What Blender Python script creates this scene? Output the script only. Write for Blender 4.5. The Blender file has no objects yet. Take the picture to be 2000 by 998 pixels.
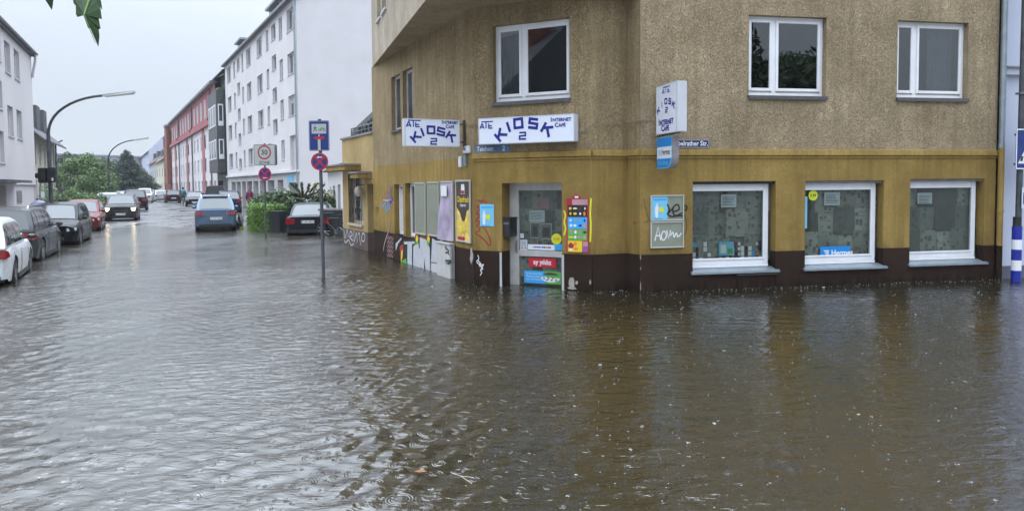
import bpy, bmesh, math, random
import numpy as np
from mathutils import Vector, Matrix
random.seed(7); rng = np.random.default_rng(7)
S = bpy.context.scene; COL = S.collection
R = math.radians
# ---------------------------------------------------------------- camera
CF, PITCH, ROLL, CY, H = 1450., .0474759, -.0076493, 429.35, 1.95
cr, sr, cp, sp = math.cos(ROLL), math.sin(ROLL), math.cos(PITCH), math.sin(PITCH)
cam = bpy.data.cameras.new('camera'); camo = bpy.data.objects.new('camera', cam); COL.objects.link(camo)
ax = Vector((cr, sr*sp, sr*cp)); ay = Vector((-sr, cr*sp, cr*cp)); fw = Vector((0, cp, -sp))
M = Matrix((ax, ay, -fw)).transposed().to_4x4(); M.translation = (0, 0, H)
camo.matrix_world = M
cam.sensor_width = 36; cam.lens = CF/2000*36; cam.shift_y = -(499-CY)/2000
cam.clip_start = .05; cam.clip_end = 3000
S.camera = camo
S.view_settings.view_transform = 'Standard'; S.view_settings.look = 'None'
S.view_settings.gamma = 1; S.view_settings.use_curve_mapping = False
S.view_settings.exposure = 0.2
S.cycles.use_denoising = True
S.cycles.max_bounces = 7; S.cycles.transparent_max_bounces = 12; S.cycles.volume_bounces = 0
S.cycles.volume_max_steps = 32; S.cycles.volume_step_rate = 5
# ---------------------------------------------------------------- sky and sun
SUN_EL, SUN_AZ = R(52), R(-75)      # azimuth measured from +Y towards +X
W = bpy.data.worlds.new('World'); S.world = W; W.use_nodes = True
nt = W.node_tree; nt.nodes.clear()
def N(t, kind, **kw):
    n = t.nodes.new(kind)
    for k, v in kw.items():
        if k in n.inputs: n.inputs[k].default_value = v
        else: setattr(n, k, v)
    return n
wo = N(nt, 'ShaderNodeOutputWorld'); bg = N(nt, 'ShaderNodeBackground', Strength=.1)
sky = N(nt, 'ShaderNodeTexSky', sky_type='NISHITA'); sky.sun_disc = False
sky.sun_elevation = SUN_EL; sky.sun_rotation = SUN_AZ
tc = N(nt, 'ShaderNodeTexCoord'); sx = N(nt, 'ShaderNodeSeparateXYZ')
nt.links.new(tc.outputs['Generated'], sx.inputs[0])
zc0 = N(nt, 'ShaderNodeMath', operation='MAXIMUM'); nt.links.new(sx.outputs['Z'], zc0.inputs[0]); zc0.inputs[1].default_value = 0
zc1 = N(nt, 'ShaderNodeMath', operation='POWER'); nt.links.new(zc0.outputs[0], zc1.inputs[0]); zc1.inputs[1].default_value = 2.2
ramp = N(nt, 'ShaderNodeMath', operation='MULTIPLY_ADD'); nt.links.new(zc1.outputs[0], ramp.inputs[0]); ramp.inputs[1].default_value = 50; ramp.inputs[2].default_value = 6.5
ns = N(nt, 'ShaderNodeTexNoise'); ns.inputs['Scale'].default_value = 1.6; ns.inputs['Detail'].default_value = 4
nt.links.new(tc.outputs['Generated'], ns.inputs['Vector'])
nr = N(nt, 'ShaderNodeMapRange'); nr.inputs['From Min'].default_value = .3; nr.inputs['From Max'].default_value = .7
nr.inputs['To Min'].default_value = .90; nr.inputs['To Max'].default_value = 1.10
nt.links.new(ns.outputs['Fac'], nr.inputs['Value'])
mu = N(nt, 'ShaderNodeMath', operation='MULTIPLY'); nt.links.new(ramp.outputs[0], mu.inputs[0]); nt.links.new(nr.outputs[0], mu.inputs[1])
vm = N(nt, 'ShaderNodeVectorMath', operation='SCALE'); vm.inputs[0].default_value = (.93, 1.03, 1.17)
nt.links.new(mu.outputs[0], vm.inputs['Scale'])
mx = N(nt, 'ShaderNodeMix', data_type='RGBA'); mx.inputs[0].default_value = .93
nt.links.new(sky.outputs[0], mx.inputs[6]); nt.links.new(vm.outputs[0], mx.inputs[7])
nt.links.new(mx.outputs[2], bg.inputs['Color']); nt.links.new(bg.outputs[0], wo.inputs['Surface'])
sun = bpy.data.lights.new('sun', 'SUN'); sun.energy = .6; sun.angle = R(25); sun.color = (1, .96, .9)
suno = bpy.data.objects.new('sun', sun); COL.objects.link(suno)
sd = Vector((math.sin(SUN_AZ)*math.cos(SUN_EL), math.cos(SUN_AZ)*math.cos(SUN_EL), math.sin(SUN_EL)))
suno.rotation_euler = sd.to_track_quat('Z', 'Y').to_euler(); suno.location = (-20, 10, 40)
# ---------------------------------------------------------------- survey helpers: where a sight line meets the ground or a facade
def ray(x, y):
    a = (x-1000)/CF; b = -(y-CY)/CF
    return ax*a + ay*b + fw
def gnd(x, y, z=0.):
    r = ray(x, y); t = (z-H)/r.z
    return Vector((r.x*t, r.y*t, z))
def atY(x, y, Y):
    r = ray(x, y); return r*(Y/r.y) + Vector((0, 0, H))
class Face:
    """a vertical facade: u runs left to right seen from outside, w is outward, z is up"""
    def __init__(s, P, Q):
        s.P = Vector((P[0], P[1])); Q = Vector((Q[0], Q[1])); s.L = (Q-s.P).length
        s.d = (Q-s.P).normalized(); s.n = Vector((s.d.y, -s.d.x))
        s.rz = math.atan2(s.d.y, s.d.x)
    def pt(s, u, z, w=0.):
        return Vector((s.P.x+s.d.x*u+s.n.x*w, s.P.y+s.d.y*u+s.n.y*w, z))
    def uz(s, x, y, w=0.):
        r = ray(x, y); P = s.P + s.n*w
        t = s.n.dot(P)/(s.n.x*r.x+s.n.y*r.y)
        q = Vector((r.x*t, r.y*t)) - P
        return q.dot(s.d), r.z*t+H
    def rect(s, x0, y0, x1, y1, w=0.):
        a = s.uz(x0, y0, w); b = s.uz(x1, y1, w)
        return a[0], b[0], b[1], a[1]
    def M(s):
        m = Matrix(((s.d.x, s.n.x, 0), (s.d.y, s.n.y, 0), (0, 0, 1))).to_4x4()
        m.translation = (s.P.x, s.P.y, 0); return m       # local (u, w, z)
# ---------------------------------------------------------------- materials
def newmat(name):
    m = bpy.data.materials.new(name); m.use_nodes = True
    t = m.node_tree; b = t.nodes['Principled BSDF']; return m, t, b
def solid(name, col, rough=.6, metal=0., coat=0., spec=.5, var=.0, vscale=4., bump=0., bscale=40.):
    m, t, b = newmat(name); col = tuple(x*.84 for x in col)
    b.inputs['Base Color'].default_value = (*col, 1); b.inputs['Roughness'].default_value = rough
    b.inputs['Metallic'].default_value = metal; b.inputs['Coat Weight'].default_value = coat
    b.inputs['Coat Roughness'].default_value = .05
    b.inputs['Specular IOR Level'].default_value = spec
    if var > 0 or bump > 0:
        c = N(t, 'ShaderNodeTexCoord')
        if var > 0:
            n = N(t, 'ShaderNodeTexNoise'); n.inputs['Scale'].default_value = vscale; n.inputs['Detail'].default_value = 6
            t.links.new(c.outputs['Object'], n.inputs['Vector'])
            r = N(t, 'ShaderNodeValToRGB'); r.color_ramp.elements[0].position = .3; r.color_ramp.elements[1].position = .7
            r.color_ramp.elements[0].color = (*[x*(1-var) for x in col], 1); r.color_ramp.elements[1].color = (*[min(1, x*(1+var)) for x in col], 1)
            t.links.new(n.outputs['Fac'], r.inputs[0]); t.links.new(r.outputs[0], b.inputs['Base Color'])
        if bump > 0:
            n = N(t, 'ShaderNodeTexNoise'); n.inputs['Scale'].default_value = bscale; n.inputs['Detail'].default_value = 3
            t.links.new(c.outputs['Object'], n.inputs['Vector'])
            bp = N(t, 'ShaderNodeBump'); bp.inputs['Distance'].default_value = bump; bp.inputs['Strength'].default_value = 1
            t.links.new(n.outputs['Fac'], bp.inputs['Height']); t.links.new(bp.outputs[0], b.inputs['Normal'])
    return m
def noise_node(t, vec, scale, detail=3, rough=.5, dist=0.):
    n = N(t, 'ShaderNodeTexNoise'); n.inputs['Scale'].default_value = scale; n.inputs['Detail'].default_value = detail
    n.inputs['Roughness'].default_value = rough; n.inputs['Distortion'].default_value = dist
    t.links.new(vec, n.inputs['Vector']); return n.outputs['Fac']
def rng_node(t, v, a, b, c=0., d=1.):
    n = N(t, 'ShaderNodeMapRange'); n.inputs['From Min'].default_value = a; n.inputs['From Max'].default_value = b
    n.inputs['To Min'].default_value = c; n.inputs['To Max'].default_value = d; t.links.new(v, n.inputs['Value']); return n.outputs[0]
def mixc(t, f, a, b, mode='MIX'):
    n = N(t, 'ShaderNodeMix', data_type='RGBA', blend_type=mode)
    for i, v in ((0, f), (6, a), (7, b)):
        if isinstance(v, (tuple, list)): n.inputs[i].default_value = (*v, 1) if len(v) == 3 else v
        elif isinstance(v, (int, float)): n.inputs[i].default_value = v
        else: t.links.new(v, n.inputs[i])
    return n.outputs[2]
def math_node(t, op, a, b=None):
    n = N(t, 'ShaderNodeMath', operation=op)
    for i, v in ((0, a), (1, b)):
        if v is None: continue
        if isinstance(v, (int, float)): n.inputs[i].default_value = v
        else: t.links.new(v, n.inputs[i])
    return n.outputs[0]
def mapped(t, scale=(1, 1, 1), src='Object', rot=(0, 0, 0)):
    c = N(t, 'ShaderNodeTexCoord'); m = N(t, 'ShaderNodeMapping'); m.inputs['Scale'].default_value = scale
    m.inputs['Rotation'].default_value = rot
    t.links.new(c.outputs[src], m.inputs['Vector']); return m.outputs[0]
def bump_to(t, b, h, dist, strength=1.):
    bp = N(t, 'ShaderNodeBump'); bp.inputs['Distance'].default_value = dist; bp.inputs['Strength'].default_value = strength
    t.links.new(h, bp.inputs['Height']); t.links.new(bp.outputs[0], b.inputs['Normal'])
def plaster(name, col, dark, speck=(.42, .56), scale=42., bumpd=.012, streak=.35, top_dirt=None, amount=1., dirt=.75):
    m, t, b = newmat(name); b.inputs['Roughness'].default_value = .9; b.inputs['Specular IOR Level'].default_value = .15
    col = tuple(x*.80 for x in col); dark = tuple(x*.8 for x in dark)
    v = mapped(t)
    n1 = noise_node(t, v, scale, 2, .55, 1.6)
    ridg = math_node(t, 'ABSOLUTE', math_node(t, 'SUBTRACT', n1, .5))
    sp_ = rng_node(t, ridg, .0, .09, 1., 0.)
    n1b = rng_node(t, noise_node(t, v, scale*1.7, 2, .6), *speck, 0, 1)
    sp_ = math_node(t, 'MULTIPLY', sp_, math_node(t, 'ADD', math_node(t, 'MULTIPLY', n1b, .6), .4))
    sp_ = math_node(t, 'MULTIPLY', sp_, amount)
    big = rng_node(t, noise_node(t, v, 1.1, 7, .68), .33, .67)
    c0 = mixc(t, big, [x*.70*q for x, q in zip(col, (1, .97, .9))], [min(1, x*1.14) for x in col])
    vs = mapped(t, (7, 7, .35)); st = rng_node(t, noise_node(t, vs, 1., 4, .6), .42, .75, 0, streak)
    c1 = mixc(t, st, c0, [x*.55 for x in col])
    c2 = mixc(t, sp_, c1, dark)
    if top_dirt:
        c = N(t, 'ShaderNodeTexCoord'); s = N(t, 'ShaderNodeSeparateXYZ'); t.links.new(c.outputs['Object'], s.inputs[0])
        d = rng_node(t, s.outputs['Z'], top_dirt[0], top_dirt[1], 0, 1)
        nn = rng_node(t, noise_node(t, mapped(t, (9, 9, .6)), 1., 3), .35, .6, 0, 1)
        c2 = mixc(t, math_node(t, 'MULTIPLY', math_node(t, 'MULTIPLY', d, nn), dirt), c2, [x*.25 for x in col])
    t.links.new(c2, b.inputs['Base Color'])
    h = math_node(t, 'ADD', math_node(t, 'MULTIPLY', sp_, -1.), noise_node(t, v, scale*2.2, 2))
    bump_to(t, b, h, bumpd)
    return m
def paint(name, col, rough=.25, metal=.35):
    m, t, b = newmat(name)
    v = mapped(t); n = rng_node(t, noise_node(t, v, 5., 5), .35, .7)
    c = mixc(t, n, col, [x*.8+.008 for x in col]); t.links.new(c, b.inputs['Base Color'])
    b.inputs['Metallic'].default_value = metal; b.inputs['Roughness'].default_value = rough
    b.inputs['Coat Weight'].default_value = .15; b.inputs['Coat Roughness'].default_value = .1; b.inputs['Specular IOR Level'].default_value = .3
    drops = rng_node(t, noise_node(t, v, 160., 1), .55, .7)
    bump_to(t, b, drops, .002, .5)
    return m
def glass(name, tint=(.75, .82, .78), ior=1.5, rough=.02, boost=1.0):
    m, t, b = newmat(name); t.nodes.remove(b); o = t.nodes['Material Output']
    tr = N(t, 'ShaderNodeBsdfTransparent'); tr.inputs[0].default_value = (*tint, 1)
    gl = N(t, 'ShaderNodeBsdfGlossy'); gl.inputs['Roughness'].default_value = rough; gl.inputs[0].default_value = (.95, .97, 1, 1)
    fr = N(t, 'ShaderNodeFresnel'); fr.inputs['IOR'].default_value = ior
    f = math_node(t, 'MINIMUM', math_node(t, 'MULTIPLY', fr.outputs[0], boost), 1.)
    geo = N(t, 'ShaderNodeNewGeometry'); f = math_node(t, 'MULTIPLY', f, math_node(t, 'SUBTRACT', 1., geo.outputs['Backfacing']))
    mxs = N(t, 'ShaderNodeMixShader'); t.links.new(f, mxs.inputs[0])
    t.links.new(tr.outputs[0], mxs.inputs[1]); t.links.new(gl.outputs[0], mxs.inputs[2]); t.links.new(mxs.outputs[0], o.inputs['Surface'])
    return m
MAT = dict(
    plaster=plaster('roughcast_plaster', (.53, .42, .275), (.16, .115, .06), scale=27., bumpd=.012, amount=.8, streak=.65),
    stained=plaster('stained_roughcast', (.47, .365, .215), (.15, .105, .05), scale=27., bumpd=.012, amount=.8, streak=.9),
    yellow=plaster('ochre_paint', (.41, .28, .088), (.18, .115, .04), scale=38., bumpd=.005, streak=.8, amount=.75, top_dirt=(1.40, 1.02), dirt=.45),
    ledge=plaster('ledge_paint', (.40, .275, .09), (.10, .06, .02), scale=14., bumpd=.004, streak=.8, amount=.3),
    plinth=plaster('dark_plinth_paint', (.036, .021, .015), (.02, .014, .011), scale=20, bumpd=.004, streak=.3, amount=.4, top_dirt=(.62, .42)),
    wingyellow=plaster('wing_plaster', (.50, .37, .18), (.34, .25, .11), scale=30, bumpd=.006, streak=.35, amount=.3),
    wingplinth=plaster('wing_plinth', (.16, .12, .11), (.08, .06, .05), scale=20, bumpd=.004, streak=.4, amount=.4),
    whitewall=solid('white_render', (.69, .665, .675), .85, var=.05, vscale=.5, bump=.003, bscale=60),
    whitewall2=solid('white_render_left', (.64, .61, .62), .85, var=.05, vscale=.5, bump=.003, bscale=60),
    lowwall=solid('grey_render', (.52, .51, .52), .85, var=.06, vscale=1.),
    redwall=solid('red_render', (.38, .13, .145), .8, var=.08, vscale=1.),
    palewall=solid('pale_render', (.67, .645, .655), .85, var=.04, vscale=1.),
    slate=solid('dark_slate_cladding', (.07, .07, .075), .5, var=.25, vscale=3., bump=.01, bscale=8),
    brickwall=solid('red_brick', (.23, .085, .06), .85, var=.2, vscale=2., bump=.01, bscale=14),
    creamwall=solid('cream_render', (.62, .58, .46), .85, var=.08, vscale=1.),
    greywall=solid('grey_house_render', (.45, .46, .48), .85, var=.06, vscale=1.),
    bluewall=solid('blue_grey_render', (.50, .54, .66), .8, var=.06, vscale=1., bump=.002),
    bluebase=solid('blue_grey_base', (.10, .11, .15), .7, var=.1),
    roofslate=solid('slate_roof', (.085, .09, .10), .55, var=.25, vscale=6., bump=.02, bscale=10),
    rooftile=solid('brown_tile_roof', (.16, .11, .10), .7, var=.25, vscale=5., bump=.02, bscale=10),
    roofpale=solid('pale_roof', (.34, .34, .37), .7, var=.12, vscale=2.),
    zinc=solid('zinc', (.33, .38, .42), .4, .6, var=.15, vscale=6),
    leadgrey=solid('grey_flashing', (.22, .21, .22), .6, var=.2, vscale=8),
    sill=solid('dark_metal_sill', (.10, .105, .11), .35, .3, var=.2, vscale=10),
    wsill=solid('white_sill', (.55, .56, .58), .5, var=.1, vscale=10),
    pvc=solid('white_pvc_frame', (.80, .81, .84), .35, var=.05, vscale=5),
    pvcold=solid('grey_aluminium_frame', (.50, .49, .47), .45, .2, var=.12, vscale=6),
    dark=solid('dark_interior', (.018, .018, .02), .9),
    interior=solid('dim_interior', (.10, .10, .105), .9, var=.4, vscale=.8),
    pane=solid('far_window_pane', (.05, .055, .062), .08, spec=.8, var=.5, vscale=1.3),
    blind=solid('roller_blind', (.42, .42, .42), .7, var=.1),
    black=solid('black_plastic', (.015, .015, .017), .4),
    blackgloss=solid('black_gloss', (.012, .012, .014), .12, coat=.5),
    rubber=solid('tyre_rubber', (.02, .02, .021), .7),
    rim=solid('alloy_rim', (.45, .46, .48), .3, .8),
    chrome=solid('chrome', (.6, .62, .65), .15, 1.),
    carglass=solid('car_window_glass', (.020, .027, .030), .05, spec=.7),
    carglasslight=solid('car_back_window_glass', (.08, .10, .11), .08, spec=.8),
    redlight=solid('tail_light_red', (.26, .006, .012), .12, coat=.8),
    clearlight=solid('headlight_lens', (.50, .53, .56), .1, coat=1.),
    plate=solid('number_plate_white', (.7, .7, .7), .4),
    steel=solid('galvanised_steel', (.20, .21, .22), .5, .5, var=.2, vscale=9),
    postgrey=solid('weathered_grey_post', (.075, .085, .095), .55, .3, var=.3, vscale=5),
    white=solid('white_enamel', (.78, .80, .84), .35, var=.03, vscale=3.),
    lightbox=solid('acrylic_lightbox_face', (.74, .78, .88), .25, var=.03, vscale=2.),
    lightboxside=solid('lightbox_casing', (.55, .56, .60), .4, var=.06, vscale=3.),
    signgrey=solid('sign_reflective_grey', (.42, .45, .43), .4, var=.06, vscale=4),
    navy=solid('navy_letters', (.006, .012, .23), .35),
    blue=solid('sign_blue', (.006, .028, .17), .35, var=.08),
    bluepole=solid('pole_blue', (.008, .02, .30), .4, var=.15, vscale=9),
    hermes=solid('parcel_blue', (.0, .22, .62), .35),
    plateblue=solid('street_plate_navy', (.012, .018, .09), .35, var=.2),
    platefade=solid('faded_street_plate', (.07, .13, .22), .5, var=.5, vscale=3.5),
    red=solid('sign_red', (.38, .012, .03), .4), redink=solid('red_spray', (.30, .02, .02), .6),
    ayred=solid('label_red', (.55, .01, .03), .35),
    yellowink=solid('yellow_print', (.75, .55, .02), .5), lime=solid('lime_sticker', (.62, .68, .02), .45),
    greenink=solid('green_print', (.10, .38, .06), .5), orange=solid('orange_print', (.75, .22, .02), .5),
    skyink=solid('light_blue_print', (.18, .52, .75), .5), cyan=solid('cyan_print', (.03, .36, .78), .5),
    blackink=solid('black_print', (.012, .01, .01), .5), brownink=solid('brown_print', (.055, .035, .03), .4),
    whiteink=solid('white_print', (.75, .76, .78), .5), silver=solid('silver_spray', (.46, .48, .52), .5, var=.12, vscale=6),
    violet=solid('violet_print', (.22, .09, .35), .5), lilac=solid('lilac_poster', (.40, .34, .46), .35, var=.35, vscale=3.),
    greengrey=solid('poster_back', (.24, .26, .20), .35, var=.12, vscale=3), pinkink=solid('pink_spray', (.42, .25, .27), .6, var=.2),
    chips=solid('chips_yellow', (.72, .52, .12), .35, var=.35, vscale=7), frame=solid('poster_frame_alloy', (.55, .55, .50), .4, .3),
    paper=solid('white_paper', (.62, .66, .72), .7, var=.05, vscale=6), cabinet=solid('cabinet_grey', (.46, .46, .45), .6, var=.12, vscale=4),
    cable=solid('dirty_cable', (.20, .16, .11), .7, var=.2, vscale=20), bin=solid('dark_bin_plastic', (.02, .024, .028), .45, var=.2),
    stone=solid('pale_stone', (.45, .40, .33), .8, var=.2, vscale=4),
    bark=solid('bark', (.07, .055, .04), .9, var=.3, vscale=8, bump=.02, bscale=20),
    skin=solid('skin', (.45, .28, .21), .55), coat=solid('magenta_raincoat', (.17, .012, .06), .45), teal=solid('teal_backpack', (.0, .22, .25), .5),
    cloth=solid('dark_cloth', (.015, .016, .022), .8), hair=solid('dark_hair', (.02, .015, .01), .6),
    shutter=solid('white_roller_shutter', (.6, .6, .62), .5), greenleafdry=solid('araucaria_green', (.055, .065, .03), .8, var=.3, vscale=5),
    patch=solid('bare_plaster_patch', (.34, .30, .27), .9, var=.25, vscale=18), chalk=solid('chipped_edge', (.40, .36, .33), .9),
    wallglass=glass('shop_window_glass', (.78, .81, .79), 1.5, .015, 1.0), clearglass=glass('upper_window_glass', (.6, .65, .65), 1.55, .01, 2.4),
    curtain=solid('dim_curtain', (.20, .21, .22), .8, var=.3, vscale=2.),
)
def leafmat(name, c, v=.35):
    m, t, b = newmat(name); b.inputs['Roughness'].default_value = .45
    g = N(t, 'ShaderNodeNewGeometry'); r = rng_node(t, g.outputs['Random Per Island'], 0, 1)
    cc = mixc(t, r, [x*(1-v) for x in c], [min(1, x*(1+v)) for x in c])
    t.links.new(cc, b.inputs['Base Color'])
    b.inputs['Transmission Weight'].default_value = 0.
    return m
MAT['leaf_mid'] = leafmat('green_leaves', (.07, .115, .042)); MAT['leaf_light'] = leafmat('light_leaves', (.10, .165, .055))
MAT['leaf_dark'] = leafmat('dark_leaves', (.045, .07, .035)); MAT['leaf_conifer'] = leafmat('conifer_needles', (.035, .06, .045))
MAT['leaf_hedge'] = leafmat('hedge_leaves', (.13, .23, .045), .4); MAT['leaf_olive'] = leafmat('olive_leaves', (.13, .14, .05))
MAT['flower'] = solid('yellow_flowers', (.55, .53, .30), .6); MAT['leaf_near'] = solid('near_leaf', (.014, .05, .006), .6, var=.3, vscale=20)
def newspaper_mat():
    m, t, b = newmat('newspaper'); b.inputs['Roughness'].default_value = .8
    oi = N(t, 'ShaderNodeObjectInfo'); c = N(t, 'ShaderNodeTexCoord'); a = N(t, 'ShaderNodeVectorMath', operation='ADD')
    k = N(t, 'ShaderNodeVectorMath', operation='SCALE'); k.inputs[0].default_value = (37, 37, 37); t.links.new(oi.outputs['Random'], k.inputs['Scale'])
    t.links.new(c.outputs['Object'], a.inputs[0]); t.links.new(k.outputs[0], a.inputs[1])
    def mp(sc):
        q = N(t, 'ShaderNodeMapping'); q.inputs['Scale'].default_value = sc; t.links.new(a.outputs[0], q.inputs['Vector']); return q.outputs[0]
    lines = rng_node(t, noise_node(t, mp((5, 5, 75)), 1., 1), .47, .53, 0, 1)
    block = rng_node(t, noise_node(t, mp((6, 6, 9)), 1., 1), .42, .5, 0, 1)
    base = mixc(t, oi.outputs['Random'], (.09, .092, .082), (.36, .365, .33))
    c1 = mixc(t, math_node(t, 'MULTIPLY', math_node(t, 'MULTIPLY', lines, block), .4), base, (.10, .12, .10))
    vo = N(t, 'ShaderNodeTexVoronoi', distance='CHEBYCHEV'); vo.inputs['Scale'].default_value = 12.; t.links.new(a.outputs[0], vo.inputs['Vector'])
    s = N(t, 'ShaderNodeSeparateColor'); t.links.new(vo.outputs['Color'], s.inputs[0])
    pic = math_node(t, 'MULTIPLY', rng_node(t, s.outputs[0], .66, .67, 0, 1), rng_node(t, vo.outputs['Distance'], .38, .4, 1, 0))
    pc = mixc(t, noise_node(t, mp((30, 30, 30)), 1., 2), (.04, .04, .04), (.26, .12, .10)); pc = mixc(t, rng_node(t, s.outputs[1], .4, .6), pc, (.09, .11, .11))
    c2 = mixc(t, math_node(t, 'MULTIPLY', pic, .85), c1, pc)
    t.links.new(c2, b.inputs['Base Color']); return m
MAT['news'] = newspaper_mat()
def emis(name, col, st):
    m, t, b = newmat(name); b.inputs['Base Color'].default_value = (*col, 1)
    b.inputs['Emission Color'].default_value = (*col, 1); b.inputs['Emission Strength'].default_value = st; return m
MAT['lamp_on'] = emis('lit_headlight', (1, .80, .45), 14.)
# ---------------------------------------------------------------- object helpers
def tag(o, label=None, cat=None, group=None, kind=None):
    if label: o['label'] = label
    if cat: o['category'] = cat
    if group: o['group'] = group
    if kind: o['kind'] = kind
    return o
def thing(name, label, cat, loc=(0, 0, 0), group=None):
    o = bpy.data.objects.new(name, None); COL.objects.link(o); o.location = loc
    o.empty_display_size = .2
    return tag(o, label, cat, group)
def rootloc(p):
    while p.parent: p = p.parent
    return p.location.copy()
class MB:
    def __init__(s, M=None): s.v = []; s.f = []; s.M = M
    def add(s, vs, fs):
        k = len(s.v)
        s.v += [(s.M @ Vector(q)) if s.M else Vector(q) for q in vs]; s.f += [tuple(i+k for i in f) for f in fs]; return s
    def box(s, c, d, rz=0, rx=0, ry=0):
        m = Matrix.Translation(c) @ Matrix.Rotation(rz, 4, 'Z') @ Matrix.Rotation(ry, 4, 'Y') @ Matrix.Rotation(rx, 4, 'X')
        x, y, z = d[0]/2, d[1]/2, d[2]/2
        return s.add([m @ Vector(p) for p in ((-x,-y,-z),(x,-y,-z),(x,y,-z),(-x,y,-z),(-x,-y,z),(x,-y,z),(x,y,z),(-x,y,z))],
                     [(0,3,2,1),(4,5,6,7),(0,1,5,4),(1,2,6,5),(2,3,7,6),(3,0,4,7)])
    def bb(s, x0, x1, y0, y1, z0, z1):
        return s.box(((x0+x1)/2, (y0+y1)/2, (z0+z1)/2), (abs(x1-x0), abs(y1-y0), abs(z1-z0)))
    def quad(s, *p): return s.add(p, [tuple(range(len(p)))])
    def prism(s, poly, d0, d1, axis='w'):
        """poly of (u,z) extruded along the second axis from d0 to d1"""
        n = len(poly); vs = [(p[0], d0, p[1]) for p in poly]+[(p[0], d1, p[1]) for p in poly]
        fs = [tuple(range(n)), tuple(range(2*n-1, n-1, -1))]+[(i, i+n, (i+1) % n+n, (i+1) % n) for i in range(n)]
        return s.add(vs, fs)
    def tube(s, pts, r, n=8, cap=True):
        pts = [Vector(p) for p in pts]; rs = r if isinstance(r, (list, tuple)) else [r]*len(pts)
        vs, fs = [], []; up = None
        for i, p in enumerate(pts):
            t = (pts[min(i+1, len(pts)-1)]-pts[max(i-1, 0)]).normalized()
            if up is None:
                up = Vector((0, 0, 1)) if abs(t.z) < .9 else Vector((1, 0, 0))
            a = (up-t*up.dot(t)).normalized(); up = a; b = t.cross(a)
            vs += [p+(a*math.cos(2*math.pi*k/n)+b*math.sin(2*math.pi*k/n))*rs[i] for k in range(n)]
        for i in range(len(pts)-1):
            fs += [(i*n+k, i*n+(k+1) % n, (i+1)*n+(k+1) % n, (i+1)*n+k) for k in range(n)]
        if cap: fs += [tuple(range(n-1, -1, -1)), tuple((len(pts)-1)*n+k for k in range(n))]
        return s.add(vs, fs)
    def cyl(s, c, r, h, axis='Z', n=16, r2=None):
        d = {'X': Vector((1,0,0)), 'Y': Vector((0,1,0)), 'Z': Vector((0,0,1))}[axis]; c = Vector(c)
        return s.tube([c-d*h/2, c+d*h/2], [r, r if r2 is None else r2], n)
    def ball(s, c, r, sc=(1, 1, 1), n=10, m=7):
        vs, fs = [], []
        for j in range(m+1):
            th = math.pi*j/m
            vs += [(c[0]+r*sc[0]*math.sin(th)*math.cos(2*math.pi*k/n), c[1]+r*sc[1]*math.sin(th)*math.sin(2*math.pi*k/n), c[2]+r*sc[2]*math.cos(th)) for k in range(n)]
        for j in range(m): fs += [(j*n+k, (j+1)*n+k, (j+1)*n+(k+1) % n, j*n+(k+1) % n) for k in range(n)]
        return s.add(vs, fs)
    def ribbon(s, pts, w, off=.004):
        """flat stroke of width w along (u,z) points lying on a facade"""
        P = [Vector((p[0], p[1])) for p in pts]
        if len(P) >= 4:      # hand-drawn strokes run through their points as a curve
            Q = [P[0]]+P+[P[-1]]; o_, wl = [], []
            for i in range(len(P)-1):
                a, b, c, d = Q[i:i+4]
                for k in range(5):
                    t = k/5; o_.append(.5*((2*b)+(c-a)*t+(2*a-5*b+4*c-d)*t*t+(3*b-a-3*c+d)*t**3))
                    if isinstance(w, list): wl.append(w[i]*(1-t)+w[i+1]*t)
            if isinstance(w, list): w = wl+[w[-1]]
            P = o_+[P[-1]]
        n = len(P); L, Rr = [], []
        for i, p in enumerate(P):
            t = (P[min(i+1, n-1)]-P[max(i-1, 0)]); t = t.normalized() if t.length else Vector((1, 0))
            q = Vector((-t.y, t.x)); ww = w[i] if isinstance(w, (list, tuple)) else w
            L.append(p+q*ww/2); Rr.append(p-q*ww/2)
        s.add([(a.x, off, a.y) for a in L]+[(a.x, off, a.y) for a in Rr], [(i, i+1, n+i+1, n+i) for i in range(n-1)])
        return s
    def text(s, body, u, z, size, off=.004, bold=0., align='CENTER', sx=1., rot=0., depth=.0015):
        vs, fs = text_geo(body, bold, align)
        c_, s_ = math.cos(rot), math.sin(rot)
        s.add([(u+(x*sx*c_-y*s_)*size, off+(depth if k else 0), z+(x*sx*s_+y*c_)*size) for x, y, k in vs], fs); return s
    def build(s, name, mat, parent=None, smooth=False, bevel=0, ident=False):
        loc = rootloc(parent) if parent else Vector((0, 0, 0))
        me = bpy.data.meshes.new(name)
        me.from_pydata([(p-loc)[:] for p in s.v], [], s.f)
        mats = mat if isinstance(mat, (list, tuple)) else [mat]
        for q in mats: me.materials.append(MAT[q] if isinstance(q, str) else q)
        o = bpy.data.objects.new(name, me); COL.objects.link(o)
        if parent: o.parent = parent
        bm = bmesh.new(); bm.from_mesh(me); bmesh.ops.recalc_face_normals(bm, faces=bm.faces)
        if bevel: bmesh.ops.bevel(bm, geom=list(bm.edges), offset=bevel, segments=2, affect='EDGES', clamp_overlap=True)
        bm.to_mesh(me); bm.free()
        if smooth:
            for p in me.polygons: p.use_smooth = True
            if smooth is not True: me.set_sharp_from_angle(angle=R(smooth))
        if not parent and not ident and s.v:          # origin at the thing's base
            mn = Vector([min(q[i] for q in s.v) for i in range(3)]); mxv = Vector([max(q[i] for q in s.v) for i in range(3)])
            c = Vector(((mn.x+mxv.x)/2, (mn.y+mxv.y)/2, mn.z)); me.transform(Matrix.Translation(-c)); o.location = c
        return o
_txt = {}
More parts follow.
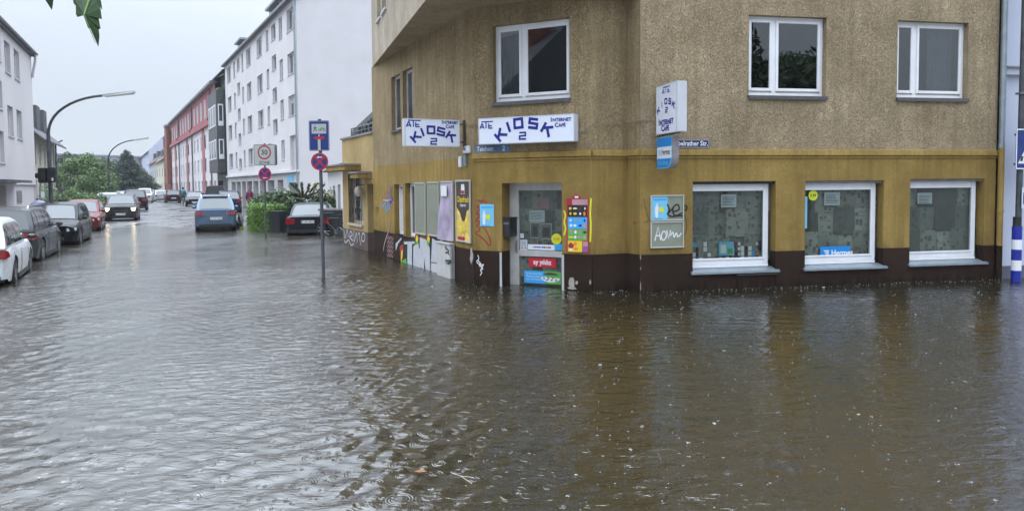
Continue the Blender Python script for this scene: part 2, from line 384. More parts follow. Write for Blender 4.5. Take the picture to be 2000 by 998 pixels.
def text_geo(body, bold, align):
    k = (body, bold, align)
    if k not in _txt:
        cu = bpy.data.curves.new('t', 'FONT'); cu.body = body; cu.size = 1; cu.offset = bold; cu.align_x = align; cu.resolution_u = 2
        cu.fill_mode = 'FRONT'
        ob = bpy.data.objects.new('t', cu); COL.objects.link(ob)
        dg = bpy.context.evaluated_depsgraph_get(); me = bpy.data.meshes.new_from_object(ob.evaluated_get(dg))
        vs = [(v.co.x, v.co.y, 1) for v in me.vertices]; fs = [tuple(p.vertices) for p in me.polygons]
        bpy.data.objects.remove(ob); bpy.data.curves.remove(cu); bpy.data.meshes.remove(me)
        _txt[k] = (vs, fs)
    return _txt[k]
def copy_tree(o, parent=None):
    c = o.copy(); COL.objects.link(c)
    if parent is not None: c.parent = parent
    for ch in list(o.children): copy_tree(ch, c)
    return c
# ================================================================ SETTING
def terrain(x, y):
    d = y
    base = np.interp(d, [-50, 16, 24, 30, 34, 40, 60, 110, 400], [-.34, -.34, -.16, -.06, -.012, .02, .045, .06, .3])
    side = 0.
    return base + side + .016*np.sin(x*.9+y*.23)*np.sin(y*.31-x*.17)*(np.clip((d-26)/6, 0, 1)) + .012*np.sin(x*.31+1.3)*np.sin(y*.9)*np.clip((d-26)/6, 0, 1)
def gz(x, y): return float(terrain(np.array(x), np.array(y)))
def grid_mesh(name, xs, ys, zf, mat, kind='structure', smooth=True):
    X, Y = np.meshgrid(xs, ys); Z = zf(X, Y); nx, ny = len(xs), len(ys)
    v = np.stack([X, Y, Z], -1).reshape(-1, 3).astype(np.float32)
    i = (np.arange(ny-1)[:, None]*nx+np.arange(nx-1)[None]).reshape(-1)
    f = np.stack([i, i+1, i+nx+1, i+nx], 1).astype(np.int32)
    me = bpy.data.meshes.new(name); me.vertices.add(len(v)); me.vertices.foreach_set('co', v.ravel())
    me.loops.add(f.size); me.loops.foreach_set('vertex_index', f.ravel())
    me.polygons.add(len(f)); me.polygons.foreach_set('loop_start', np.arange(0, f.size, 4, dtype=np.int32)); me.polygons.foreach_set('loop_total', np.full(len(f), 4, dtype=np.int32))
    me.update(calc_edges=True); me.materials.append(mat)
    if smooth: me.polygons.foreach_set('use_smooth', np.ones(len(f), bool))
    o = bpy.data.objects.new(name, me); COL.objects.link(o)
    if kind: o['kind'] = kind
    return o
def steps(segs):
    out = []
    for a, b, s in segs: out += list(np.arange(a, b, s))
    return np.array(out+[segs[-1][1]])
# wet asphalt ground, one sheet to the horizon
m, t, b = newmat('wet_asphalt'); v = mapped(t)
n = rng_node(t, noise_node(t, v, .5, 6, .6), .35, .65); n2 = noise_node(t, v, 90., 2)
t.links.new(mixc(t, n, (.04, .04, .043), (.085, .085, .09)), b.inputs['Base Color'])
wet = rng_node(t, noise_node(t, mapped(t, (1, .35, 1), rot=(0, 0, R(28))), .9, 4, .6), .40, .55)
t.links.new(math_node(t, 'ADD', math_node(t, 'MULTIPLY', wet, .25), .13), b.inputs['Roughness'])
bump_to(t, b, math_node(t, 'MULTIPLY', n2, wet), .004); b.inputs['IOR'].default_value = 1.9
ground = grid_mesh('ground', steps([(-900, -100, 100), (-100, 40, 1.), (40, 900, 100)]), steps([(-60, 20, 5), (20, 120, .7), (120, 1500, 60)]), terrain, m)
# flood water
def wave_z(X, Y):
    r = np.random.default_rng(3); Z = np.zeros_like(X)
    def spec(n, l0, l1, ang, spread, slope):
        nonlocal_z = np.zeros_like(X)
        for k in range(n):
            lam = l0*(l1/l0)**r.random(); a = R(ang+spread*(r.random()*2-1)); kx, ky = math.cos(a)*2*math.pi/lam, math.sin(a)*2*math.pi/lam
            ph = r.random()*6.28
            ax_, ay_ = r.random(2)*1.2+.2; mod = .5+.5*np.sin(X*ax_+ph*3)*np.sin(Y*ay_*.8+ph)
            nonlocal_z += slope*lam/6.28*np.sin(kx*X+ky*Y+ph+.6*np.sin(X*.7+Y*.5+ph))*mod
        return nonlocal_z
    def ridged(n, l0, l1, ang, spread, slope):
        out = np.zeros_like(X)
        for k in range(n):
            lam = l0*(l1/l0)**r.random(); a = R(ang+spread*(r.random()*2-1)); ph = r.random()*6.28
            q = (math.cos(a)*X+math.sin(a)*Y)*math.pi/lam+ph+.9*np.sin(X*.9+ph*2+.35*Y)+.5*np.sin(Y*1.3-X*.6+ph)
            mod = np.clip(np.sin(X*(.5+r.random())+ph*3)*np.sin(Y*(.4+r.random())+ph)+.25, 0, 1)
            out += slope*lam*(.62-np.sqrt(np.sin(q)**2+.012))*mod
        return out
    A = ridged(16, .10, .36, 110, 75, .024) + spec(12, .16, .5, 116, 60, .014) + spec(9, .5, 1.6, 112, 34, .013)
    B = spec(9, .12, .35, 150, 30, .032)
    Cc = spec(9, .12, .3, 60, 60, .022)
    # a band of choppier water running out from the corner of the building
    band = np.exp(-((X+.42*(Y-4)*.0+1.3+.10*(Y-8)*1.3)/1.7)**2)
    calm = 1-.6*np.clip((X-1.5)/3, 0, 1)
    left = .8+.5*np.clip((-X-2.5)/3, 0, 1)*np.clip((9-Y)/4, 0, 1)
    Z = (A*left*calm + B*(.20+1.8*band)*calm + Cc*(.25+.9*band))
    fade = np.clip((34-Y)/14, .25, 1)*np.clip((40-np.abs(X+12))/8, 0, 1)*np.clip((60-Y)/20, 0, 1)*np.clip((Y+2)/3, 0, 1)
    # narrow-wave fade where the grid gets coarse
    fade = fade*np.where((Y > 17.5) | (X > 12.5) | (X < -13), np.clip(1-(Y-17.5)/3, 0, 1)*np.clip(1-(X-12.5)/2, 0, 1)*np.clip(1-(-13-X)/3, 0, 1), 1)
    return Z*fade
m, t, b = newmat('murky_flood_water')
b.inputs['IOR'].default_value = 2.75; b.inputs['Roughness'].default_value = .03
v = mapped(t)
n = rng_node(t, noise_node(t, v, .35, 4, .6), .3, .7)
t.links.new(mixc(t, n, (.022, .016, .007), (.013, .0125, .0065)), b.inputs['Base Color'])
fine = noise_node(t, mapped(t, (1, 2.0, 1), rot=(0, 0, R(15))), 5.5, 4, .55, .6)
fine2 = noise_node(t, mapped(t, (1, 1.5, 1), rot=(0, 0, R(-20))), 19., 3, .5, .4)
c = N(t, 'ShaderNodeTexCoord'); s = N(t, 'ShaderNodeSeparateXYZ'); t.links.new(c.outputs['Object'], s.inputs[0])
near = rng_node(t, s.outputs['Y'], 14., 26., 1., 0.)
far = rng_node(t, s.outputs['Y'], 8., 24., 1., 1.5)
t.links.new(math_node(t, 'MAXIMUM', rng_node(t, s.outputs['Y'], 7., 26., .045, .17), rng_node(t, s.outputs['X'], -1., 1.5, .0, .13)), b.inputs['Roughness'])
flat = N(t, 'ShaderNodeCombineXYZ'); t.links.new(s.outputs['X'], flat.inputs[0]); t.links.new(s.outputs['Y'], flat.inputs[1])
def rings(scale, lam, off, gate):
    ad = N(t, 'ShaderNodeVectorMath', operation='ADD'); t.links.new(flat.outputs[0], ad.inputs[0]); ad.inputs[1].default_value = (off, off*.7, 0)
    vo = N(t, 'ShaderNodeTexVoronoi', voronoi_dimensions='2D'); vo.inputs['Scale'].default_value = scale; vo.inputs['Randomness'].default_value = 1
    t.links.new(ad.outputs[0], vo.inputs['Vector'])
    sc = N(t, 'ShaderNodeSeparateColor'); t.links.new(vo.outputs['Color'], sc.inputs[0])
    r = math_node(t, 'DIVIDE', vo.outputs['Distance'], scale)
    rr = math_node(t, 'MULTIPLY', sc.outputs[0], .24/scale)
    env = rng_node(t, math_node(t, 'ABSOLUTE', math_node(t, 'SUBTRACT', r, rr)), 0, lam*1.6, 1, 0)
    wv = math_node(t, 'SINE', math_node(t, 'MULTIPLY', r, 2*math.pi/lam))
    g = rng_node(t, sc.outputs[1], gate, gate+.02)
    return math_node(t, 'MULTIPLY', math_node(t, 'MULTIPLY', env, wv), g)
rg = math_node(t, 'ADD', rings(3.0, .020, 0., .3), rings(6.5, .014, 3.3, .35))
def dimples(scale, rad, off, gate):
    ad = N(t, 'ShaderNodeVectorMath', operation='ADD'); t.links.new(flat.outputs[0], ad.inputs[0]); ad.inputs[1].default_value = (off, off*.7, 0)
    vo = N(t, 'ShaderNodeTexVoronoi', voronoi_dimensions='2D'); vo.inputs['Scale'].default_value = scale; t.links.new(ad.outputs[0], vo.inputs['Vector'])
    sc = N(t, 'ShaderNodeSeparateColor'); t.links.new(vo.outputs['Color'], sc.inputs[0])
    d = rng_node(t, math_node(t, 'DIVIDE', vo.outputs['Distance'], scale), 0, rad, -1, 0)
    return math_node(t, 'MULTIPLY', d, rng_node(t, sc.outputs[1], gate, gate+.02))
rg = math_node(t, 'ADD', rg, math_node(t, 'MULTIPLY', dimples(4.2, .022, 1.7, .6), 2.6))
rg = math_node(t, 'MULTIPLY', math_node(t, 'MULTIPLY', rg, near), rng_node(t, s.outputs['X'], -.8, 1.2, .07, .030))
patch = rng_node(t, noise_node(t, mapped(t, (1, .6, 1), rot=(0, 0, R(20))), .55, 3, .6), .38, .66, .22, 1.25)
lee = rng_node(t, s.outputs['X'], -1.5, 3., 1., .7)
h = math_node(t, 'ADD', math_node(t, 'MULTIPLY', fine, 1.0), math_node(t, 'MULTIPLY', fine2, .32))
h = math_node(t, 'ADD', math_node(t, 'MULTIPLY', math_node(t, 'MULTIPLY', h, math_node(t, 'MULTIPLY', patch, lee)), far), rg)
bump_to(t, b, h, .019)
water = grid_mesh('flood_water', steps([(-120, -40, 8), (-40, -13, .25), (-13, 12.5, .036), (12.5, 40, .8)]),
                  steps([(-30, 2, 2), (2, 17.5, .036), (17.5, 62, .25)]), wave_z, m)
# ================================================================ wall helper
def wall(F, u0, u1, z0, z1, holes, depth, mat, parent, name, w=0., edge=None):
    hs = []
    for h in holes:
        a = (max(h[0], u0), min(h[1], u1), max(h[2], z0), min(h[3], z1))
        if a[0] < a[1]-1e-4 and a[2] < a[3]-1e-4: hs.append((a, h))
    us = sorted({u0, u1, *[round(q, 4) for a, h in hs for q in a[:2]]}); zs = sorted({z0, z1, *[round(q, 4) for a, h in hs for q in a[2:]]})
    mb = MB(F.M())
    for i in range(len(us)-1):
        for j in range(len(zs)-1):
            cu, cz = (us[i]+us[i+1])/2, (zs[j]+zs[j+1])/2
            if any(a[0] < cu < a[1] and a[2] < cz < a[3] for a, h in hs): continue
            mb.quad((us[i], w, zs[j]), (us[i+1], w, zs[j]), (us[i+1], w, zs[j+1]), (us[i], w, zs[j+1]))
    for a, h in hs:
        d = w-depth
        if a[0] == h[0]: mb.quad((a[0], w, a[2]), (a[0], d, a[2]), (a[0], d, a[3]), (a[0], w, a[3]))
        if a[1] == h[1]: mb.quad((a[1], w, a[2]), (a[1], w, a[3]), (a[1], d, a[3]), (a[1], d, a[2]))
        if a[2] == h[2]: mb.quad((a[0], w, a[2]), (a[1], w, a[2]), (a[1], d, a[2]), (a[0], d, a[2]))
        if a[3] == h[3]: mb.quad((a[0], w, a[3]), (a[0], d, a[3]), (a[1], d, a[3]), (a[1], w, a[3]))
    return mb.build(name, mat, parent)
def wall_nrm(o): return o
def bars(mb, u0, u1, z0, z1, t, w0, w1):
    """a rectangular frame of bar width t"""
    mb.bb(u0, u0+t, w0, w1, z0, z1); mb.bb(u1-t, u1, w0, w1, z0, z1)
    mb.bb(u0+t, u1-t, w0, w1, z0, z0+t); mb.bb(u0+t, u1-t, w0, w1, z1-t, z1)
_wcache = {}
def far_window(F, parent, u0, u1, z0, z1, depth=.16, mull=1, sill=True, blind=0., w=0., fm='pvc'):
    """window > frame mesh itself, pane, sill as sub-parts; meshes shared between equal windows of a facade"""
    W_, H_ = round(u1-u0, 2), round(z1-z0, 2); key = (id(F), W_, H_, depth, mull, sill, blind, fm)
    loc = F.pt(u0, z0, w)-rootloc(parent)
    if key in _wcache:
        src = _wcache[key]; c = copy_tree(src, parent); c.location = loc; return c
    m = Matrix(((F.d.x, F.n.x, 0), (F.d.y, F.n.y, 0), (0, 0, 1))).to_4x4()
    def bld(mb, name, mat, par):
        me = bpy.data.meshes.new(name); me.from_pydata([q[:] for q in mb.v], [], mb.f); me.materials.append(MAT[mat])
        o = bpy.data.objects.new(name, me); COL.objects.link(o); o.parent = par; return o
    mb = MB(m); fr = .07
    bars(mb, 0, W_, 0, H_, fr, -depth, -depth+.05)
    for k in range(mull):
        c = W_*(k+1)/(mull+1); mb.bb(c-fr*.6, c+fr*.6, -depth, -depth+.055, fr, H_-fr)
    o = bld(mb, 'window', fm, parent); o.location = loc
    bld(MB(m).bb(fr*.5, W_-fr*.5, -depth-.02, -depth+.01, fr*.5, H_-fr*.5), 'pane', 'pane', o)
    if blind > 0: bld(MB(m).bb(fr, W_-fr, -depth+.012, -depth+.02, H_*(1-blind), H_-fr), 'blind', 'blind', o)
    if sill: bld(MB(m).bb(-.03, W_+.03, -depth+.05, .05, -.05, 0.), 'sill', 'wsill', o)
    _wcache[key] = o; return o
def roof_gable(name, F, u0, u1, zE, depth, rise, mat, parent, over=.3, back=True):
    """gable roof with ridge parallel to the facade"""
    mb = MB(F.M()); t = .12
    P = [(over, zE-over*rise/(depth/2)), (-depth/2, zE+rise), (-depth-over, zE-over*rise/(depth/2))]
    for k in (0, 1):
        a, b = P[k], P[k+1]
        mb.add([(u0, a[0], a[1]), (u1, a[0], a[1]), (u1, b[0], b[1]), (u0, b[0], b[1]), (u0, a[0], a[1]+t), (u1, a[0], a[1]+t), (u1, b[0], b[1]+t), (u0, b[0], b[1]+t)],
               [(0, 1, 2, 3), (7, 6, 5, 4), (0, 4, 5, 1), (1, 5, 6, 2), (2, 6, 7, 3), (3, 7, 4, 0)])
    return mb.build(name, mat, parent)
def gable_end(F, u, zE, depth, rise, mat, parent, z0=-.4, name='gable_wall'):
    mb = MB(F.M()); mb.quad((u, 0, z0), (u, -depth, z0), (u, -depth, zE), (u, -depth/2, zE+rise), (u, 0, zE))
    return mb.build(name, mat, parent)
# ================================================================ CORNER BUILDING WITH THE KIOSK
Q0, Q1, Q2, Q3, Q4 = (-4.0, 21.5), (-.74, 14.45), (1.44, 13.35), (2.12, 13.63), (2.29, 13.25)
dR = (math.sin(R(78.78)), math.cos(R(78.78))); Q5 = (Q4[0]+dR[0]*7.42, Q4[1]+dR[1]*7.42)
F1, F2, F3, F4, F5 = Face(Q0, Q1), Face(Q1, Q2), Face(Q2, Q3), Face(Q3, Q4), Face(Q4, Q5)
ZL0, ZL1, ZD, ZS, ZT = 2.40, 2.56, .674, 5.33, 12.5      # ledge, plinth top, soffit, eave
kb = thing('corner_building', 'ochre and brown roughcast corner building with the kiosk on its ground floor', 'building', (1.5, 16, -.4))
win5 = [F5.rect(1353, 355, 1514, 526), F5.rect(1573, 353.5, 1724, 519), F5.rect(1778, 350, 1920, 511)]
win5 = [(a, b, c, d) for a, b, c, d in win5]
up5 = [F5.rect(1463, 29, 1613, 189), F5.rect(1754, 40, 1889, 193)]
door2 = list(F2.rect(980, 358, 1098, 560)); door2[2] = -.4; door2 = tuple(door2)
up2 = (.45, 2.025, 3.51, 4.95)
up1 = []
for xa, ya, xb, yb in ((764, 152, 781.6, 253), (786, 140, 806, 249)):
    up1.append((F1.uz(xa, ya)[0], F1.uz(xb, ya)[0], F1.uz(xa, 257)[1], F1.uz(xa, ya)[1]))
lo1 = []
for xa, ya, xb, yb in ((769.5, 360.4, 786.5, 460), (791, 358, 810, 464.7)):
    lo1.append((F1.uz(xa, ya)[0], F1.uz(xb, ya)[0], F1.uz(xb, yb)[1], F1.uz(xa, ya)[1]))
faces = [(F1, up1, lo1), (F2, [up2], [door2]), (F3, [], []), (F4, [], []), (F5, up5, win5)]
for i, (F, up, lo) in enumerate(faces):
    zl = 2.49 if i == 0 else ZL1
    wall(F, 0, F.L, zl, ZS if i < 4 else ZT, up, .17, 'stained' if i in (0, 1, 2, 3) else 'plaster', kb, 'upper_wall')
    wall(F, 0, F.L, ZD, zl, lo, .20 if i != 1 else .36, 'yellow', kb, 'ground_floor_wall')
    wall(F, 0, F.L, -.45, ZD, lo, .20 if i != 1 else .36, 'plinth', kb, 'plinth', w=.012)
    if i:      # cornice: a fascia board with a smaller moulding below
        e0 = .0 if i in (1,) else -.0
        mb = MB(F.M()); k = .05
        mb.add([(0, .0, ZL0+.05), (F.L, 0, ZL0+.05), (F.L, k, ZL0+.05), (0, k, ZL0+.05), (0, 0, ZL1), (F.L, 0, ZL1), (F.L, k*.8, ZL1-.012), (0, k*.8, ZL1-.012)],
               [(0, 1, 2, 3), (4, 7, 6, 5), (3, 2, 6, 7), (0, 3, 7, 4), (1, 5, 6, 2)])
        mb.bb(0, F.L, 0, .022, ZL0, ZL0+.05-.012)
        mb.build('cornice', 'ledge', kb)
# upper storeys above the soffit: their wall stands out over the cut-back corner
CN = (-1.17, 12.57); FU = Face((-3.97, 21.46), CN); FV = Face(CN, (Q4[0]-.002, Q4[1]-.0004))
upw = [(1.25, 1.95, 6.35, 7.8), (2.25, 3.0, 6.35, 7.8), (4.6, 6.0, 6.35, 7.8), (1.25, 1.95, 9.2, 10.6), (2.25, 3.0, 9.2, 10.6), (4.6, 6.0, 9.2, 10.6)]
MAT['paleplaster'] = plaster('pale_roughcast', (.60, .53, .43), (.26, .21, .15), scale=30., bumpd=.012, amount=.5)
wall(FU, 0, FU.L, ZS, ZT, upw, .17, 'paleplaster', kb, 'upper_wall')
wall(FV, 0, FV.L, ZS, ZT, [(1.0, 2.4, 6.35, 7.8)], .17, 'plaster', kb, 'upper_wall')
for h in upw: far_window(FU, kb, h[0], h[1], h[2], h[3], depth=.15, mull=0 if h[1]-h[0] < 1 else 1, fm='pvcold')
far_window(FV, kb, 1.0, 2.4, 6.35, 7.8)
mb = MB(); mb.quad(*[(p[0], p[1], ZS-.002) for p in ((-3.97, 21.46), CN, Q4, Q3, Q2, Q1)]); mb.build('soffit', 'plaster', kb)
# closed body: back, far end wall, flat roof
B1, B2 = (Q5[0]-2.2, Q5[1]+10.5), (-3.97+9.3, 21.46+4.0)
mb = MB()
for a, b_ in ((Q5, B1), (B1, B2), (B2, (-3.97, 21.46))): mb.quad((a[0], a[1], -.45), (b_[0], b_[1], -.45), (b_[0], b_[1], ZT), (a[0], a[1], ZT))
mb.build('back_wall', 'palewall', kb)
mb = MB(); pp = [(-3.97, 21.46), CN, Q5, B1, B2]
mb.add([(x, y, ZT) for x, y in pp]+[(x, y, ZT+.3) for x, y in pp], [tuple(range(5)), tuple(range(9, 4, -1))]+[(i, (i+1) % 5, (i+1) % 5+5, i+5) for i in range(5)]); mb.build('roof', 'leadgrey', kb)
# upper windows: outer frame, two sashes, pane each, sill
def house_window(F, h, depth=.17, split=.40, name='window', sashw=.055, label=None, top_gap=.0):
    u0, u1, z0, z1 = h; mb = MB(F.M()); d = -depth
    bars(mb, u0, u1, z0, z1, .065, d, d+.05)
    c = u0+(u1-u0)*split; mb.bb(c-.045, c+.045, d, d+.05, z0+.065, z1-.065)
    mb.bb(u0+.066, u1-.066, d, d+.02, z0+.065, z0+.10)
    w_ = mb.build(name, 'pvc', kb, bevel=.004)
    for a, b_ in ((u0+.055, c-.035), (c+.035, u1-.055)):
        s_ = MB(F.M()); bars(s_, a, b_, z0+.095, z1-.055, sashw, d+.022, d+.068); s_.build('sash', 'pvc', w_, bevel=.005)
        MB(F.M()).bb(a+.04, b_-.04, d+.035, d+.045, z0+.13, z1-.09).build('pane', 'clearglass', w_)
    s_ = MB(F.M()); s_.bb(u0-.02, u1+.02, d+.05, .045, z0-.045, z0-.004); s_.bb(u0-.02, u1+.02, .035, .05, z0-.07, z0-.045); s_.build('sill', 'sill', w_)
    rm = MB(F.M()); x0, x1, y1, y0, a, b_ = u0-.3, u1+.3, d-.02, d-2.2, z0-.5, z1+.3
    rm.quad((x0, y0, a), (x1, y0, a), (x1, y0, b_), (x0, y0, b_)); rm.quad((x0, y0, a), (x0, y1, a), (x0, y1, b_), (x0, y0, b_)); rm.quad((x1, y0, a), (x1, y1, a), (x1, y1, b_), (x1, y0, b_))
    rm.quad((x0, y0, a), (x1, y0, a), (x1, y1, a), (x0, y1, a)); rm.quad((x0, y0, b_), (x1, y0, b_), (x1, y1, b_), (x0, y1, b_)); rm.build('room', 'interior', w_)
    return w_
W1 = house_window(F2, up2, split=.375); W2 = house_window(F5, up5[0], split=.36); W3 = house_window(F5, up5[1], split=.30)
def folds(F, u0, u1, z0, z1, w, mat, par, n=14, amp=.02, name='curtain'):
    mb = MB(F.M()); k = n*4; vs = []
    for i in range(k+1):
        u = u0+(u1-u0)*i/k; vs += [(u, w+amp*math.sin(i*math.pi/2+.4), z0), (u, w+amp*math.sin(i*math.pi/2+.4), z1)]
    mb.add(vs, [(2*i, 2*i+2, 2*i+3, 2*i+1) for i in range(k)]); return mb.build(name, mat, par, smooth=True)
folds(F5, up5[1][0]+.9, up5[1][1]-.1, up5[1][2], up5[1][3], -.32, 'curtain', W3, 5)
folds(F2, up2[0]+.05, up2[0]+.5, up2[2], up2[3], -.32, 'curtain', W1, 4)
for h in up1:
    mb = MB(F1.M()); bars(mb, h[0]+.01, h[1]-.01, h[2], h[3], .07, -.15, -.10); w_ = mb.build('window', 'pvcold', kb)
    MB(F1.M()).bb(h[0]+.04, h[1]-.04, -.16, -.12, h[2]+.03, h[3]-.03).build('pane', 'pane', w_)
    MB(F1.M()).bb(h[0]-.02, h[1]+.02, -.10, .05, h[2]-.05, h[2]-.003).build('sill', 'sill', w_)
for k, h in enumerate(lo1):
    mb = MB(F1.M()); bars(mb, h[0]+.01, h[1]-.01, h[2], h[3], .08, -.19, -.13); w_ = mb.build('window', 'pvc', kb)
    MB(F1.M()).bb(h[0]+.04, h[1]-.04, -.2, -.16, h[2]+.03, h[3]-.03).build('pane', 'pane', w_)
    n = 22 if k == 0 else 0
    for j in range(n):
        z = h[2]+.09+(h[3]-h[2]-.2)*j/n; MB(F1.M()).bb(h[0]+.08, h[1]-.08, -.158, -.145, z, z+(h[3]-h[2]-.2)/n*.86).build('shutter_slat', 'shutter', w_)
# shop windows
shopwins = []
def shop_window(F, h, depth=.2, side=.11):
    u0, u1, z0, z1 = h; d = -depth; mb = MB(F.M())
    bars(mb, u0-.06, u1-.09+.02, z0+.10, z1-.05, .10, d, d+.06)
    mb.bb(u0-.06, u1-.07, d, d+.075, z0+.05, z0+.099)
    w_ = mb.build('shop_window', 'pvc', kb, bevel=.006)
    mb = MB(F.M()); bars(mb, u0+.0, u1-.15, z0+.19, z1-.14, .035, d+.062, d+.078); mb.build('sash', 'pvc', w_, bevel=.004)
    MB(F.M()).bb(u0+.0, u1-.13, d+.03, d+.04, z0+.16, z1-.12).build('pane', 'wallglass', w_)
    sb = MB(F.M()); sb.add([(u0-.04, d+.05, z0+.05), (u1+.06, d+.05, z0+.05), (u1+.06, .07, z0-.01), (u0-.04, .07, z0-.01), (u0-.04, d+.05, z0+.02), (u1+.06, d+.05, z0+.02), (u1+.06, .07, z0-.045), (u0-.04, .07, z0-.045)],
           [(0, 1, 2, 3), (7, 6, 5, 4), (3, 2, 6, 7), (0, 3, 7, 4), (1, 5, 6, 2)]); sb.build('sill', 'zinc', w_)
    n = 0; ncol = 4; nrow = 3; cw = (u1-u0-.1)/ncol; chh = (z1-z0-.24)/nrow
    for i in range(ncol+1):
        for j in range(nrow):
            q = random.random()*.04; c0 = u0-.02+i*cw+random.uniform(-.03, .03); zz = z0+.13+j*chh+random.uniform(-.03, .03)
            s_ = MB(F.M()); wv = d-.03-.008*((i+j) % 3)
            a_ = random.uniform(-.03, .03); W_, H_ = cw+.07, chh+.06
            s_.add([(c0+x*W_-y*H_*a_, wv+.006*math.sin(x*9+y*5+i), zz+y*H_+x*W_*a_) for y in (0, .5, 1) for x in (0, .33, .66, 1)], [(r_*4+k, r_*4+k+1, r_*4+k+5, r_*4+k+4) for r_ in range(2) for k in range(3)])
            s_.build('newspaper_sheet', 'news', w_)
    rm = MB(F.M()); rm.quad((u0-.2, d-.35, z0-.1), (u1+.2, d-.35, z0-.1), (u1+.2, d-.35, z1+.1), (u0-.2, d-.35, z1+.1)); rm.build('backing', 'interior', w_)
    shopwins.append(w_); return w_
for h in win5: shop_window(F5, h)
# rolled shutter housings seen above the panes
for k, h in enumerate(win5):
    MB(F5.M()).bb(h[0]-.02, h[1]-.005, -.19, -.05, h[3]-.048, h[3]-.004).build('shutter_housing', 'leadgrey' if k else 'black', shopwins[k])
def flat(F, px, mat, name, w=.0, th=.004, label=None, cat=None, parent=None, group=None):
    r_ = F.rect(*px, w); o = MB(F.M()).bb(r_[0], r_[1], w, w+th, r_[2], r_[3]).build(name, mat, parent)
    if label: tag(o, label, cat, group)
    return o, r_
WG = -.2+.042   # just outside the shop glass
for px, lab in (((1408, 380, 1438, 405), 'white notice sheet taped inside the leftmost big shop window'), ((1610, 376, 1640, 401), 'white notice sheet in the middle shop window right of the round lime sticker'), ((1792, 377, 1820, 398), 'pale blue notice sheet in the rightmost shop window')):
    o, r_ = flat(F5, px, 'paper', 'paper_notice', -.2+.012, .003, lab, 'notice')
    mb = MB(F5.M())
    for j in range(6): mb.bb(r_[0]+.03, r_[1]-.03-random.random()*.06, -.184, -.1825, r_[3]-.05-j*.028-.008, r_[3]-.05-j*.028)
    q = mb.build('printed_lines', 'blackink', o); q['kind'] = 'stuff'
def disc(F, px, py, rpx, w, mat, name, label, cat, txt, tmat, hz=.5):
    u, z = F.uz(px, py, w); r_ = abs(F.uz(px+rpx, py, w)[0]-F.uz(px-rpx, py, w)[0])/2
    mb = MB(F.M()); mb.prism([(u+r_*math.cos(k*math.pi/12), z+r_*math.sin(k*math.pi/12)) for k in range(24)], w, w+.003)
    o = mb.build(name, mat); tag(o, label, cat)
    MB(F.M()).text(txt, u, z-r_*.25, r_*.72, w+.004, .02).build('lettering', tmat, o); return o
disc(F5, 1588, 382, 9, WG, 'lime', 'round_price_sticker', 'round lime price sticker top left in the middle shop window', 'sticker', '5,99', 'blackink')
o, r_ = flat(F5, (1602, 482, 1660, 505), 'hermes', 'parcel_shop_sticker', WG, .004, 'blue parcel shop sticker at the foot of the middle shop window', 'sticker')
uc, zc = (r_[0]+r_[1])/2, (r_[2]+r_[3])/2; hh = r_[3]-r_[2]
def wing_logo(mb, u, z, s, off):
    for k in range(3): mb.add([(u+s*(.18*k), off, z+s*(.42-.30*k)), (u+s*1.05, off, z+s*(.42-.30*k)), (u+s*(1.0-.08*k), off, z+s*(.22-.30*k)), (u+s*(.26+.18*k), off, z+s*(.22-.30*k))], [(0, 1, 2, 3)])
    return mb
wing_logo(MB(F5.M()).text('Hermes', r_[0]+hh*.95, zc-hh*.21, hh*.62, WG+.005, .03, 'LEFT', .95), r_[0]+hh*.25, zc, hh*.5, WG+.0065).build('lettering', 'whiteink', o)
flat(F5, (1572.5, 384, 1576, 446), 'skyink', 'paper_strip', -.16, .003, 'narrow pale blue strip at the left edge of the middle shop window', 'notice')
o, r_ = flat(F5, (1403, 473, 1432, 498), 'skyink', 'packet', -.225, .03, 'turquoise packet standing among the goods behind the leftmost shop window', 'packet')
MB(F5.M()).bb(r_[0]+.03, r_[0]+.14, -.195, -.192, r_[2]+.04, r_[3]-.05).build('print', 'whiteink', o); MB(F5.M()).bb(r_[0]+.17, r_[1]-.03, -.195, -.192, r_[2]+.03, r_[3]-.12).build('print', 'greenink', o)
ms = ['ayred', 'whiteink', 'blackink', 'whiteink', 'cyan', 'redink', 'greenink', 'paper', 'orange', 'paper']
u = win5[0][0]+.02; k = 0
while u < win5[0][1]-.2:
    w_ = random.uniform(.035, .075); hgt = random.uniform(.05, .09)
    for row in (0, 1, 2, 3):
        if row and random.random() < .18*row: continue
        if 1398 < 1000+CF*F5.pt(u, 0).x/F5.pt(u, 0).y < 1434 and row > 0: continue
        z = win5[0][2]+.155+row*.095
        o = MB(F5.M()).bb(u, u+w_, -.24-.03*row, -.21-.0*row, z, z+hgt).build('goods_packet', ms[(k*7+row*3) % 10])
        tag(o, 'small coloured packets lined up at the foot of the leftmost shop window', 'packet', 'packets behind the leftmost shop window')
        k += 1
    u += w_+.012
# cellar vent under the first window
r_ = F5.rect(1438, 536, 1518, 556, .012)
MB(F5.M()).bb(r_[0], r_[1], .012, .05, r_[3]-.015, r_[3]).build('vent_ledge', 'sill', kb)
mb = MB(F5.M()); bars(mb, r_[0]+.02, r_[1]-.02, -.1, r_[3]-.02, .02, .012, .025); mb.build('cellar_vent', 'plinth', kb)
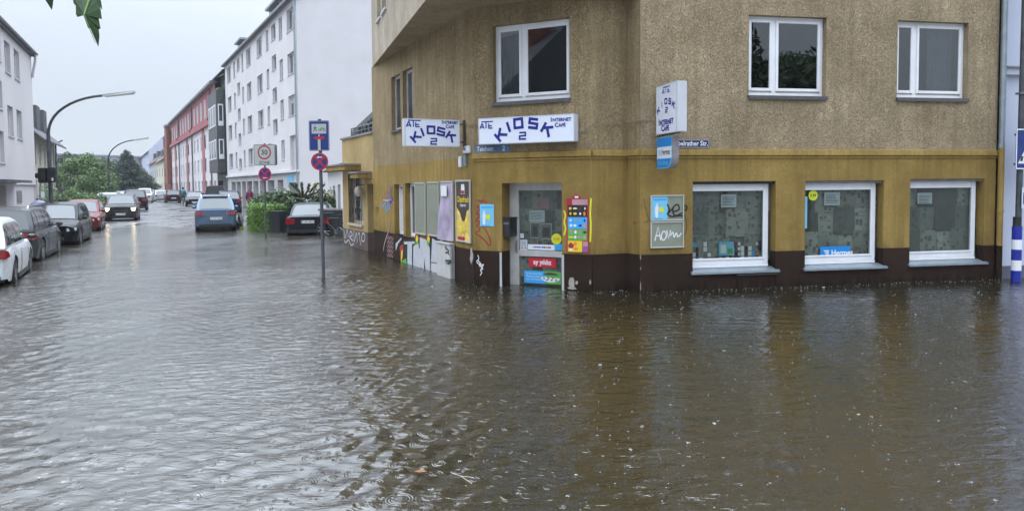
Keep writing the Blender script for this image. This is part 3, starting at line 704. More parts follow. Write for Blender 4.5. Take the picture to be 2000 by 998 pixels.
# ---------------------------------------------------------------- door
DD = -.36; r0 = F2.rect(994, 360, 1099, 500, DD); du0 = F2.uz(994, 450, DD)[0]; du1 = door2[1]-.0
MB(F2.M()).bb(door2[0], du0+.005, DD-.02, DD-.005, -.4, door2[3]).build('door_recess_wall', 'plinth', kb)
g0 = F2.uz(1015, 450, DD)[0]; zt_ = F2.uz(1050, 372, DD)[1]; zm1 = F2.uz(1050, 489, DD)[1]; zm0 = F2.uz(1050, 501, DD)[1]
dr = MB(F2.M()); dr.bb(du0, g0, DD-.03, DD+.045, -.4, zt_); dr.bb(du0, du1+.12, DD-.03, DD+.045, zt_, door2[3]+.05); dr.bb(g0, du1+.05, DD-.03, DD+.04, zm0, zm1); dr.bb(du1-.02, du1+.1, DD-.03, DD+.045, -.4, zt_)
dr.bb(g0-.02, du1, DD-.03, DD+.04, -.4, -.25)
door = dr.build('door', 'pvcold', kb, bevel=.006)
MB(F2.M()).bb(g0-.01, du1+.05, DD-.005, DD+.005, zm1-.01, zt_+.01).build('pane', 'wallglass', door)
MB(F2.M()).bb(g0-.01, du1+.05, DD-.005, DD+.005, -.3, zm0+.01).build('pane', 'wallglass', door)
mb = MB(F2.M()); hz0, hz1 = F2.uz(1011, 493, DD)[1], F2.uz(1011, 468, DD)[1]; hu = F2.uz(1011, 480, DD)[0]
mb.bb(hu-.018, hu+.018, DD+.045, DD+.052, hz0, hz1); mb.tube([(hu, DD+.05, hz0+.02), (hu, DD+.10, hz0+.04), (hu, DD+.10, hz1-.04), (hu, DD+.05, hz1-.02)], .011); mb.build('handle', 'leadgrey', door)
MB(F2.M()).bb(du0+.045, du0+.052, DD+.045, DD+.047, -.4, zt_-.03).build('door_seam', 'leadgrey', door)
for i in range(4):
    for j in range(5):
        c0 = g0-.04+i*.26; zz = -.3+j*.45 if j < 2 else zm1-.03+(j-2)*.40
        s_ = MB(F2.M()); a_ = random.uniform(-.04, .04); wv = DD-.02-.006*((i+j) % 3)
        s_.add([(c0+x*.30-y*.44*a_, wv+.005*math.sin(x*7+j), zz+y*(.47 if j < 2 else .43)+x*.3*a_) for y in (0, 1) for x in (0, .5, 1)], [(0, 1, 4, 3), (1, 2, 5, 4)]); s_.build('newspaper_sheet', 'news', door)
MB(F2.M()).bb(du0-.1, du1+.3, DD-.3, DD-.28, -.4, 2.1).build('backing', 'interior', door)
wd = DD+.008
def sticker(px, mat, name, label, cat, w=wd, th=.003, F=F2, group=None): return flat(F, px, mat, name, w, th, label, cat, None, group)
o, r_ = sticker((1034, 411, 1064, 434), 'paper', 'paper_notice', 'white notice sheet hung at head height on the shop door', 'notice', DD-.012)
mb = MB(F2.M()); [mb.bb(r_[0]+.02, r_[1]-.03-random.random()*.05, DD-.008, DD-.0065, r_[3]-.04-j*.03-.006, r_[3]-.04-j*.03) for j in range(5)]; q = mb.build('printed_lines', 'blackink', o); q['kind'] = 'stuff'
for px, lab in (((1036, 434, 1054, 466), 'smaller framed photograph at left inside the shop door'), ((1056, 436, 1078, 468), 'larger framed photograph at right inside the shop door')):
    o, r_ = sticker(px, 'frame', 'picture', lab, 'picture', DD-.012)
    MB(F2.M()).bb(r_[0]+.015, r_[1]-.012, DD-.009, DD-.006, r_[2]+.02, r_[3]-.02).build('print', 'curtain', o)
    MB(F2.M()).bb(r_[0]+.05, r_[1]-.05, DD-.006, DD-.004, r_[2]+.05, r_[3]-.08).build('print', 'brownink', o)
o, r_ = sticker((1051, 387, 1072, 408), 'pinkink', 'small_poster', 'faded pink poster high on the shop door', 'poster', DD-.012)
o, r_ = sticker((1016, 456, 1023, 465), 'paper', 'small_label', 'small white label at the left edge of the door pane', 'label')
o, r_ = sticker((1016, 468, 1030, 489), 'paper', 'opening_notice', 'white opening hours sticker in the lower left corner of the door pane', 'sticker')
mb = MB(F2.M()); [mb.bb(r_[0]+.015, r_[1]-.02, wd+.003, wd+.004, r_[3]-.03-j*.03-.008, r_[3]-.03-j*.03) for j in range(3)]; mb.bb(r_[0]+.01, r_[1]-.01, wd+.003, wd+.004, r_[2]+.085, r_[2]+.09); mb.build('printed_lines', 'blackink', o)
for k in range(2): MB(F2.M()).bb(r_[0]+.03+k*.07, r_[0]+.06+k*.07, wd+.003, wd+.005, r_[2]+.03, r_[2]+.06).build('print', 'red', o)
o, r_ = sticker((1031, 477, 1083, 489), 'lightbox', 'service_strip', 'white strip of round coloured symbols along the middle rail of the door', 'sticker')
cs = ['greenink', 'red', 'violet', 'red', 'cyan', 'navy', 'blackink', 'orange', 'red', 'blue']
for k in range(10):
    u = r_[0]+.13+k*(r_[1]-r_[0]-.2)/9.5; MB(F2.M()).cyl((u, wd+.004, (r_[2]+r_[3])/2), .018, .003, 'Y', 10).build('symbol', cs[k], o)
o, r_ = sticker((1083, 476, 1099, 489), 'cyan', 'blue_strip', 'blue strip at the right end of the symbol strip on the door', 'sticker')
disc(F2, 1087, 467, 10, wd+.004, 'lime', 'round_price_sticker', 'round lime price sticker at the right edge of the shop door', 'sticker', '4,99', 'orange')
o, r_ = sticker((1033, 503, 1086, 523), 'ayred', 'phone_sticker', 'red phone company sticker reading ay yildiz in the lower door pane', 'sticker')
uc, zc, hh = (r_[0]+r_[1])/2, (r_[2]+r_[3])/2, r_[3]-r_[2]
MB(F2.M()).text('ay yıldız', uc, zc-hh*.19, hh*.74, wd+.005, .03, sx=.92).build('lettering', 'whiteink', o)
o, r_ = sticker((1024, 528, 1096, 556), 'cyan', 'food_sticker', 'blue and green sticker with a filled pitta at the foot of the door', 'sticker')
W_ = r_[1]-r_[0]; H_ = r_[3]-r_[2]
MB(F2.M()).add([(r_[0]+W_*.58, wd+.004, r_[2]), (r_[1], wd+.004, r_[2]), (r_[1], wd+.004, r_[3]), (r_[0]+W_*.5, wd+.004, r_[3]), (r_[0]+W_*.62, wd+.004, r_[2]+H_*.6)], [(0, 1, 2, 4), (4, 2, 3)]).build('print', 'greenink', o)
mb = MB(F2.M()); mb.prism([(r_[0]+W_*(.72+.2*math.cos(a)), r_[2]+H_*(.72+.20*math.sin(a))) for a in [k*math.pi/7 for k in range(8)]], wd+.005, wd+.007); mb.build('print', 'bark', o)
mb = MB(F2.M()); mb.prism([(r_[0]+W_*(.72+.26*math.cos(a)), r_[2]+H_*(.5+.36*math.sin(a))) for a in [math.pi+k*math.pi/7 for k in range(8)]], wd+.005, wd+.0065); mb.build('print', 'whiteink', o)
for k in range(9): MB(F2.M()).ball((r_[0]+W_*(.55+.04*k), wd+.007, r_[2]+H_*(.42+.1*math.sin(k*2.2))), .02, (1.3, .2, .8), 6, 4).build('print', ['leaf_light', 'whiteink', 'leaf_mid'][k % 3], o)
mb = MB(F2.M())
for j, s_ in enumerate(('So isst du den Tag!', 'Mediterran, aber mit', 'extra viel Geschmack')): mb.text(s_, r_[0]+.04, r_[3]-.065-j*.055, .044, wd+.005, .0, 'LEFT')
mb.build('lettering', 'whiteink', o)
# corner guards on the door jambs
for k in (0, 1):
    u = door2[0]-.05 if k == 0 else door2[1]+.0
    MB(F2.M()).bb(u, u+.045, .012, .02, -.4, .655).build('corner_guard', 'cabinet', kb)
# letter box on the left reveal
a = F2.pt(door2[0], 0, -.14); mF = F2.M(); zl0, zl1 = F2.uz(985, 462, -.15)[1], F2.uz(985, 427, -.15)[1]
mb = MB(mF); mb.bb(door2[0]+.003, door2[0]+.16, -.34, -.02, zl0, zl1); o = mb.build('letter_box', 'black', None, bevel=.012); tag(o, 'black metal letter box fixed in the door recess', 'letter box')
MB(mF).bb(door2[0]+.0, door2[0]+.18, -.35, -.005, zl1, zl1+.03).build('lid', 'black', o, bevel=.008)
MB(mF).bb(door2[0]+.02, door2[0]+.14, -.019, -.012, zl1-.10, zl1-.07).build('slot', 'steel', o)
# ---------------------------------------------------------------- light box signs
def seg_letters(mb, ch, cu, cz, h, rot, off, th=.2, wd_=.85):
    S_ = {'K': [[(0, 0), (0, 1)], [(.86, 1.0), (.06, .46)], [(.36, .62), (.95, 0)]], 'I': [[(.42, 0), (.42, 1)]],
          'O': [[(.1, .1), (.9, .1), (.9, .9), (.1, .9), (.1, .0)]], 'S': [[(.95, .9), (.1, .9), (.1, .52), (.9, .48), (.9, .1), (.02, .1)]],
          '2': [[(.05, .9), (.9, .9), (.9, .52), (.1, .48), (.1, .1), (.98, .1)]],
          'A': [[(0, 0), (.42, 1), (.5, 1), (.92, 0)], [(.2, .3), (.74, .3)]], 'T': [[(-.5, .92), (1.9, .92)], [(.5, 0), (.5, .95)]], 'E': [[(.95, .08), (.1, .08)], [(.1, .0), (.1, .9)], [(.1, .48), (.8, .48)]]}[ch]
    c_, s_ = math.cos(rot), math.sin(rot)
    for k, st in enumerate(S_):
        pts = []
        for x, y in st:
            x_ = (x-.5)*wd_*h; y_ = (y-.5)*h; pts.append((cu+x_*c_-y_*s_, cz+x_*s_+y_*c_))
        for i in range(len(pts)-1):
            a_, b_ = Vector(pts[i]), Vector(pts[i+1]); e = (b_-a_).normalized()*th*h*.5
            if len(pts) > 2 and ch != 'A': a_, b_ = (a_-e if i else a_), (b_+e if i < len(pts)-2 else b_)
            mb.ribbon([a_, b_], th*h, off+.0006*(k*3+i))
KP = dict(wide=dict(K=[(.247, .36, 42), (.335, .63, 20), (.432, .74, 4), (.588, .71, -8), (.735, .45, -32)], h=.40, w=1.0, two=(.475, .27, .30), ate=(.042, .70, .20, .085, .745, .28, .134, .70, .22, .95), inet=(.765, .745, .155), cafe=(.805, .545, .155), sw=1.0),
          small=dict(K=[(.20, .35, 42), (.325, .52, 20), (.468, .60, 0), (.65, .55, -12), (.84, .36, -34)], h=.31, w=1.05, two=(.515, .185, .25), ate=(.075, .79, .19, .155, .825, .25, .230, .79, .20, 1.0), inet=(.665, .84, .135), cafe=(.735, .68, .135), sw=.9),
          tall=dict(K=[(.13, .50, 26), (.31, .60, 12), (.50, .65, 0), (.695, .63, -10), (.88, .54, -26)], h=.12, w=1.15, two=(.53, .475, .115), ate=(.37, .865, .095, .50, .885, .125, .64, .865, .095, 1.45), inet=(.13, .185, .13), cafe=(.27, .055, .13), sw=1.1))
def kiosk_print(M_, W_, H_, off, parent, kind='wide'):
    k = KP[kind]; mb = MB(M_)
    for j, (ch, (u, z, a)) in enumerate(zip('KIOSK', k['K'])): seg_letters(mb, ch, u*W_, z*H_, k['h']*H_, R(a), off+.0001*j, .265, k['w'])
    seg_letters(mb, '2', k['two'][0]*W_, k['two'][1]*H_, k['two'][2]*H_, 0, off, .22, k['w'])
    mb.build('lettering', 'navy', parent); mb = MB(M_); t_ = k['ate']
    seg_letters(mb, 'A', t_[0]*W_, t_[1]*H_, t_[2]*H_, 0, off, .25, t_[9]); seg_letters(mb, 'T', t_[3]*W_, t_[4]*H_, t_[5]*H_, 0, off+.0004, .17, t_[9]*.8); seg_letters(mb, 'E', t_[6]*W_, t_[7]*H_, t_[8]*H_, 0, off+.0002, .23, t_[9]*.95)
    for (u, z, s), big, sm in ((k['inet'], 'I', 'NTERNET'), (k['cafe'], 'C', 'AFÉ')):
        q = s*H_*1.35; dx = q*(.36 if big == 'I' else .74)*k['sw']
        mb.text(big, u*W_, z*H_, q, off, .04, 'LEFT', k['sw']); mb.text(sm, u*W_+dx, z*H_, q*.80, off, .042, 'LEFT', k['sw']*1.02)
    o = mb.build('small_lettering', 'navy', parent)
def lightbox(M_, W_, H_, T_, label, tall='wide', name='lightbox_sign'):
    """local frame: x along the face, -y... y outward, z up; casing from y=-T_ to 0"""
    o = MB(M_).bb(0, W_, -T_, 0, 0, H_).build(name, 'lightboxside', None, bevel=.012); tag(o, label, 'sign')
    mb = MB(M_); bars(mb, .0, W_, 0, H_, .018, -.004, .006); mb.build('rim', 'lightboxside', o)
    MB(M_).bb(.017, W_-.017, 0, .003, .017, H_-.017).build('face', 'lightbox', o)
    kiosk_print(M_, W_, H_, .005, o, tall); return o
def offset_frame(F, u, w, z):
    m_ = F.M(); m_.translation = F.pt(u, z, w); return m_
a_ = F2.uz(935, 283, .22); b_ = F2.uz(1122, 276, .22); zt1 = (F2.uz(935, 234, .22)[1]+F2.uz(1122, 220, .22)[1])/2; zb1 = (a_[1]+b_[1])/2
sg2 = lightbox(offset_frame(F2, a_[0], .22, zb1), b_[0]-a_[0], zt1-zb1, .20, 'wide white light box sign above the corner door reading KIOSK 2')
# the projecting one on the left facade
uw, _ = F1.uz(906, 255)
PW = F1.pt(uw, 0, .12); wid = 1.13
m_ = Matrix(((F1.n.x*-1, F1.d.x, 0), (F1.n.y*-1, F1.d.y, 0), (0, 0, 1))).to_4x4()
zb = H+(358.5-282)/CF*14.6; m_.translation = F1.pt(uw+.09, 2.70, .12+wid)
sg1 = lightbox(m_, wid, .53, .18, 'smaller white projecting KIOSK 2 light box on the left facade, left of the long one', 'small')
o = MB(F1.M()).tube([(uw+.0, .0, 2.80), (uw, .14, 2.80)], .02).tube([(uw, 0, 3.15), (uw, .14, 3.15)], .02).build('bracket', 'steel', sg1)
# tall one projecting from the right facade
u3 = F5.uz(1277, 215)[0]; m_ = Matrix(((F5.n.x, -F5.d.x, 0), (F5.n.y, -F5.d.y, 0), (0, 0, 1))).to_4x4(); m_.translation = F5.pt(u3, 2.80, .12)
sg3 = lightbox(m_, .86, .84, .19, 'tall white KIOSK 2 light box sign projecting from the wall above the blue parcel sign', 'tall')
o = MB(F5.M()).tube([(u3+.09, .0, 2.84), (u3+.09, .14, 2.84)], .018).tube([(u3+.09, 0, 3.56), (u3+.09, .14, 3.56)], .018).tube([(u3+.09, .0, 2.79), (u3+.09, .95, 2.79)], .014).build('bracket', 'steel', sg3)
# blue parcel shop sign below it
m2 = Matrix(((F5.n.x, -F5.d.x, 0), (F5.n.y, -F5.d.y, 0), (0, 0, 1))).to_4x4(); m2.translation = F5.pt(u3+.02, 2.20, .10)
W_, H_ = .66, .55
poly = [(0, 0), (.46, 0)]+[(.46+.2*math.sin(k*math.pi/12), .2-.2*math.cos(k*math.pi/12)) for k in range(1, 7)]+[(.66, H_), (0, H_)]
o = MB(m2).prism(poly, -.12, 0).build('parcel_shop_sign', 'leadgrey'); tag(o, 'blue and white parcel shop sign projecting below the tall light box', 'sign')
MB(m2).prism([(x*.97+.008, y*.97+.008) for x, y in poly], .001, .004).build('face', 'skyink', o)
MB(m2).prism([(.02, H_*.70), (.64, H_*.70), (.64, H_*.975), (.02, H_*.975)], .004, .006).build('print', 'hermes', o)
MB(m2).prism([(.02, H_*.33), (.64, H_*.33), (.64, H_*.68), (.02, H_*.68)], .004, .006).build('print', 'lightbox', o)
MB(m2).prism([(.02, .02)]+[(.45, .02)]+[(.45+.17*math.sin(k*math.pi/12), .19-.17*math.cos(k*math.pi/12)) for k in range(1, 7)]+[(.62, H_*.31), (.02, H_*.31)], .004, .006).build('print', 'hermes', o)
MB(m2).text('Hermes', .22, H_*.44, .145, .007, .01, 'LEFT', .78).build('lettering', 'blackink', o)
wing_logo(MB(m2), .05, H_*.505, .12, .0075).build('wing_mark', 'skyink', o)
MB(m2).text('PaketShop', .07, H_*.12, .12, .007, 0, 'LEFT', .85).build('small_lettering', 'skyink', o)
MB(F5.M()).tube([(u3+.08, 0, 2.3), (u3+.08, .12, 2.3)], .015).tube([(u3+.08, 0, 2.65), (u3+.08, .12, 2.65)], .015).build('bracket', 'steel', o)
# street name plates
r_ = F2.rect(927.5, 283.5, 996, 299); z0_, z1_ = F2.uz(930, 300)[1], F2.uz(930, 284.5)[1]
o = MB(F2.M()).bb(r_[0], r_[1], .004, .012, z0_, z1_).build('street_name_plate', 'platefade', None); tag(o, 'faded blue street name plate Teichstr. 2 under the wide light box', 'street sign')
hh = z1_-z0_; MB(F2.M()).text('Teichstr.', r_[0]+.05, z0_+hh*.27, hh*.78, .013, .01, 'LEFT', .9).text('2', r_[1]-.16, z0_+hh*.24, hh*.88, .013, .01, 'LEFT').build('lettering', 'whiteink', o)
r_ = F5.rect(1290, 275, 1385, 289.5); r_ = (r_[0], r_[1], F5.uz(1350, 289.5)[1], F5.uz(1350, 273)[1])
o = MB(F5.M()).bb(r_[0], r_[1], .004, .012, r_[2], r_[3]).build('street_name_plate', 'plateblue', None); tag(o, 'dark blue street name plate Subbelrather Str. partly behind the blue parcel sign', 'street sign')
hh = r_[3]-r_[2]; mb = MB(F5.M()); bars(mb, r_[0]+.008, r_[1]-.008, r_[2]+.008, r_[3]-.008, .006, .0125, .0135); mb.text('Subbelrather Str.', r_[1]-.03, r_[2]+hh*.28, hh*.80, .0135, .02, 'RIGHT', .88); mb.build('lettering', 'whiteink', o)
# cables
def catenary(p, q, sag, n=10): p, q = Vector(p), Vector(q); return [p.lerp(q, i/n)-Vector((0, 0, sag*4*(i/n)*(1-i/n))) for i in range(n+1)]
e = F2.uz(1134, 259); pts = catenary(F2.pt(e[0], e[1], .03), F2.pt(F2.L, 2.98, .03), .015)+catenary(F3.pt(.03, 2.98, .03), F3.pt(F3.L-.03, 3.04, .03), .0)+[F4.pt(F4.L, 3.06, .03), F5.pt(u3+.05, 3.07, .03)]
o = MB().tube(pts, .007, 5).build('cable', 'cable'); tag(o, 'thin dirty cable running along the wall from the wide light box to the tall one', 'cable')
e = F1.uz(909, 250); pts = catenary(F1.pt(e[0], 3.16, .03), F1.pt(F1.L, 3.10, .03), -.01)+[F2.pt(.1, 3.13, .03)]
o = MB().tube(pts, .007, 5).build('cable', 'cable'); tag(o, 'short cable from the rusty pipe to the left end of the wide light box', 'cable')
u = F1.uz(909, 250)[0]
o = MB(F1.M()).tube([(u, .03, 2.66), (u, .03, 3.22)], .028, 8).build('cable_pipe', 'bark', None, smooth=40); tag(o, 'brown vertical cable pipe beside the smaller light box', 'pipe')
for px, mat, lab in (((899, 306, 904.5, 327), 'paper', 'small pale junction box under the wall line left of the street plate'), ((909, 304, 913.5, 325), 'zinc', 'small grey junction box beside the pale one'), ((908, 286, 920, 299), 'paper', 'little scribbled white box below the brown cable pipe')):
    r_ = F1.rect(*px); o = MB(F1.M()).bb(r_[0], r_[1], .003, .045, r_[2], r_[3]).build('junction_box', mat, None, bevel=.01); tag(o, lab, 'junction box')
    MB(F1.M()).bb(r_[0]+.01, r_[1]-.01, .045, .05, r_[2]+.02, r_[3]-.02).build('cover', mat if mat != 'paper' else 'lightbox', o)
    if 'scribbled' in lab: MB(F1.M()).ribbon([(r_[0]+.03+k*.02, r_[2]+.05+.08*(k % 2)) for k in range(8)], .014, .052).build('scribble', 'blackink', o)
# downpipe at the right end
o = thing('downpipe', 'rain downpipe at the right end of the facade, zinc above and painted ochre below', 'downpipe', F5.pt(F5.L+.03, -.4, .09))
for z0_, z1_, mt in ((-.4, ZD, 'plinth'), (ZD, ZL1+.02, 'ledge'), (ZL1+.02, ZT, 'zinc')):
    MB(F5.M()).tube([(F5.L+.03, .09, z0_), (F5.L+.03, .09, z1_)], .055, 14).build('pipe', mt, o, smooth=40)
for z, mt in ((1.35, 'ledge'), (2.62, 'zinc'), (3.55, 'zinc'), (6.5, 'zinc')): MB(F5.M()).cyl((F5.L+.03, .09, z), .064, .05, 'Z', 14).build('pipe_collar', mt, o, smooth=40)
# ---------------------------------------------------------------- posters on the left facade
def frame_poster(px, yl, yr, face_mat, label, tilt=0):
    """px: x0,x1; yl/yr: (top, bottom) at either side"""
    u0, u1 = F1.uz(px[0], 400)[0], F1.uz(px[1], 400)[0]
    z1 = (F1.uz(px[0], yl[0])[1]+F1.uz(px[1], yr[0])[1])/2; z0 = (F1.uz(px[0], yl[1])[1]+F1.uz(px[1], yr[1])[1])/2
    o = thing('poster_frame', label, 'poster', F1.pt((u0+u1)/2, z0, .02), 'tall framed posters on the left facade')
    mb = MB(F1.M()); bars(mb, u0, u1, z0, z1, .035, .014, .045); mb.build('frame', 'frame', o, bevel=.004)
    if face_mat: MB(F1.M()).bb(u0+.03, u1-.03, .014, .028, z0+.03, z1-.03).build('sheet', face_mat, o)
    return o, (u0, u1, z0, z1)
frame_poster((813, 834), (357, 456), (356, 460), 'greengrey', 'empty grey framed panel, first from the left in the row of four')
frame_poster((837.5, 860), (355.5, 460), (354.5, 463), 'greengrey', 'empty grey framed panel between the first panel and the lilac poster')
o, q = frame_poster((863, 888), (354.5, 467), (353, 470), 'lilac', 'lilac poster curling off its frame beside the crisps poster')
mb = MB(F1.M()); u0, u1, z0, z1 = q; vs = []
for i in range(6):
    for j in range(9):
        x, y = i/5, j/8; vs.append((u0+.02+(u1-u0-.05)*x-(.02+.08*(1-y)**2)*(1-x), .034+.05*(1-y)**2*(1-x)+.02*math.sin(y*5)*(1-x)+.004, z0-.01+(z1-z0-.02)*y))
mb.add(vs, [(i*9+j, (i+1)*9+j, (i+1)*9+j+1, i*9+j+1) for i in range(5) for j in range(8)]); mb.build('loose_sheet', 'lilac', o, smooth=True)
MB(F1.M()).bb(u0+.14, u0+.5, .066, .068, z1-.32, z1-.10).build('print', 'whiteink', o)
o, q = frame_poster((893, 921.5), (352, 471), (351, 475), 'chips', 'brown and yellow crisps poster, nearest the corner in the row of four')
u0, u1, z0, z1 = q; W_, H_ = u1-u0, z1-z0; k = .029
MB(F1.M()).prism([(u0+.04, z1-.04), (u1-.04, z1-.04), (u1-.04, z0+H_*.55), (u0+W_*.74, z0+H_*.50), (u0+W_*.62, z0+H_*.34), (u0+W_*.45, z0+H_*.32), (u0+W_*.28, z0+H_*.47), (u0+.04, z0+H_*.56)], k, k+.002).build('print', 'brownink', o)
MB(F1.M()).text('Chipsfrisch', (u0+u1)/2, z0+H_*.645, .205*W_, k+.003, .02, sx=.90).build('lettering', 'yellowink', o)
MB(F1.M()).text('ungarisch', (u0+u1)/2, z0+H_*.575, .11*W_, k+.003, .01).build('lettering', 'whiteink', o)
MB(F1.M()).prism([(u0+W_*.36, z0+H_*.77), (u0+W_*.64, z0+H_*.77), (u0+W_*.60, z0+H_*.93), (u0+W_*.40, z0+H_*.93)], k+.002, k+.003).build('print', 'whiteink', o)
MB(F1.M()).prism([(u0+W_*.38, z0+H_*.775), (u0+W_*.62, z0+H_*.775), (u0+W_*.62, z0+H_*.83), (u0+W_*.38, z0+H_*.83)], k+.003, k+.004).build('print', 'red', o)
for kk in range(3): MB(F1.M()).ball((u0+W_*(.2+.16*kk), k+.005, z0+H_*.06), .07, (1.2, .1, .6), 8, 5).build('print', 'red', o)
for kk in range(10): MB(F1.M()).ball((u0+W_*(.12+.08*kk), k+.004, z0+H_*(.16+.18*((kk*37) % 10)/10)), .075, (1.2, .08, .7), 8, 5).build('print', ['chips', 'yellowink'][kk % 2], o)
# small blue poster, price board, double notice frame
z0_, z1_ = F2.uz(951, 442)[1], F2.uz(951, 399)[1]; u0, u1 = F2.uz(938, 420)[0], F2.uz(965, 420)[0]
o = MB(F2.M()).bb(u0, u1, .004, .012, z0_, z1_).build('small_poster', 'skyink', None); tag(o, 'light blue poster with a white bottle on the wall left of the door', 'poster')
def bottle_print(F, u0, u1, z0, z1, w, o):
    W_, H_ = u1-u0, z1-z0
    MB(F.M()).prism([(u0+W_*x, z0+H_*y) for x, y in ((.22, .08), (.36, .06), (.42, .5), (.36, .62), (.34, .72), (.28, .72), (.26, .62), (.18, .5))], w, w+.002).build('print', 'whiteink', o)
    MB(F.M()).prism([(u0+W_*(.6+.16*math.cos(k*math.pi/8)), z0+H_*(.42+.13*math.sin(k*math.pi/8))) for k in range(16)], w+.001, w+.003).build('print', 'lime', o)
    MB(F.M()).bb(u0+W_*.1, u1-W_*.08, w, w+.002, z1-H_*.16, z1-H_*.10).build('print', 'cyan', o)
    MB(F.M()).bb(u0+W_*.1, u1-W_*.3, w, w+.002, z0+H_*.02, z0+H_*.05).build('print', 'cyan', o)
bottle_print(F2, u0, u1, z0_, z1_, .013, o)
u0, u1 = F2.uz(1107, 430)[0], F2.uz(1150.5, 430)[0]; z0_, z1_ = F2.uz(1128, 493)[1], F2.uz(1128, 388)[1]
o = MB(F2.M()).bb(u0, u1, .004, .012, z0_, z1_).build('ice_cream_board', 'red', None); tag(o, 'tall colourful ice cream price board on the wall right of the door', 'price board')
W_, H_ = u1-u0, z1_-z0_; F_ = F2.M()
MB(F_).prism([(u0+W_*(.46+.19*math.cos(k*math.pi/8)), z1_+H_*.001+H_*.075*math.sin(k*math.pi/8)) for k in range(9)], .004, .014).build('print', 'red', o)
MB(F_).bb(u0+W_*.38, u0+W_*.54, .014, .015, z1_+H_*.01, z1_+H_*.045).build('print', 'whiteink', o)
MB(F_).bb(u0+W_*.26, u1-.02, .0125, .014, z0_+H_*.885, z0_+H_*.985).build('band', 'pinkink', o)
for a, b__, mt in ((.66, .875, 'blackink'), (.44, .655, 'cyan'), (.225, .435, 'greenink'), (.01, .215, 'yellowink')):
    MB(F_).bb(u0+W_*.06, u0+W_*(.92 if mt != 'yellowink' else .70), .0125, .014, z0_+H_*a, z0_+H_*b__).build('band', mt, o)
rr = random.Random(4); pm = {'blackink': ['yellowink', 'bark', 'whiteink', 'pinkink', 'orange'], 'cyan': ['whiteink', 'pinkink', 'navy', 'whiteink'], 'greenink': ['pinkink', 'lime', 'brownink', 'whiteink'], 'yellowink': ['whiteink', 'orange', 'red']}
for a, b__, mt in ((.66, .875, 'blackink'), (.44, .655, 'cyan'), (.225, .435, 'greenink'), (.01, .215, 'yellowink')):
    for i in range(4 if mt != 'yellowink' else 2):
        for j in range(2):
            cu = u0+W_*(.17+.21*i+.04*rr.random()); cz = z0_+H_*(a+(b__-a)*(.28+.45*j)); sx_ = W_*rr.uniform(.04, .12); sz_ = H_*rr.uniform(.015, .045)
            if rr.random() < .5: MB(F_).prism([(cu+sx_*math.cos(k*math.pi/5), cz+sz_*math.sin(k*math.pi/5)) for k in range(10)], .014, .0155).build('print', rr.choice(pm[mt]), o)
            else: MB(F_).prism([(cu-sx_*.6, cz-sz_), (cu+sx_*.6, cz-sz_*.8), (cu+sx_*.8, cz+sz_*.3), (cu, cz+sz_*1.1), (cu-sx_*.8, cz+sz_*.5)], .014, .0155).build('print', rr.choice(pm[mt]), o)
MB(F_).prism([(u0+W_*(.20+.13*math.cos(k*math.pi/8)), z0_+H_*(.12+.05*math.sin(k*math.pi/8))) for k in range(16)], .0142, .0165).build('print', 'red', o)
for j in range(2): MB(F_).bb(u0+W_*.73, u1-.02, .0125, .0145, z0_+H_*(.015+.10*j), z0_+H_*(.105+.10*j)).build('print', ['violet', 'pinkink'][j], o)
# double notice frame on the right facade
u0, u1 = F5.uz(1269.5, 430)[0], F5.uz(1334.5, 430)[0]; za, zb_, zc_ = F5.uz(1300, 381)[1], F5.uz(1300, 432)[1], F5.uz(1300, 484)[1]
o = thing('notice_frame', 'double aluminium notice frame with black and white scrawls left of the shop windows', 'notice frame', F5.pt((u0+u1)/2, zc_, .02))
for a, b__, n_ in ((zb_+.006, za, 0), (zc_, zb_-.006, 1)):
    mb = MB(F5.M()); bars(mb, u0, u1, a, b__, .022, .004, .04); mb.build('frame', 'frame', o, bevel=.003)
    MB(F5.M()).bb(u0+.02, u1-.02, .004, .02, min(a, b__)+.02, max(a, b__)-.02).build('panel', 'greengrey', o)
ua = F5.uz(1303, 400)[0]; MB(F5.M()).bb(u0+.03, ua, .021, .025, zb_+.035, za-.03).build('small_poster', 'skyink', o)
bottle_print(F5, u0+.03, ua, zb_+.035, za-.03, .0255, o)

def zz2(x, y): return (1240+x/2.375, 140+y/2.375)
g1 = [[(150, 615), (160, 640), (150, 662), (170, 640), (180, 628)], [(178, 650), (205, 640), (200, 618), (182, 625), (176, 650), (190, 668), (220, 655)], [(150, 660), (170, 672), (215, 668), (222, 672)], [(225, 620), (240, 625), (238, 640), (225, 645)]]
g2 = [[(92, 785), (108, 720), (120, 783)], [(96, 762), (118, 760)], [(130, 740), (122, 765), (132, 782), (145, 765), (142, 745), (130, 740)], [(148, 735), (155, 775), (166, 735)], [(163, 762), (176, 745), (182, 768), (192, 748), (200, 766), (216, 748)]]
mb = MB(F5.M()); [mb.ribbon([F5.uz(*zz2(*p), .027) for p in st], .028, .027+.0006*i) for i, st in enumerate(g1)]; mb.build('black_scrawl', 'blackink', o)
mb = MB(F5.M()); [mb.ribbon([F5.uz(*zz2(*p), .022) for p in st], .022, .022+.0006*i) for i, st in enumerate(g2)]; mb.build('white_scrawl', 'whiteink', o)
mb = MB(F5.M()); mb.ribbon([F5.uz(*zz2(*p), .004) for p in [(225, 655), (238, 690), (240, 730), (228, 765)]], .012, .004); mb.ribbon([F5.uz(*zz2(*p), .004) for p in [(38, 590), (52, 640), (62, 690), (38, 700)]], .010, .004); mb.build('graffiti', 'bark', kb)
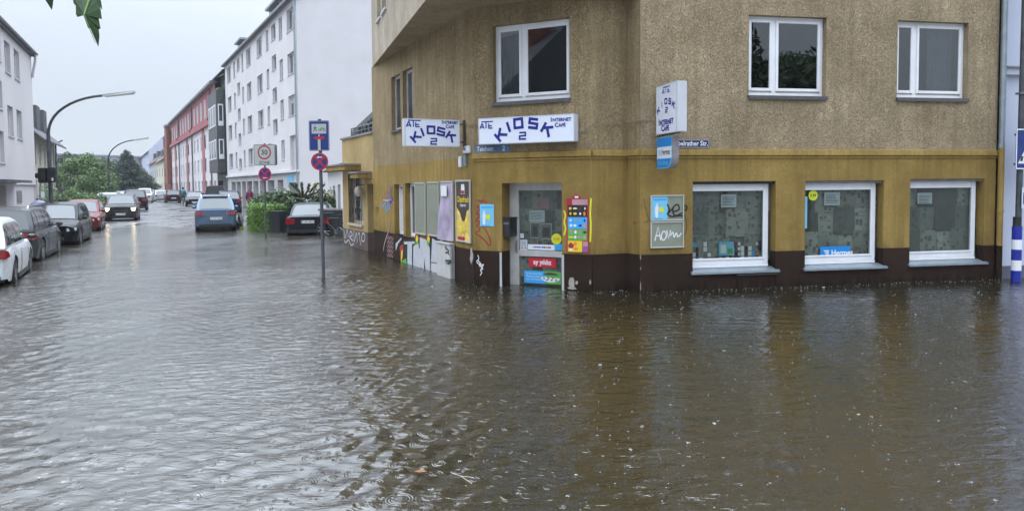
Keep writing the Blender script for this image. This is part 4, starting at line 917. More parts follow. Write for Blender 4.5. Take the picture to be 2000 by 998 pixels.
# red scrawl and white scrawl at the corner, yellow spray beside the board
def z8(x, y): return (880+x/3.118, 280+y/3.118)
red_g = [[(155, 345), (178, 350), (200, 352), (225, 360)], [(200, 335), (178, 375), (160, 388), (180, 400), (158, 425), (176, 440), (155, 470), (182, 480), (160, 500), (178, 520)], [(160, 500), (178, 530), (152, 546), (185, 570), (215, 598), (236, 622), (243, 600), (230, 560), (208, 520), (195, 505)]]
mb = MB(F2.M()); [mb.ribbon([F2.uz(*z8(*p), .004) for p in st], [.012+.02*math.sin(math.pi*min(1, i/(len(st)-1))) for i in range(len(st))], .004+.0007*k) for k, st in enumerate(red_g)]; mb.build('graffiti', 'redink', kb)
wh = [[(165, 680), (172, 700), (168, 715), (182, 730), (175, 745), (190, 755), (182, 775), (190, 785), (180, 805)], [(165, 710), (160, 720), (172, 735), (195, 740), (188, 760), (202, 735)], [(176, 722), (186, 745), (196, 765), (186, 770)]]
mb = MB(F2.M()); [mb.ribbon([F2.uz(*z8(*p), .016) for p in st], .016, .016+.0007*k) for k, st in enumerate(wh)]; mb.build('graffiti', 'whiteink', kb)
mb = MB(F2.M()); mb.ribbon([F2.uz(*z8(*p), .004) for p in [(690, 410), (700, 440), (692, 480), (700, 520), (690, 560)]], .03, .003); mb.ribbon([F2.uz(*z8(*p), .004) for p in [(856, 335), (850, 420), (854, 500), (850, 600)]], .035, .003); mb.build('graffiti', 'lime', kb)
# chipped plinth patches
def blob(F, px, py, rx, ry, w, mat, seed, name='bare_patch'):
    q = random.Random(seed); u, z = F.uz(px, py, w); n = 18; s_ = abs(F.uz(px+1, py, w)[0]-u)
    MB(F.M()).prism([(u+s_*rx*math.cos(6.283*k/n)*q.uniform(.5, 1.2), z+s_*ry*math.sin(6.283*k/n)*q.uniform(.6, 1.2)) for k in range(n)], w, w+.003).build(name, mat, kb)
blob(F2, 1117, 552, 7, 11, .012, 'patch', 3); blob(F2, 1126, 552, 3, 4, .013, 'patch', 5); blob(F2, 1117, 562, 12, 3, .0135, 'patch', 8); blob(F2, 1153, 551, 2.2, 5, .013, 'patch', 9)
blob(F5, 1251, 503, 1, 5, .013, 'chalk', 2); blob(F5, 1251, 560, .9, 9, .013, 'chalk', 6); blob(F5, 1251, 524, .9, 3, .013, 'chalk', 7); blob(F4, 1240, 435, 3, 1.6, .004, 'redink', 4)
blob(F1, 921, 500, 4, 6, .013, 'patch', 12)
# big graffiti lettering on the left plinth
def z5(x, y): return (720+x/7.13, 420+y/7.13)
def gpoly(pts, mat, w): return MB(F1.M()).add([(lambda q: (q[0], w, q[1]))(F1.uz(*z5(*p), w)) for p in pts], [tuple(range(len(pts)))]).build('graffiti', mat, kb)
gpoly([(478, 345), (1040, 300), (1045, 900), (478, 760)], 'blackink', .016)
gpoly([(493, 372), (640, 368), (640, 400), (604, 402), (602, 760), (540, 740), (540, 408), (493, 408)], 'silver', .019)
gpoly([(622, 440), (690, 365), (705, 470), (712, 470), (712, 310), (800, 340), (850, 460), (862, 900), (800, 880), (775, 600), (764, 850), (690, 840), (680, 700), (668, 830), (618, 800)], 'silver', .019)
gpoly([(885, 320), (1045, 430), (1045, 690), (868, 650)], 'silver', .019); gpoly([(955, 500), (1002, 540), (1002, 605), (955, 580)], 'blackink', .021)
gpoly([(870, 665), (1025, 695), (1025, 920), (870, 900)], 'lowwall', .0185)
for cx in (672, 832, 1018):
    gpoly([(cx-30, 300), (cx-8, 240), (cx-4, 225), (cx+8, 260), (cx+35, 315), (cx+20, 345), (cx-18, 345)], 'redink', .023)
    gpoly([(cx-18, 320), (cx, 270), (cx+22, 335), (cx+5, 380), (cx-15, 350)], 'yellowink', .025); gpoly([(cx-20, 345), (cx+20, 345), (cx+16, 400), (cx-22, 420)], 'greenink', .0215)
gpoly([(430, 440), (480, 400), (482, 470), (445, 640)], 'redink', .018); gpoly([(455, 500), (478, 480), (470, 600), (448, 660)], 'yellowink', .020); gpoly([(455, 640), (520, 600), (530, 680), (470, 700)], 'greenink', .022)
gpoly([(375, 400), (450, 318), (462, 330), (410, 400), (378, 500)], 'silver', .019)
for cy in (290, 350, 410, 470, 530):
    mb = MB(F1.M()); mb.ribbon([F1.uz(*z5(258+k*11, cy+(46 if k % 2 else 0)+k*2), .018) for k in range(9)], .022, .018+.001*(cy//60)); mb.build('graffiti', 'pinkink', kb)
mb = MB(F1.M()); mb.ribbon([F1.uz(*z5(*p), .016) for p in [(295, 80), (285, 200), (240, 330), (212, 440), (208, 500)]], .05, .0165); mb.build('graffiti', 'pinkink', kb)
def z6(x, y): return (640+x/2.934, 220+y/2.934)
for st, mt, w_ in (([(345, 410), (352, 440), (338, 470), (362, 490), (345, 520), (368, 530)], 'violet', .05), ([(370, 430), (360, 470), (376, 500), (355, 515)], 'plateblue', .05), ([(312, 545), (330, 520), (336, 570), (350, 520), (352, 560)], 'cyan', .05), ([(275, 575), (280, 545), (292, 550), (284, 570)], 'blackink', .035), ([(318, 500), (340, 505), (360, 500), (378, 515)], 'lilac', .05)):
    mb = MB(F1.M()); mb.ribbon([F1.uz(*z6(*p), .004) for p in st], w_, .004); mb.build('graffiti', mt, kb)
# electrical cabinet
c0 = F1.uz(866.5, 500)[0]
PC = gnd(879.5, 544.8); a_ = (PC.xy-F1.P).dot(F1.d); w_c = (PC.xy-F1.P).dot(F1.n); uL = a_-.85; zc1 = .70
o = MB(F1.M()).bb(uL, a_, .014, w_c, -.35, zc1).build('electrical_cabinet', 'cabinet', None, bevel=.012); tag(o, 'grey street cabinet with black tags against the left facade', 'cabinet')
MB(F1.M()).bb(uL-.02, a_+.02, .014, w_c+.025, zc1, zc1+.035).build('lid', 'cabinet', o, bevel=.008)
for k in range(9):
    w_ = .05+k*(w_c-.1)/8.5; MB(F1.M()).bb(a_, a_+.006, w_, w_+.012, -.3, zc1-.06).build('rib', 'cabinet', o)
mb = MB(F1.M())
for st in ([(1065, 450), (1080, 445), (1075, 470), (1100, 480)], [(1100, 490), (1110, 510), (1120, 480)], [(1068, 530), (1090, 520), (1110, 530), (1125, 560)]):
    mb.ribbon([F1.uz(*z5(*p), w_c+.004) for p in st], .035, w_c+.004)
for st in ([(1065, 640), (1085, 620), (1078, 690)], [(1090, 650), (1110, 630), (1115, 670), (1095, 675)], [(1120, 700), (1125, 635), (1150, 640), (1145, 660), (1122, 665)]): mb.ribbon([F1.uz(*z5(*p), w_c+.004) for p in st], .035, w_c+.004)
mb.build('black_tags', 'blackink', o)
# ================================================================ LOW WING LEFT OF THE KIOSK
wp = gnd(671.5, 477.5); FW = Face((wp.x, wp.y), (-4.0, 21.5)); WT = 3.45
wg = thing('wing_building', 'low ochre wing with a barred window and concrete canopies beside the corner building', 'building', (wp.x+1.5, wp.y, -.4))
wh_ = [FW.rect(681, 342, 709, 436)]; wd_h = (FW.uz(717.7, 400)[0], FW.L-.02, -.4, 2.0)
whs = [(wh_[0][0], wh_[0][1], FW.uz(695, 437)[1], FW.uz(695, 341)[1]), wd_h]
wall(FW, 0, FW.L, .55, WT, whs, .25, 'wingyellow', wg, 'wall'); wall(FW, 0, FW.L, -.45, .55, whs, .25, 'wingplinth', wg, 'plinth', w=.01)
h = whs[0]; mb = MB(FW.M()); bars(mb, h[0], h[1], h[2], h[3], .08, -.22, -.16); mb.bb((h[0]+h[1])/2-.05, (h[0]+h[1])/2+.05, -.22, -.16, h[2], h[3]); w_ = mb.build('window', 'pvc', wg)
MB(FW.M()).bb(h[0]+.05, h[1]-.05, -.23, -.2, h[2]+.05, h[3]-.05).build('pane', 'pane', w_)
MB(FW.M()).bb(h[0]-.04, h[1]+.04, -.16, .06, h[2]-.07, h[2]-.003).build('sill', 'stone', w_)
gr = MB(FW.M())
for k in range(9): u = h[0]+.08+k*(h[1]-h[0]-.16)/8; gr.tube([(u, .03, h[2]+.04), (u, .03, h[3]-.05)], .012, 5)
for z in (h[2]+.15, (h[2]+h[3])/2, h[3]-.2): gr.tube([(h[0]+.03, .03, z), (h[1]-.03, .03, z)], .012, 5)
for k in range(4):
    for j in range(3):
        u = h[0]+.2+k*(h[1]-h[0]-.4)/3; z = h[2]+.4+j*.55; gr.tube([(u+.1*math.cos(a*.7)*(1-a*.07), .04, z+.16*math.sin(a*.7)*(1-a*.07)) for a in range(11)], .010, 4)
gr.build('window_grille', 'black', w_)
MB(FW.M()).bb(wd_h[0]-.02, wd_h[1], -.27, -.22, -.4, 2.0).build('door', 'bark', wg)
for (xa, xb), z0_, pr in (((662, 709), 2.42, .50), ((706, 731), 2.16, .42)):
    ua, ub = FW.uz(xa+4, 340)[0], FW.uz(xb-4, 340)[0]
    MB(FW.M()).bb(ua, ub, .0, pr, z0_, z0_+.14).build('canopy', 'ledge', wg, bevel=.01); MB(FW.M()).bb(ua-.03, ub+.03, -.0, pr+.04, z0_+.14, z0_+.20).build('canopy_cap', 'leadgrey', wg, bevel=.01)
wl = FW.uz(711, 374); o = MB(FW.M()).ball((wl[0], .16, wl[1]), .13, (1, 1, 1.25), 12, 8).build('wall_lamp', 'stone', None, True); tag(o, 'round pale wall lamp between the barred window and the side door', 'wall lamp')
MB(FW.M()).tube([(wl[0], 0, wl[1]+.2), (wl[0], .16, wl[1]+.2), (wl[0], .16, wl[1]+.12)], .015).build('bracket', 'black', o)
gf = [[(95, 670), (100, 720), (112, 670), (118, 715)], [(125, 720), (130, 680), (142, 700), (128, 715), (145, 735)], [(150, 675), (152, 740), (165, 690), (170, 745)], [(175, 700), (182, 690), (185, 730), (192, 760)], [(200, 690), (195, 730), (210, 735), (212, 700), (200, 690)], [(96, 730), (104, 745), (120, 730), (135, 760), (150, 750)]]
mb = MB(FW.M()); [mb.ribbon([FW.uz(640+x/2.934, 220+y/2.934, .012) for x, y in st], .045, .013+.0006*i) for i, st in enumerate(gf)]; mb.build('graffiti', 'silver', wg)
mb = MB(FW.M()); mb.bb(-.04, FW.L, -.02, .05, WT, WT+.06); mb.build('parapet_cap', 'leadgrey', wg)
mb = MB(FW.M()); dW = 4.5
mb.quad((0, 0, -.4), (0, -dW, -.4), (0, -dW, WT), (0, 0, WT)); mb.quad((0, -dW, -.4), (FW.L, -dW, -.4), (FW.L, -dW, WT), (0, -dW, WT)); mb.build('side_wall', 'wingyellow', wg)
MB(FW.M()).quad((0, 0, WT-.01), (FW.L, 0, WT-.01), (FW.L, -dW, WT-.01), (0, -dW, WT-.01)).build('terrace_floor', 'leadgrey', wg)
rl = thing('terrace_railing', 'metal railing round the roof terrace of the low wing', 'railing', FW.pt(1.4, WT, -.3))
for z in (.12, .24, .36): MB(FW.M()).tube([(.25, -.25, WT+z), (FW.L, -.25, WT+z)], .022 if z > .3 else .014, 6).build('rail', 'steel', rl)
n = 9
for k in range(n): u = .25+k*(FW.L-.25)/(n-1); MB(FW.M()).tube([(u, -.25, WT), (u, -.25, WT+.36)], .018, 6).build('post', 'steel', rl)
for k, (u, s_, r_) in enumerate(((.7, .5, .3), (1.3, .6, -.2), (1.9, .7, .4), (2.4, .55, .1))):
    MB(FW.M()).tube([(u-.5, -.5, WT+.08), (u-.1, -.45, WT+.30+.1*r_), (u+.35, -.4, WT+.42)], [.06, .10, .05], 6).build('folded_awning', 'bin', rl, smooth=True)
# small white house behind the wing
FH = Face((atY(641, 400, 42).x, 42), (atY(670, 400, 29.5).x, 29.5)); hw = thing('white_annex', 'small white house with a dark sloping roof edge behind the low wing', 'building', FH.pt(3, -.3, -2))
zE = 2.7; hh_ = [(FH.L*.42, FH.L*.55, .75, 1.95), (FH.L*.74, FH.L*.88, .75, 2.0), (FH.L*.20, FH.L*.28, .8, 1.9)]
wall(FH, 0, FH.L, -.3, zE, hh_, .15, 'whitewall', hw, 'wall')
for q in hh_: far_window(FH, hw, *q, mull=0, fm='leadgrey')
mb = MB(FH.M()); mb.prism([(-.2, zE), (FH.L+.0, zE), (FH.L, zE+.08), (-.2, zE+.08)], -.1, .25); mb.add([(-.2, .25, zE+.08), (FH.L, .25, zE+.08), (FH.L, -1.6, zE+.7), (-.2, -1.6, zE+.7)], [(0, 1, 2, 3)]); mb.build('roof', 'roofslate', hw)
mb = MB(FH.M()); mb.quad((0, 0, -.3), (0, -9, -.3), (0, -9, zE), (0, 0, zE)); mb.build('side_wall', 'whitewall', hw)
mb = MB(FH.M()); mb.bb(.8, FH.L+3, -9, -1.6, -.3, 4.75); mb.build('upper_wall', 'whitewall', hw)
mb = MB(FH.M()); mb.bb(.5, FH.L+3.3, -9.3, -1.3, 4.75, 4.98); mb.build('flat_roof', 'roofslate', hw)
q = FH.uz(625, 300, -1.6)
# ================================================================ LONG WHITE APARTMENT BLOCK
dW_ = Vector((.481, -.877)).normalized(); C0 = Vector((-14.3, 50.)); FWh = Face(C0-dW_*32.9, C0+dW_*.16); OFF = 32.9
wb = thing('apartment_building', 'long white four storey apartment building with staggered windows on the right of the street', 'building', FWh.pt(30, -.1, -6))
cols = {'A': (-2.75, -.6, 2), 'B': (-5.45, -4.3, 0), 'C': (-8.2, -6.6, 0), 'D': (-10.35, -9.35, 0), 'E': (-14.4, -12.1, 2), 'F': (-19.6, -17.3, 2), 'G': (-22.2, -21.2, 0), 'H': (-25.0, -23.4, 0), 'I': (-27.1, -26.0, 0), 'J': (-31.3, -28.9, 1)}
holes = []; spec = []
for c_, (a, b_, mu_) in cols.items():
    rows = [(12.6, 14.1), (9.65, 11.1), (6.8, 8.2), (3.85, 5.3)] if c_ not in 'CH' else [(12.95, 14.1), (10.7, 11.8), (8.3, 9.35), (5.95, 7.0), (3.6, 4.6)]
    if c_ in 'AC': rows = rows[:-1]
    if c_ == 'B': rows = rows
    for z0_, z1_ in rows:
        holes.append((a+OFF, b_+OFF, z0_, z1_)); spec.append((a+OFF, b_+OFF, z0_, z1_, 1 if mu_ else 0))
log = (-2.5+OFF, .16+OFF-.35, 3.05, 5.45); holes.append(log)
EV = 14.5
wall(FWh, 0, FWh.L, 2.95, EV, holes, .22, 'whitewall', wb, 'wall')
random.seed(5)
for s_ in spec: far_window(FWh, wb, *s_[:4], depth=.2, mull=s_[4], fm='pvc', blind=random.choice([0, 0, 0, 0, 0, .35]))
MB(FWh.M()).bb(log[0], log[1], -.26, -.21, log[2], log[3]).build('loggia_back', 'lowwall', wb)
gar = [(-30.7, -27.9), (-27.3, -24.8), (-24.0, -21.8), (-21.2, -18.5), (-17.9, -15.4), (-14.7, -12.3), (-11.3, -8.6), (-7.4, -5.3)]
gh = [(a+OFF, b_+OFF, -.2, 2.42) for a, b_ in gar]+[(-3.2+OFF, -1.0+OFF, -.2, 2.2)]
wall(FWh, 0, FWh.L, -.3, 2.95, gh, .5, 'lowwall', wb, 'ground_floor_wall', w=-.06)
for g_ in gh:
    gd = MB(FWh.M()).bb(g_[0], g_[1], -.60, -.56, -.2, 2.42).build('garage_door', 'cabinet', wb)
    for k in range(1, 5): MB(FWh.M()).bb(g_[0], g_[1], -.562, -.545, -.2+k*.5, -.18+k*.5).build('groove', 'leadgrey', gd)
MB(FWh.M()).bb(-.1, FWh.L+.05, -.05, .16, 2.9, 3.06).build('string_course', 'whitewall', wb)
MB(FWh.M()).bb(-.3, FWh.L+.2, -.3, .22, EV, EV+.16).build('eave', 'leadgrey', wb); MB(FWh.M()).tube([(-.3, .27, EV+.14), (FWh.L+.2, .27, EV+.14)], .08, 8).build('gutter', 'zinc', wb)
DP = 12.5; RH = 4.2
gable_end(FWh, FWh.L, EV, DP, RH, 'palewall', wb); gable_end(FWh, 0, EV, DP, RH, 'palewall', wb)
roof_gable('roof', FWh, -.3, FWh.L+.2, EV+.2, DP, RH, 'roofslate', wb, .35)
MB(FWh.M()).quad((0, -DP, -.3), (FWh.L, -DP, -.3), (FWh.L, -DP, EV), (0, -DP, EV)).build('back_wall', 'palewall', wb)
MB(FWh.M()).tube([(FWh.L-.08, .12, -.3), (FWh.L-.08, .12, EV)], .07, 8).build('downpipe', 'zinc', wb)
for px, w_, in ((207, 3.2), (405, 4.2)):
    u = FWh.uz(400+px/2.935, 200/2.935 if px < 300 else 40/2.935, -1.0)[0]; z0_ = EV+.45
    d_ = MB(FWh.M()).bb(u-w_/2, u+w_/2, -3.5, -.9, EV+.3, EV+1.9).build('dormer', 'leadgrey', wb)
    MB(FWh.M()).bb(u-w_/2-.2, u+w_/2+.2, -3.7, -.6, EV+1.9, EV+2.08).build('dormer_roof', 'zinc', d_)
    for k in range(3): MB(FWh.M()).bb(u-w_/2+.25+k*(w_-.4)/3, u-w_/2+.1+(k+1)*(w_-.4)/3, -.92, -.87, EV+.8, EV+1.75).build('window', 'pane', d_)
o = MB(FWh.M()).bb(FWh.uz(560, 346)[0], FWh.uz(571, 346)[0], -.055, -.03, FWh.uz(565, 357)[1], FWh.uz(565, 342)[1]).build('blue_board', 'skyink', wb)
# dark grey house with bay windows
FD = FWh
def along(px, face=FWh, y=300): return face.uz(px, y)[0]
gA, gB = -7.9, 0.0
dh = thing('bay_house', 'narrow dark slate clad house with a projecting bay between the white and the red building', 'building', FD.pt(gA+3, 0, -4))
wall(FD, gA, gB-.02, -.2, 12.4, [(gA+.4, gB-3, -.1, 2.6)], .5, 'slate', dh, 'wall', w=-.05)
MB(FD.M()).bb(gA+.4, gB-3, -.6, -.56, -.1, 2.6).build('entrance_door', 'lowwall', dh)
b0, b1, bw_ = gA+.2, gB-.7, .85
MB(FD.M()).bb(b0, b1, .0, bw_, 3.5, 12.2).build('bay', 'slate', dh)
for z, z9 in ((4.9, 7.0), (8.4, 10.7)):
    for k in range(3):
        u = b0+.5+k*2.1; q = MB(FD.M()); bars(q, u, u+1.6, z, z9, .16, bw_, bw_+.06); q = q.build('window', 'pvc', dh); MB(FD.M()).bb(u+.1, u+1.5, bw_+.003, bw_+.03, z+.1, z9-.1).build('pane', 'pane', q)
    q = MB(FD.M()); q.bb(b1, b1+.07, .18, .28, z, z9).bb(b1, b1+.07, .60, .70, z, z9).bb(b1, b1+.07, .28, .60, z, z+.5).bb(b1, b1+.07, .28, .60, z9-.14, z9); q = q.build('window', 'pvc', dh); MB(FD.M()).bb(b1, b1+.03, .28, .60, z+.5, z9-.14).build('pane', 'pane', q)
wall(FD, gA, gB, 12.4, 14.5, [(gB-3.6, gB-1.4, 12.6, 14.2)], .2, 'slate', dh, 'attic', w=-.6); far_window(FD, dh, gB-3.6, gB-1.4, 12.6, 14.2, w=-.6)
MB(FD.M()).bb(gB-3.8, gB-.9, .0, .6, 12.2, 12.5).build('window_box', 'leaf_mid', dh)
roof_gable('roof', FD, gA, gB-.3, 14.3, 11, 3.5, 'roofslate', dh, .3); MB(FD.M()).quad((gA, -11, -.3), (gB, -11, -.3), (gB, -11, 14.5), (gA, -11, 14.5)).build('back_wall', 'lowwall', dh)
# red and white building
rA = along(335.5); rB = gA-.1; RL = rB-rA
rb = thing('red_white_building', 'long white building with vertical red bands and a red top storey down the street', 'building', FD.pt((rA+rB)/2, 0, -5))
rw = []; ncl = 15; cw = RL/ncl
for i in range(ncl):
    for z in (1.0, 3.9, 6.8): rw.append((rA+i*cw+cw*.28, rA+i*cw+cw*.72, z, z+1.7))
rt = [(rA+i*cw+cw*.2, rA+i*cw+cw*.8, 10.6, 13.0) for i in range(ncl)]
wall(FD, rA, rB, -.2, 9.4, rw, .2, 'whitewall', rb, 'wall'); wall(FD, rA, rB, 9.9, 13.8, rt, .2, 'redwall', rb, 'top_wall')
MB(FD.M()).bb(rA, rB, -.1, .35, 9.4, 9.9).build('cornice', 'redwall', rb)
for k, q in enumerate(rw): far_window(FD, rb, *q, depth=.12, mull=1, blind=(0, .5, .93)[(k*5) % 3])
for q in rt:
    far_window(FD, rb, *q, depth=.10, mull=1, sill=False, blind=.93)
for i in (2, 7, 12): MB(FD.M()).bb(rA+i*cw-1.4, rA+i*cw+1.4, .0, .04, -.2, 9.4).build('red_band', 'redwall', rb)
for i in (4, 9, 14): MB(FD.M()).tube([(rA+i*cw+.3, .15, -.2), (rA+i*cw+.3, .15, 9.5), (rA+i*cw+.3, .45, 10), (rA+i*cw+.3, .15, 10.4), (rA+i*cw+.3, .15, 13.6)], .09, 6).build('downpipe', 'postgrey', rb)
MB(FD.M()).bb(rA-.2, rB, -.2, .55, 13.8, 14.1).build('eave', 'leadgrey', rb); roof_gable('roof', FD, rA-.2, rB, 14.2, 11, 3.2, 'roofslate', rb, .5)
gable_end(FD, rA, 13.9, 11, 3.2, 'redwall', rb); MB(FD.M()).quad((rA, -11, -.3), (rB, -11, -.3), (rB, -11, 13.8), (rA, -11, 13.8)).build('back_wall', 'lowwall', rb)
# brick house and the small houses beyond
bA, bB = rA-22, rA-.3
br = thing('brick_house', 'tall red brick house with a stair tower beyond the red and white building', 'building', FD.pt(bA+10, 0, -5))
bw = [(bA+2+i*3.6, bA+3.6+i*3.6, z, z+1.7) for i in range(5) for z in (1.2, 4.2, 7.2, 10.2)]
wall(FD, bA, bB, -.2, 12.4, bw, .25, 'brickwall', br, 'wall')
for q in bw: far_window(FD, br, *q, depth=.2)
MB(FD.M()).bb(bB-5.5, bB-.5, .05, .8, 2.6, 13.6).build('stair_tower', 'brickwall', br); MB(FD.M()).bb(bB-5.8, bB-.3, -.2, 1.0, 13.6, 13.9).build('tower_roof', 'zinc', br)
roof_gable('roof', FD, bA-.3, bB, 12.5, 10, 3.5, 'rooftile', br, .4); gable_end(FD, bA, 12.4, 10, 3.5, 'brickwall', br)
hA = bA
for k, (len_, he, wm, rm_, lab, wn) in enumerate(((26, 8.2, 'creamwall', 'rooftile', 'cream house with a brown roof beyond the brick house', 3), (34, 8.6, 'greywall', 'rooftile', 'grey house with dormers beyond the cream house', 4), (60, 12.5, 'bluewall', 'roofpale', 'tall pale house with a light roof closing the right side of the street', 4))):
    a, b_ = hA-len_, hA-.3; hA = a
    hs = thing('row_house', lab, 'house', FD.pt((a+b_)/2, 0, -4))
    ws = [(a+2+i*len_/wn, a+2+i*len_/wn+2.2, z, z+1.8) for i in range(wn) for z in (1.2, 4.4)+((7.6,) if he > 11 else ())]
    wall(FD, a, b_, -.2, he, ws, .3, wm, hs, 'wall')
    for q in ws: far_window(FD, hs, *q, depth=.25)
    roof_gable('roof', FD, a, b_, he, 11, 5.5, rm_, hs, .5); gable_end(FD, b_, he, 11, 5.5, wm, hs); gable_end(FD, a, he, 11, 5.5, wm, hs)
    for i in range(2 if he < 11 else 0):
        u = a+len_*(.25+.45*i); MB(FD.M()).bb(u-2, u+2, -3.4, -.8, he+.6, he+2.6).build('dormer', 'roofslate', hs)
    ch = MB(FD.M()).bb(b_-2.4, b_-1.2, -6.2, -4.8, he+4.2, he+7.2).build('chimney', 'brickwall', hs)
# ================================================================ LEFT SIDE: white house, cream house, far block
PL = Vector((-21.85, 34.)); dL = Vector((math.sin(R(-24.8)), math.cos(R(-24.8)))); FL = Face(PL-dL*11.5, PL+dL*.55); o5 = 11.5
lb = thing('apartment_house', 'white rendered three storey house on the left edge with a zinc gutter corner', 'building', FL.pt(8, -.1, -4))
FL = Face(PL-dL*11.5, PL+dL*.55)
lh = [(-5.75+o5, -4.6+o5, 6.45, 7.65), (-3.8+o5, -2.6+o5, 6.45, 7.65), (-5.6+o5, -4.45+o5, 4.0, 5.18), (-3.7+o5, -2.5+o5, 4.0, 5.18), (-8.3+o5, -6.5+o5, 2.9, 4.07), (-8.3+o5, -6.5+o5, 4.9, 5.95), (-8.3+o5, -6.5+o5, 6.7, 7.7)]
# this facade is walked near to far, its outside faces the street
FL.n = -FL.n if FL.n.x < 0 else FL.n
wall(FL, 0, FL.L, 2.1, 8.0, lh, .2, 'whitewall2', lb, 'wall')
for q in lh: far_window(FL, lb, *q, depth=.18, mull=0 if q[1]-q[0] < 1.5 else 1)
dh_ = (-7.8+o5, -5.95+o5, -.3, 2.06); wall(FL, 0, FL.L, -.3, 2.1, [dh_], .3, 'whitewall2', lb, 'ground_floor_wall', w=-.09)
MB(FL.M()).bb(dh_[0], dh_[1], -.42, -.36, -.3, 2.05).build('door', 'stone', lb)
MB(FL.M()).bb(-9.5+o5, -4.35+o5, -.0, .55, 2.16, 2.26).build('canopy', 'sill', lb)
MB(FL.M()).bb(-3.84+o5, -2.66+o5, -.088, -.08, 1.33, 1.87).build('vent', 'cabinet', lb)
for k in range(8): MB(FL.M()).bb(-3.82+o5, -2.68+o5, -.08, -.055, 1.35+k*.065, 1.375+k*.065).build('vent_slat', 'leadgrey', lb)
MB(FL.M()).bb(-.1, FL.L+.12, -.3, .14, 8.0, 8.14).build('eave', 'leadgrey', lb); MB(FL.M()).tube([(-.1, .20, 8.12), (FL.L+.15, .20, 8.12)], .07, 8).build('gutter', 'leadgrey', lb)
MB(FL.M()).tube([(FL.L-.2, .20, 8.05), (FL.L-.2, .18, 7.75), (FL.L-.2, .09, 7.3), (FL.L-.2, .05, 7.0)], .055, 8).build('downpipe', 'lowwall', lb)
roof_gable('roof', FL, -.2, FL.L+.12, 8.0, 9, .5, 'roofslate', lb, .15); gable_end(FL, FL.L, 8.0, 9, .5, 'whitewall2', lb)
MB(FL.M()).quad((0, 0, -.3), (0, -9, -.3), (0, -9, 8.2), (0, 0, 8.2)).build('side_wall', 'whitewall2', lb)
# cream house with a mansard behind it
a0 = atY(60, 300, 50); a1 = atY(107, 300, 62); FC = Face((a0.x, a0.y), (a1.x, a1.y)); FC.n = -FC.n if FC.n.x < 0 else FC.n
ch_ = thing('cream_house', 'cream house with dark roof and dormers half hidden behind the left white house', 'house', FC.pt(6, 0, -3))
hs = [(1.2+i*2.6, 2.5+i*2.6, z, z+1.5) for i in range(5) for z in (1.0, 3.6)]
wall(FC, 0, FC.L, -.2, 5.9, hs, .2, 'creamwall', ch_, 'wall')
for q in hs: far_window(FC, ch_, *q)
roof_gable('roof', FC, -.2, FC.L+.5, 5.9, 8, 3.6, 'roofslate', ch_, .8); gable_end(FC, FC.L, 5.9, 8, 3.6, 'creamwall', ch_)
for u in (2.2, 6.0, 9.8): MB(FC.M()).bb(u-.9, u+.9, -2.6, -.2, 6.1, 8.0).build('dormer', 'roofslate', ch_)
MB(FC.M()).bb(5, 6, -4.6, -3.6, 9, 10.6).build('chimney', 'brickwall', ch_); MB(FC.M()).tube([(FC.L-.2, .1, 0), (FC.L-.2, .1, 5.6), (FC.L-.2, .6, 5.9)], .07, 6).build('downpipe', 'postgrey', ch_)
# far pale block behind the trees
p0, p1 = atY(100, 302, 230), atY(292, 305, 260)
FB = Face((p0.x, p0.y), (p1.x, p1.y)); fb = thing('far_block', 'long low pale apartment block far behind the trees', 'building', FB.pt(20, 0, -5))
zt_ = p0.z
fh = [(1+i*2.4, 2.6+i*2.4, z, z+1.4) for i in range(12) for z in (zt_-2.3, zt_-5.3)]
wall(FB, 0, FB.L, 0, zt_, fh, .3, 'roofpale', fb, 'wall')
for q in fh: far_window(FB, fb, *q, sill=False)
MB(FB.M()).bb(-.3, FB.L+.3, -12, .4, zt_, zt_+.4).build('roof', 'zinc', fb)
# ================================================================ PALE BLUE-GREY BUILDING ON THE RIGHT EDGE
FR = Face(F5.pt(F5.L+.12, 0, -.02).xy, F5.pt(F5.L+8, 0, -.02).xy); pr_ = thing('blue_grey_building', 'pale blue-grey neighbouring building at the right edge', 'building', FR.pt(3, -.4, -4))
rh = [(1.02, 3.4, -.4, 2.7), (5.0, 6.4, -.4, 2.7), (1.3, 2.6, 4.6, 6.2), (4.6, 5.9, 4.6, 6.2)]
wall(FR, 0, FR.L, .25, ZT-.3, rh, .3, 'bluewall', pr_, 'wall'); wall(FR, 0, FR.L, -.45, .25, rh, .3, 'bluebase', pr_, 'plinth', w=.012)
zl = F5.uz(1960, 137)[1]
MB(FR.M()).bb(0, FR.L, .0, .10, zl-.10, zl+.03).build('ledge', 'bluewall', pr_); MB(FR.M()).bb(-.02, FR.L, .0, .14, zl+.03, zl+.06).build('ledge_flashing', 'leadgrey', pr_)
for k in range(30): MB(FR.M()).bb(1.02, 3.4, -.28, -.255, -.3+k*.1, -.3+k*.1+.088).build('shutter_slat', 'shutter', pr_)
MB(FR.M()).bb(1.02, 3.4, -.32, -.285, -.4, 2.7).build('opening_back', 'dark', pr_); MB(FR.M()).bb(5, 6.4, -.32, -.285, -.4, 2.7).build('opening_back', 'dark', pr_)
for q in rh[2:]: far_window(FR, pr_, *q)
MB(FR.M()).quad((FR.L, 0, -.4), (FR.L, -10, -.4), (FR.L, -10, ZT), (FR.L, 0, ZT)).quad((0, -10, -.4), (FR.L, -10, -.4), (FR.L, -10, ZT), (0, -10, ZT)).build('back_wall', 'bluewall', pr_)
MB(FR.M()).bb(0, FR.L, -10, .2, ZT-.3, ZT).build('roof', 'leadgrey', pr_)
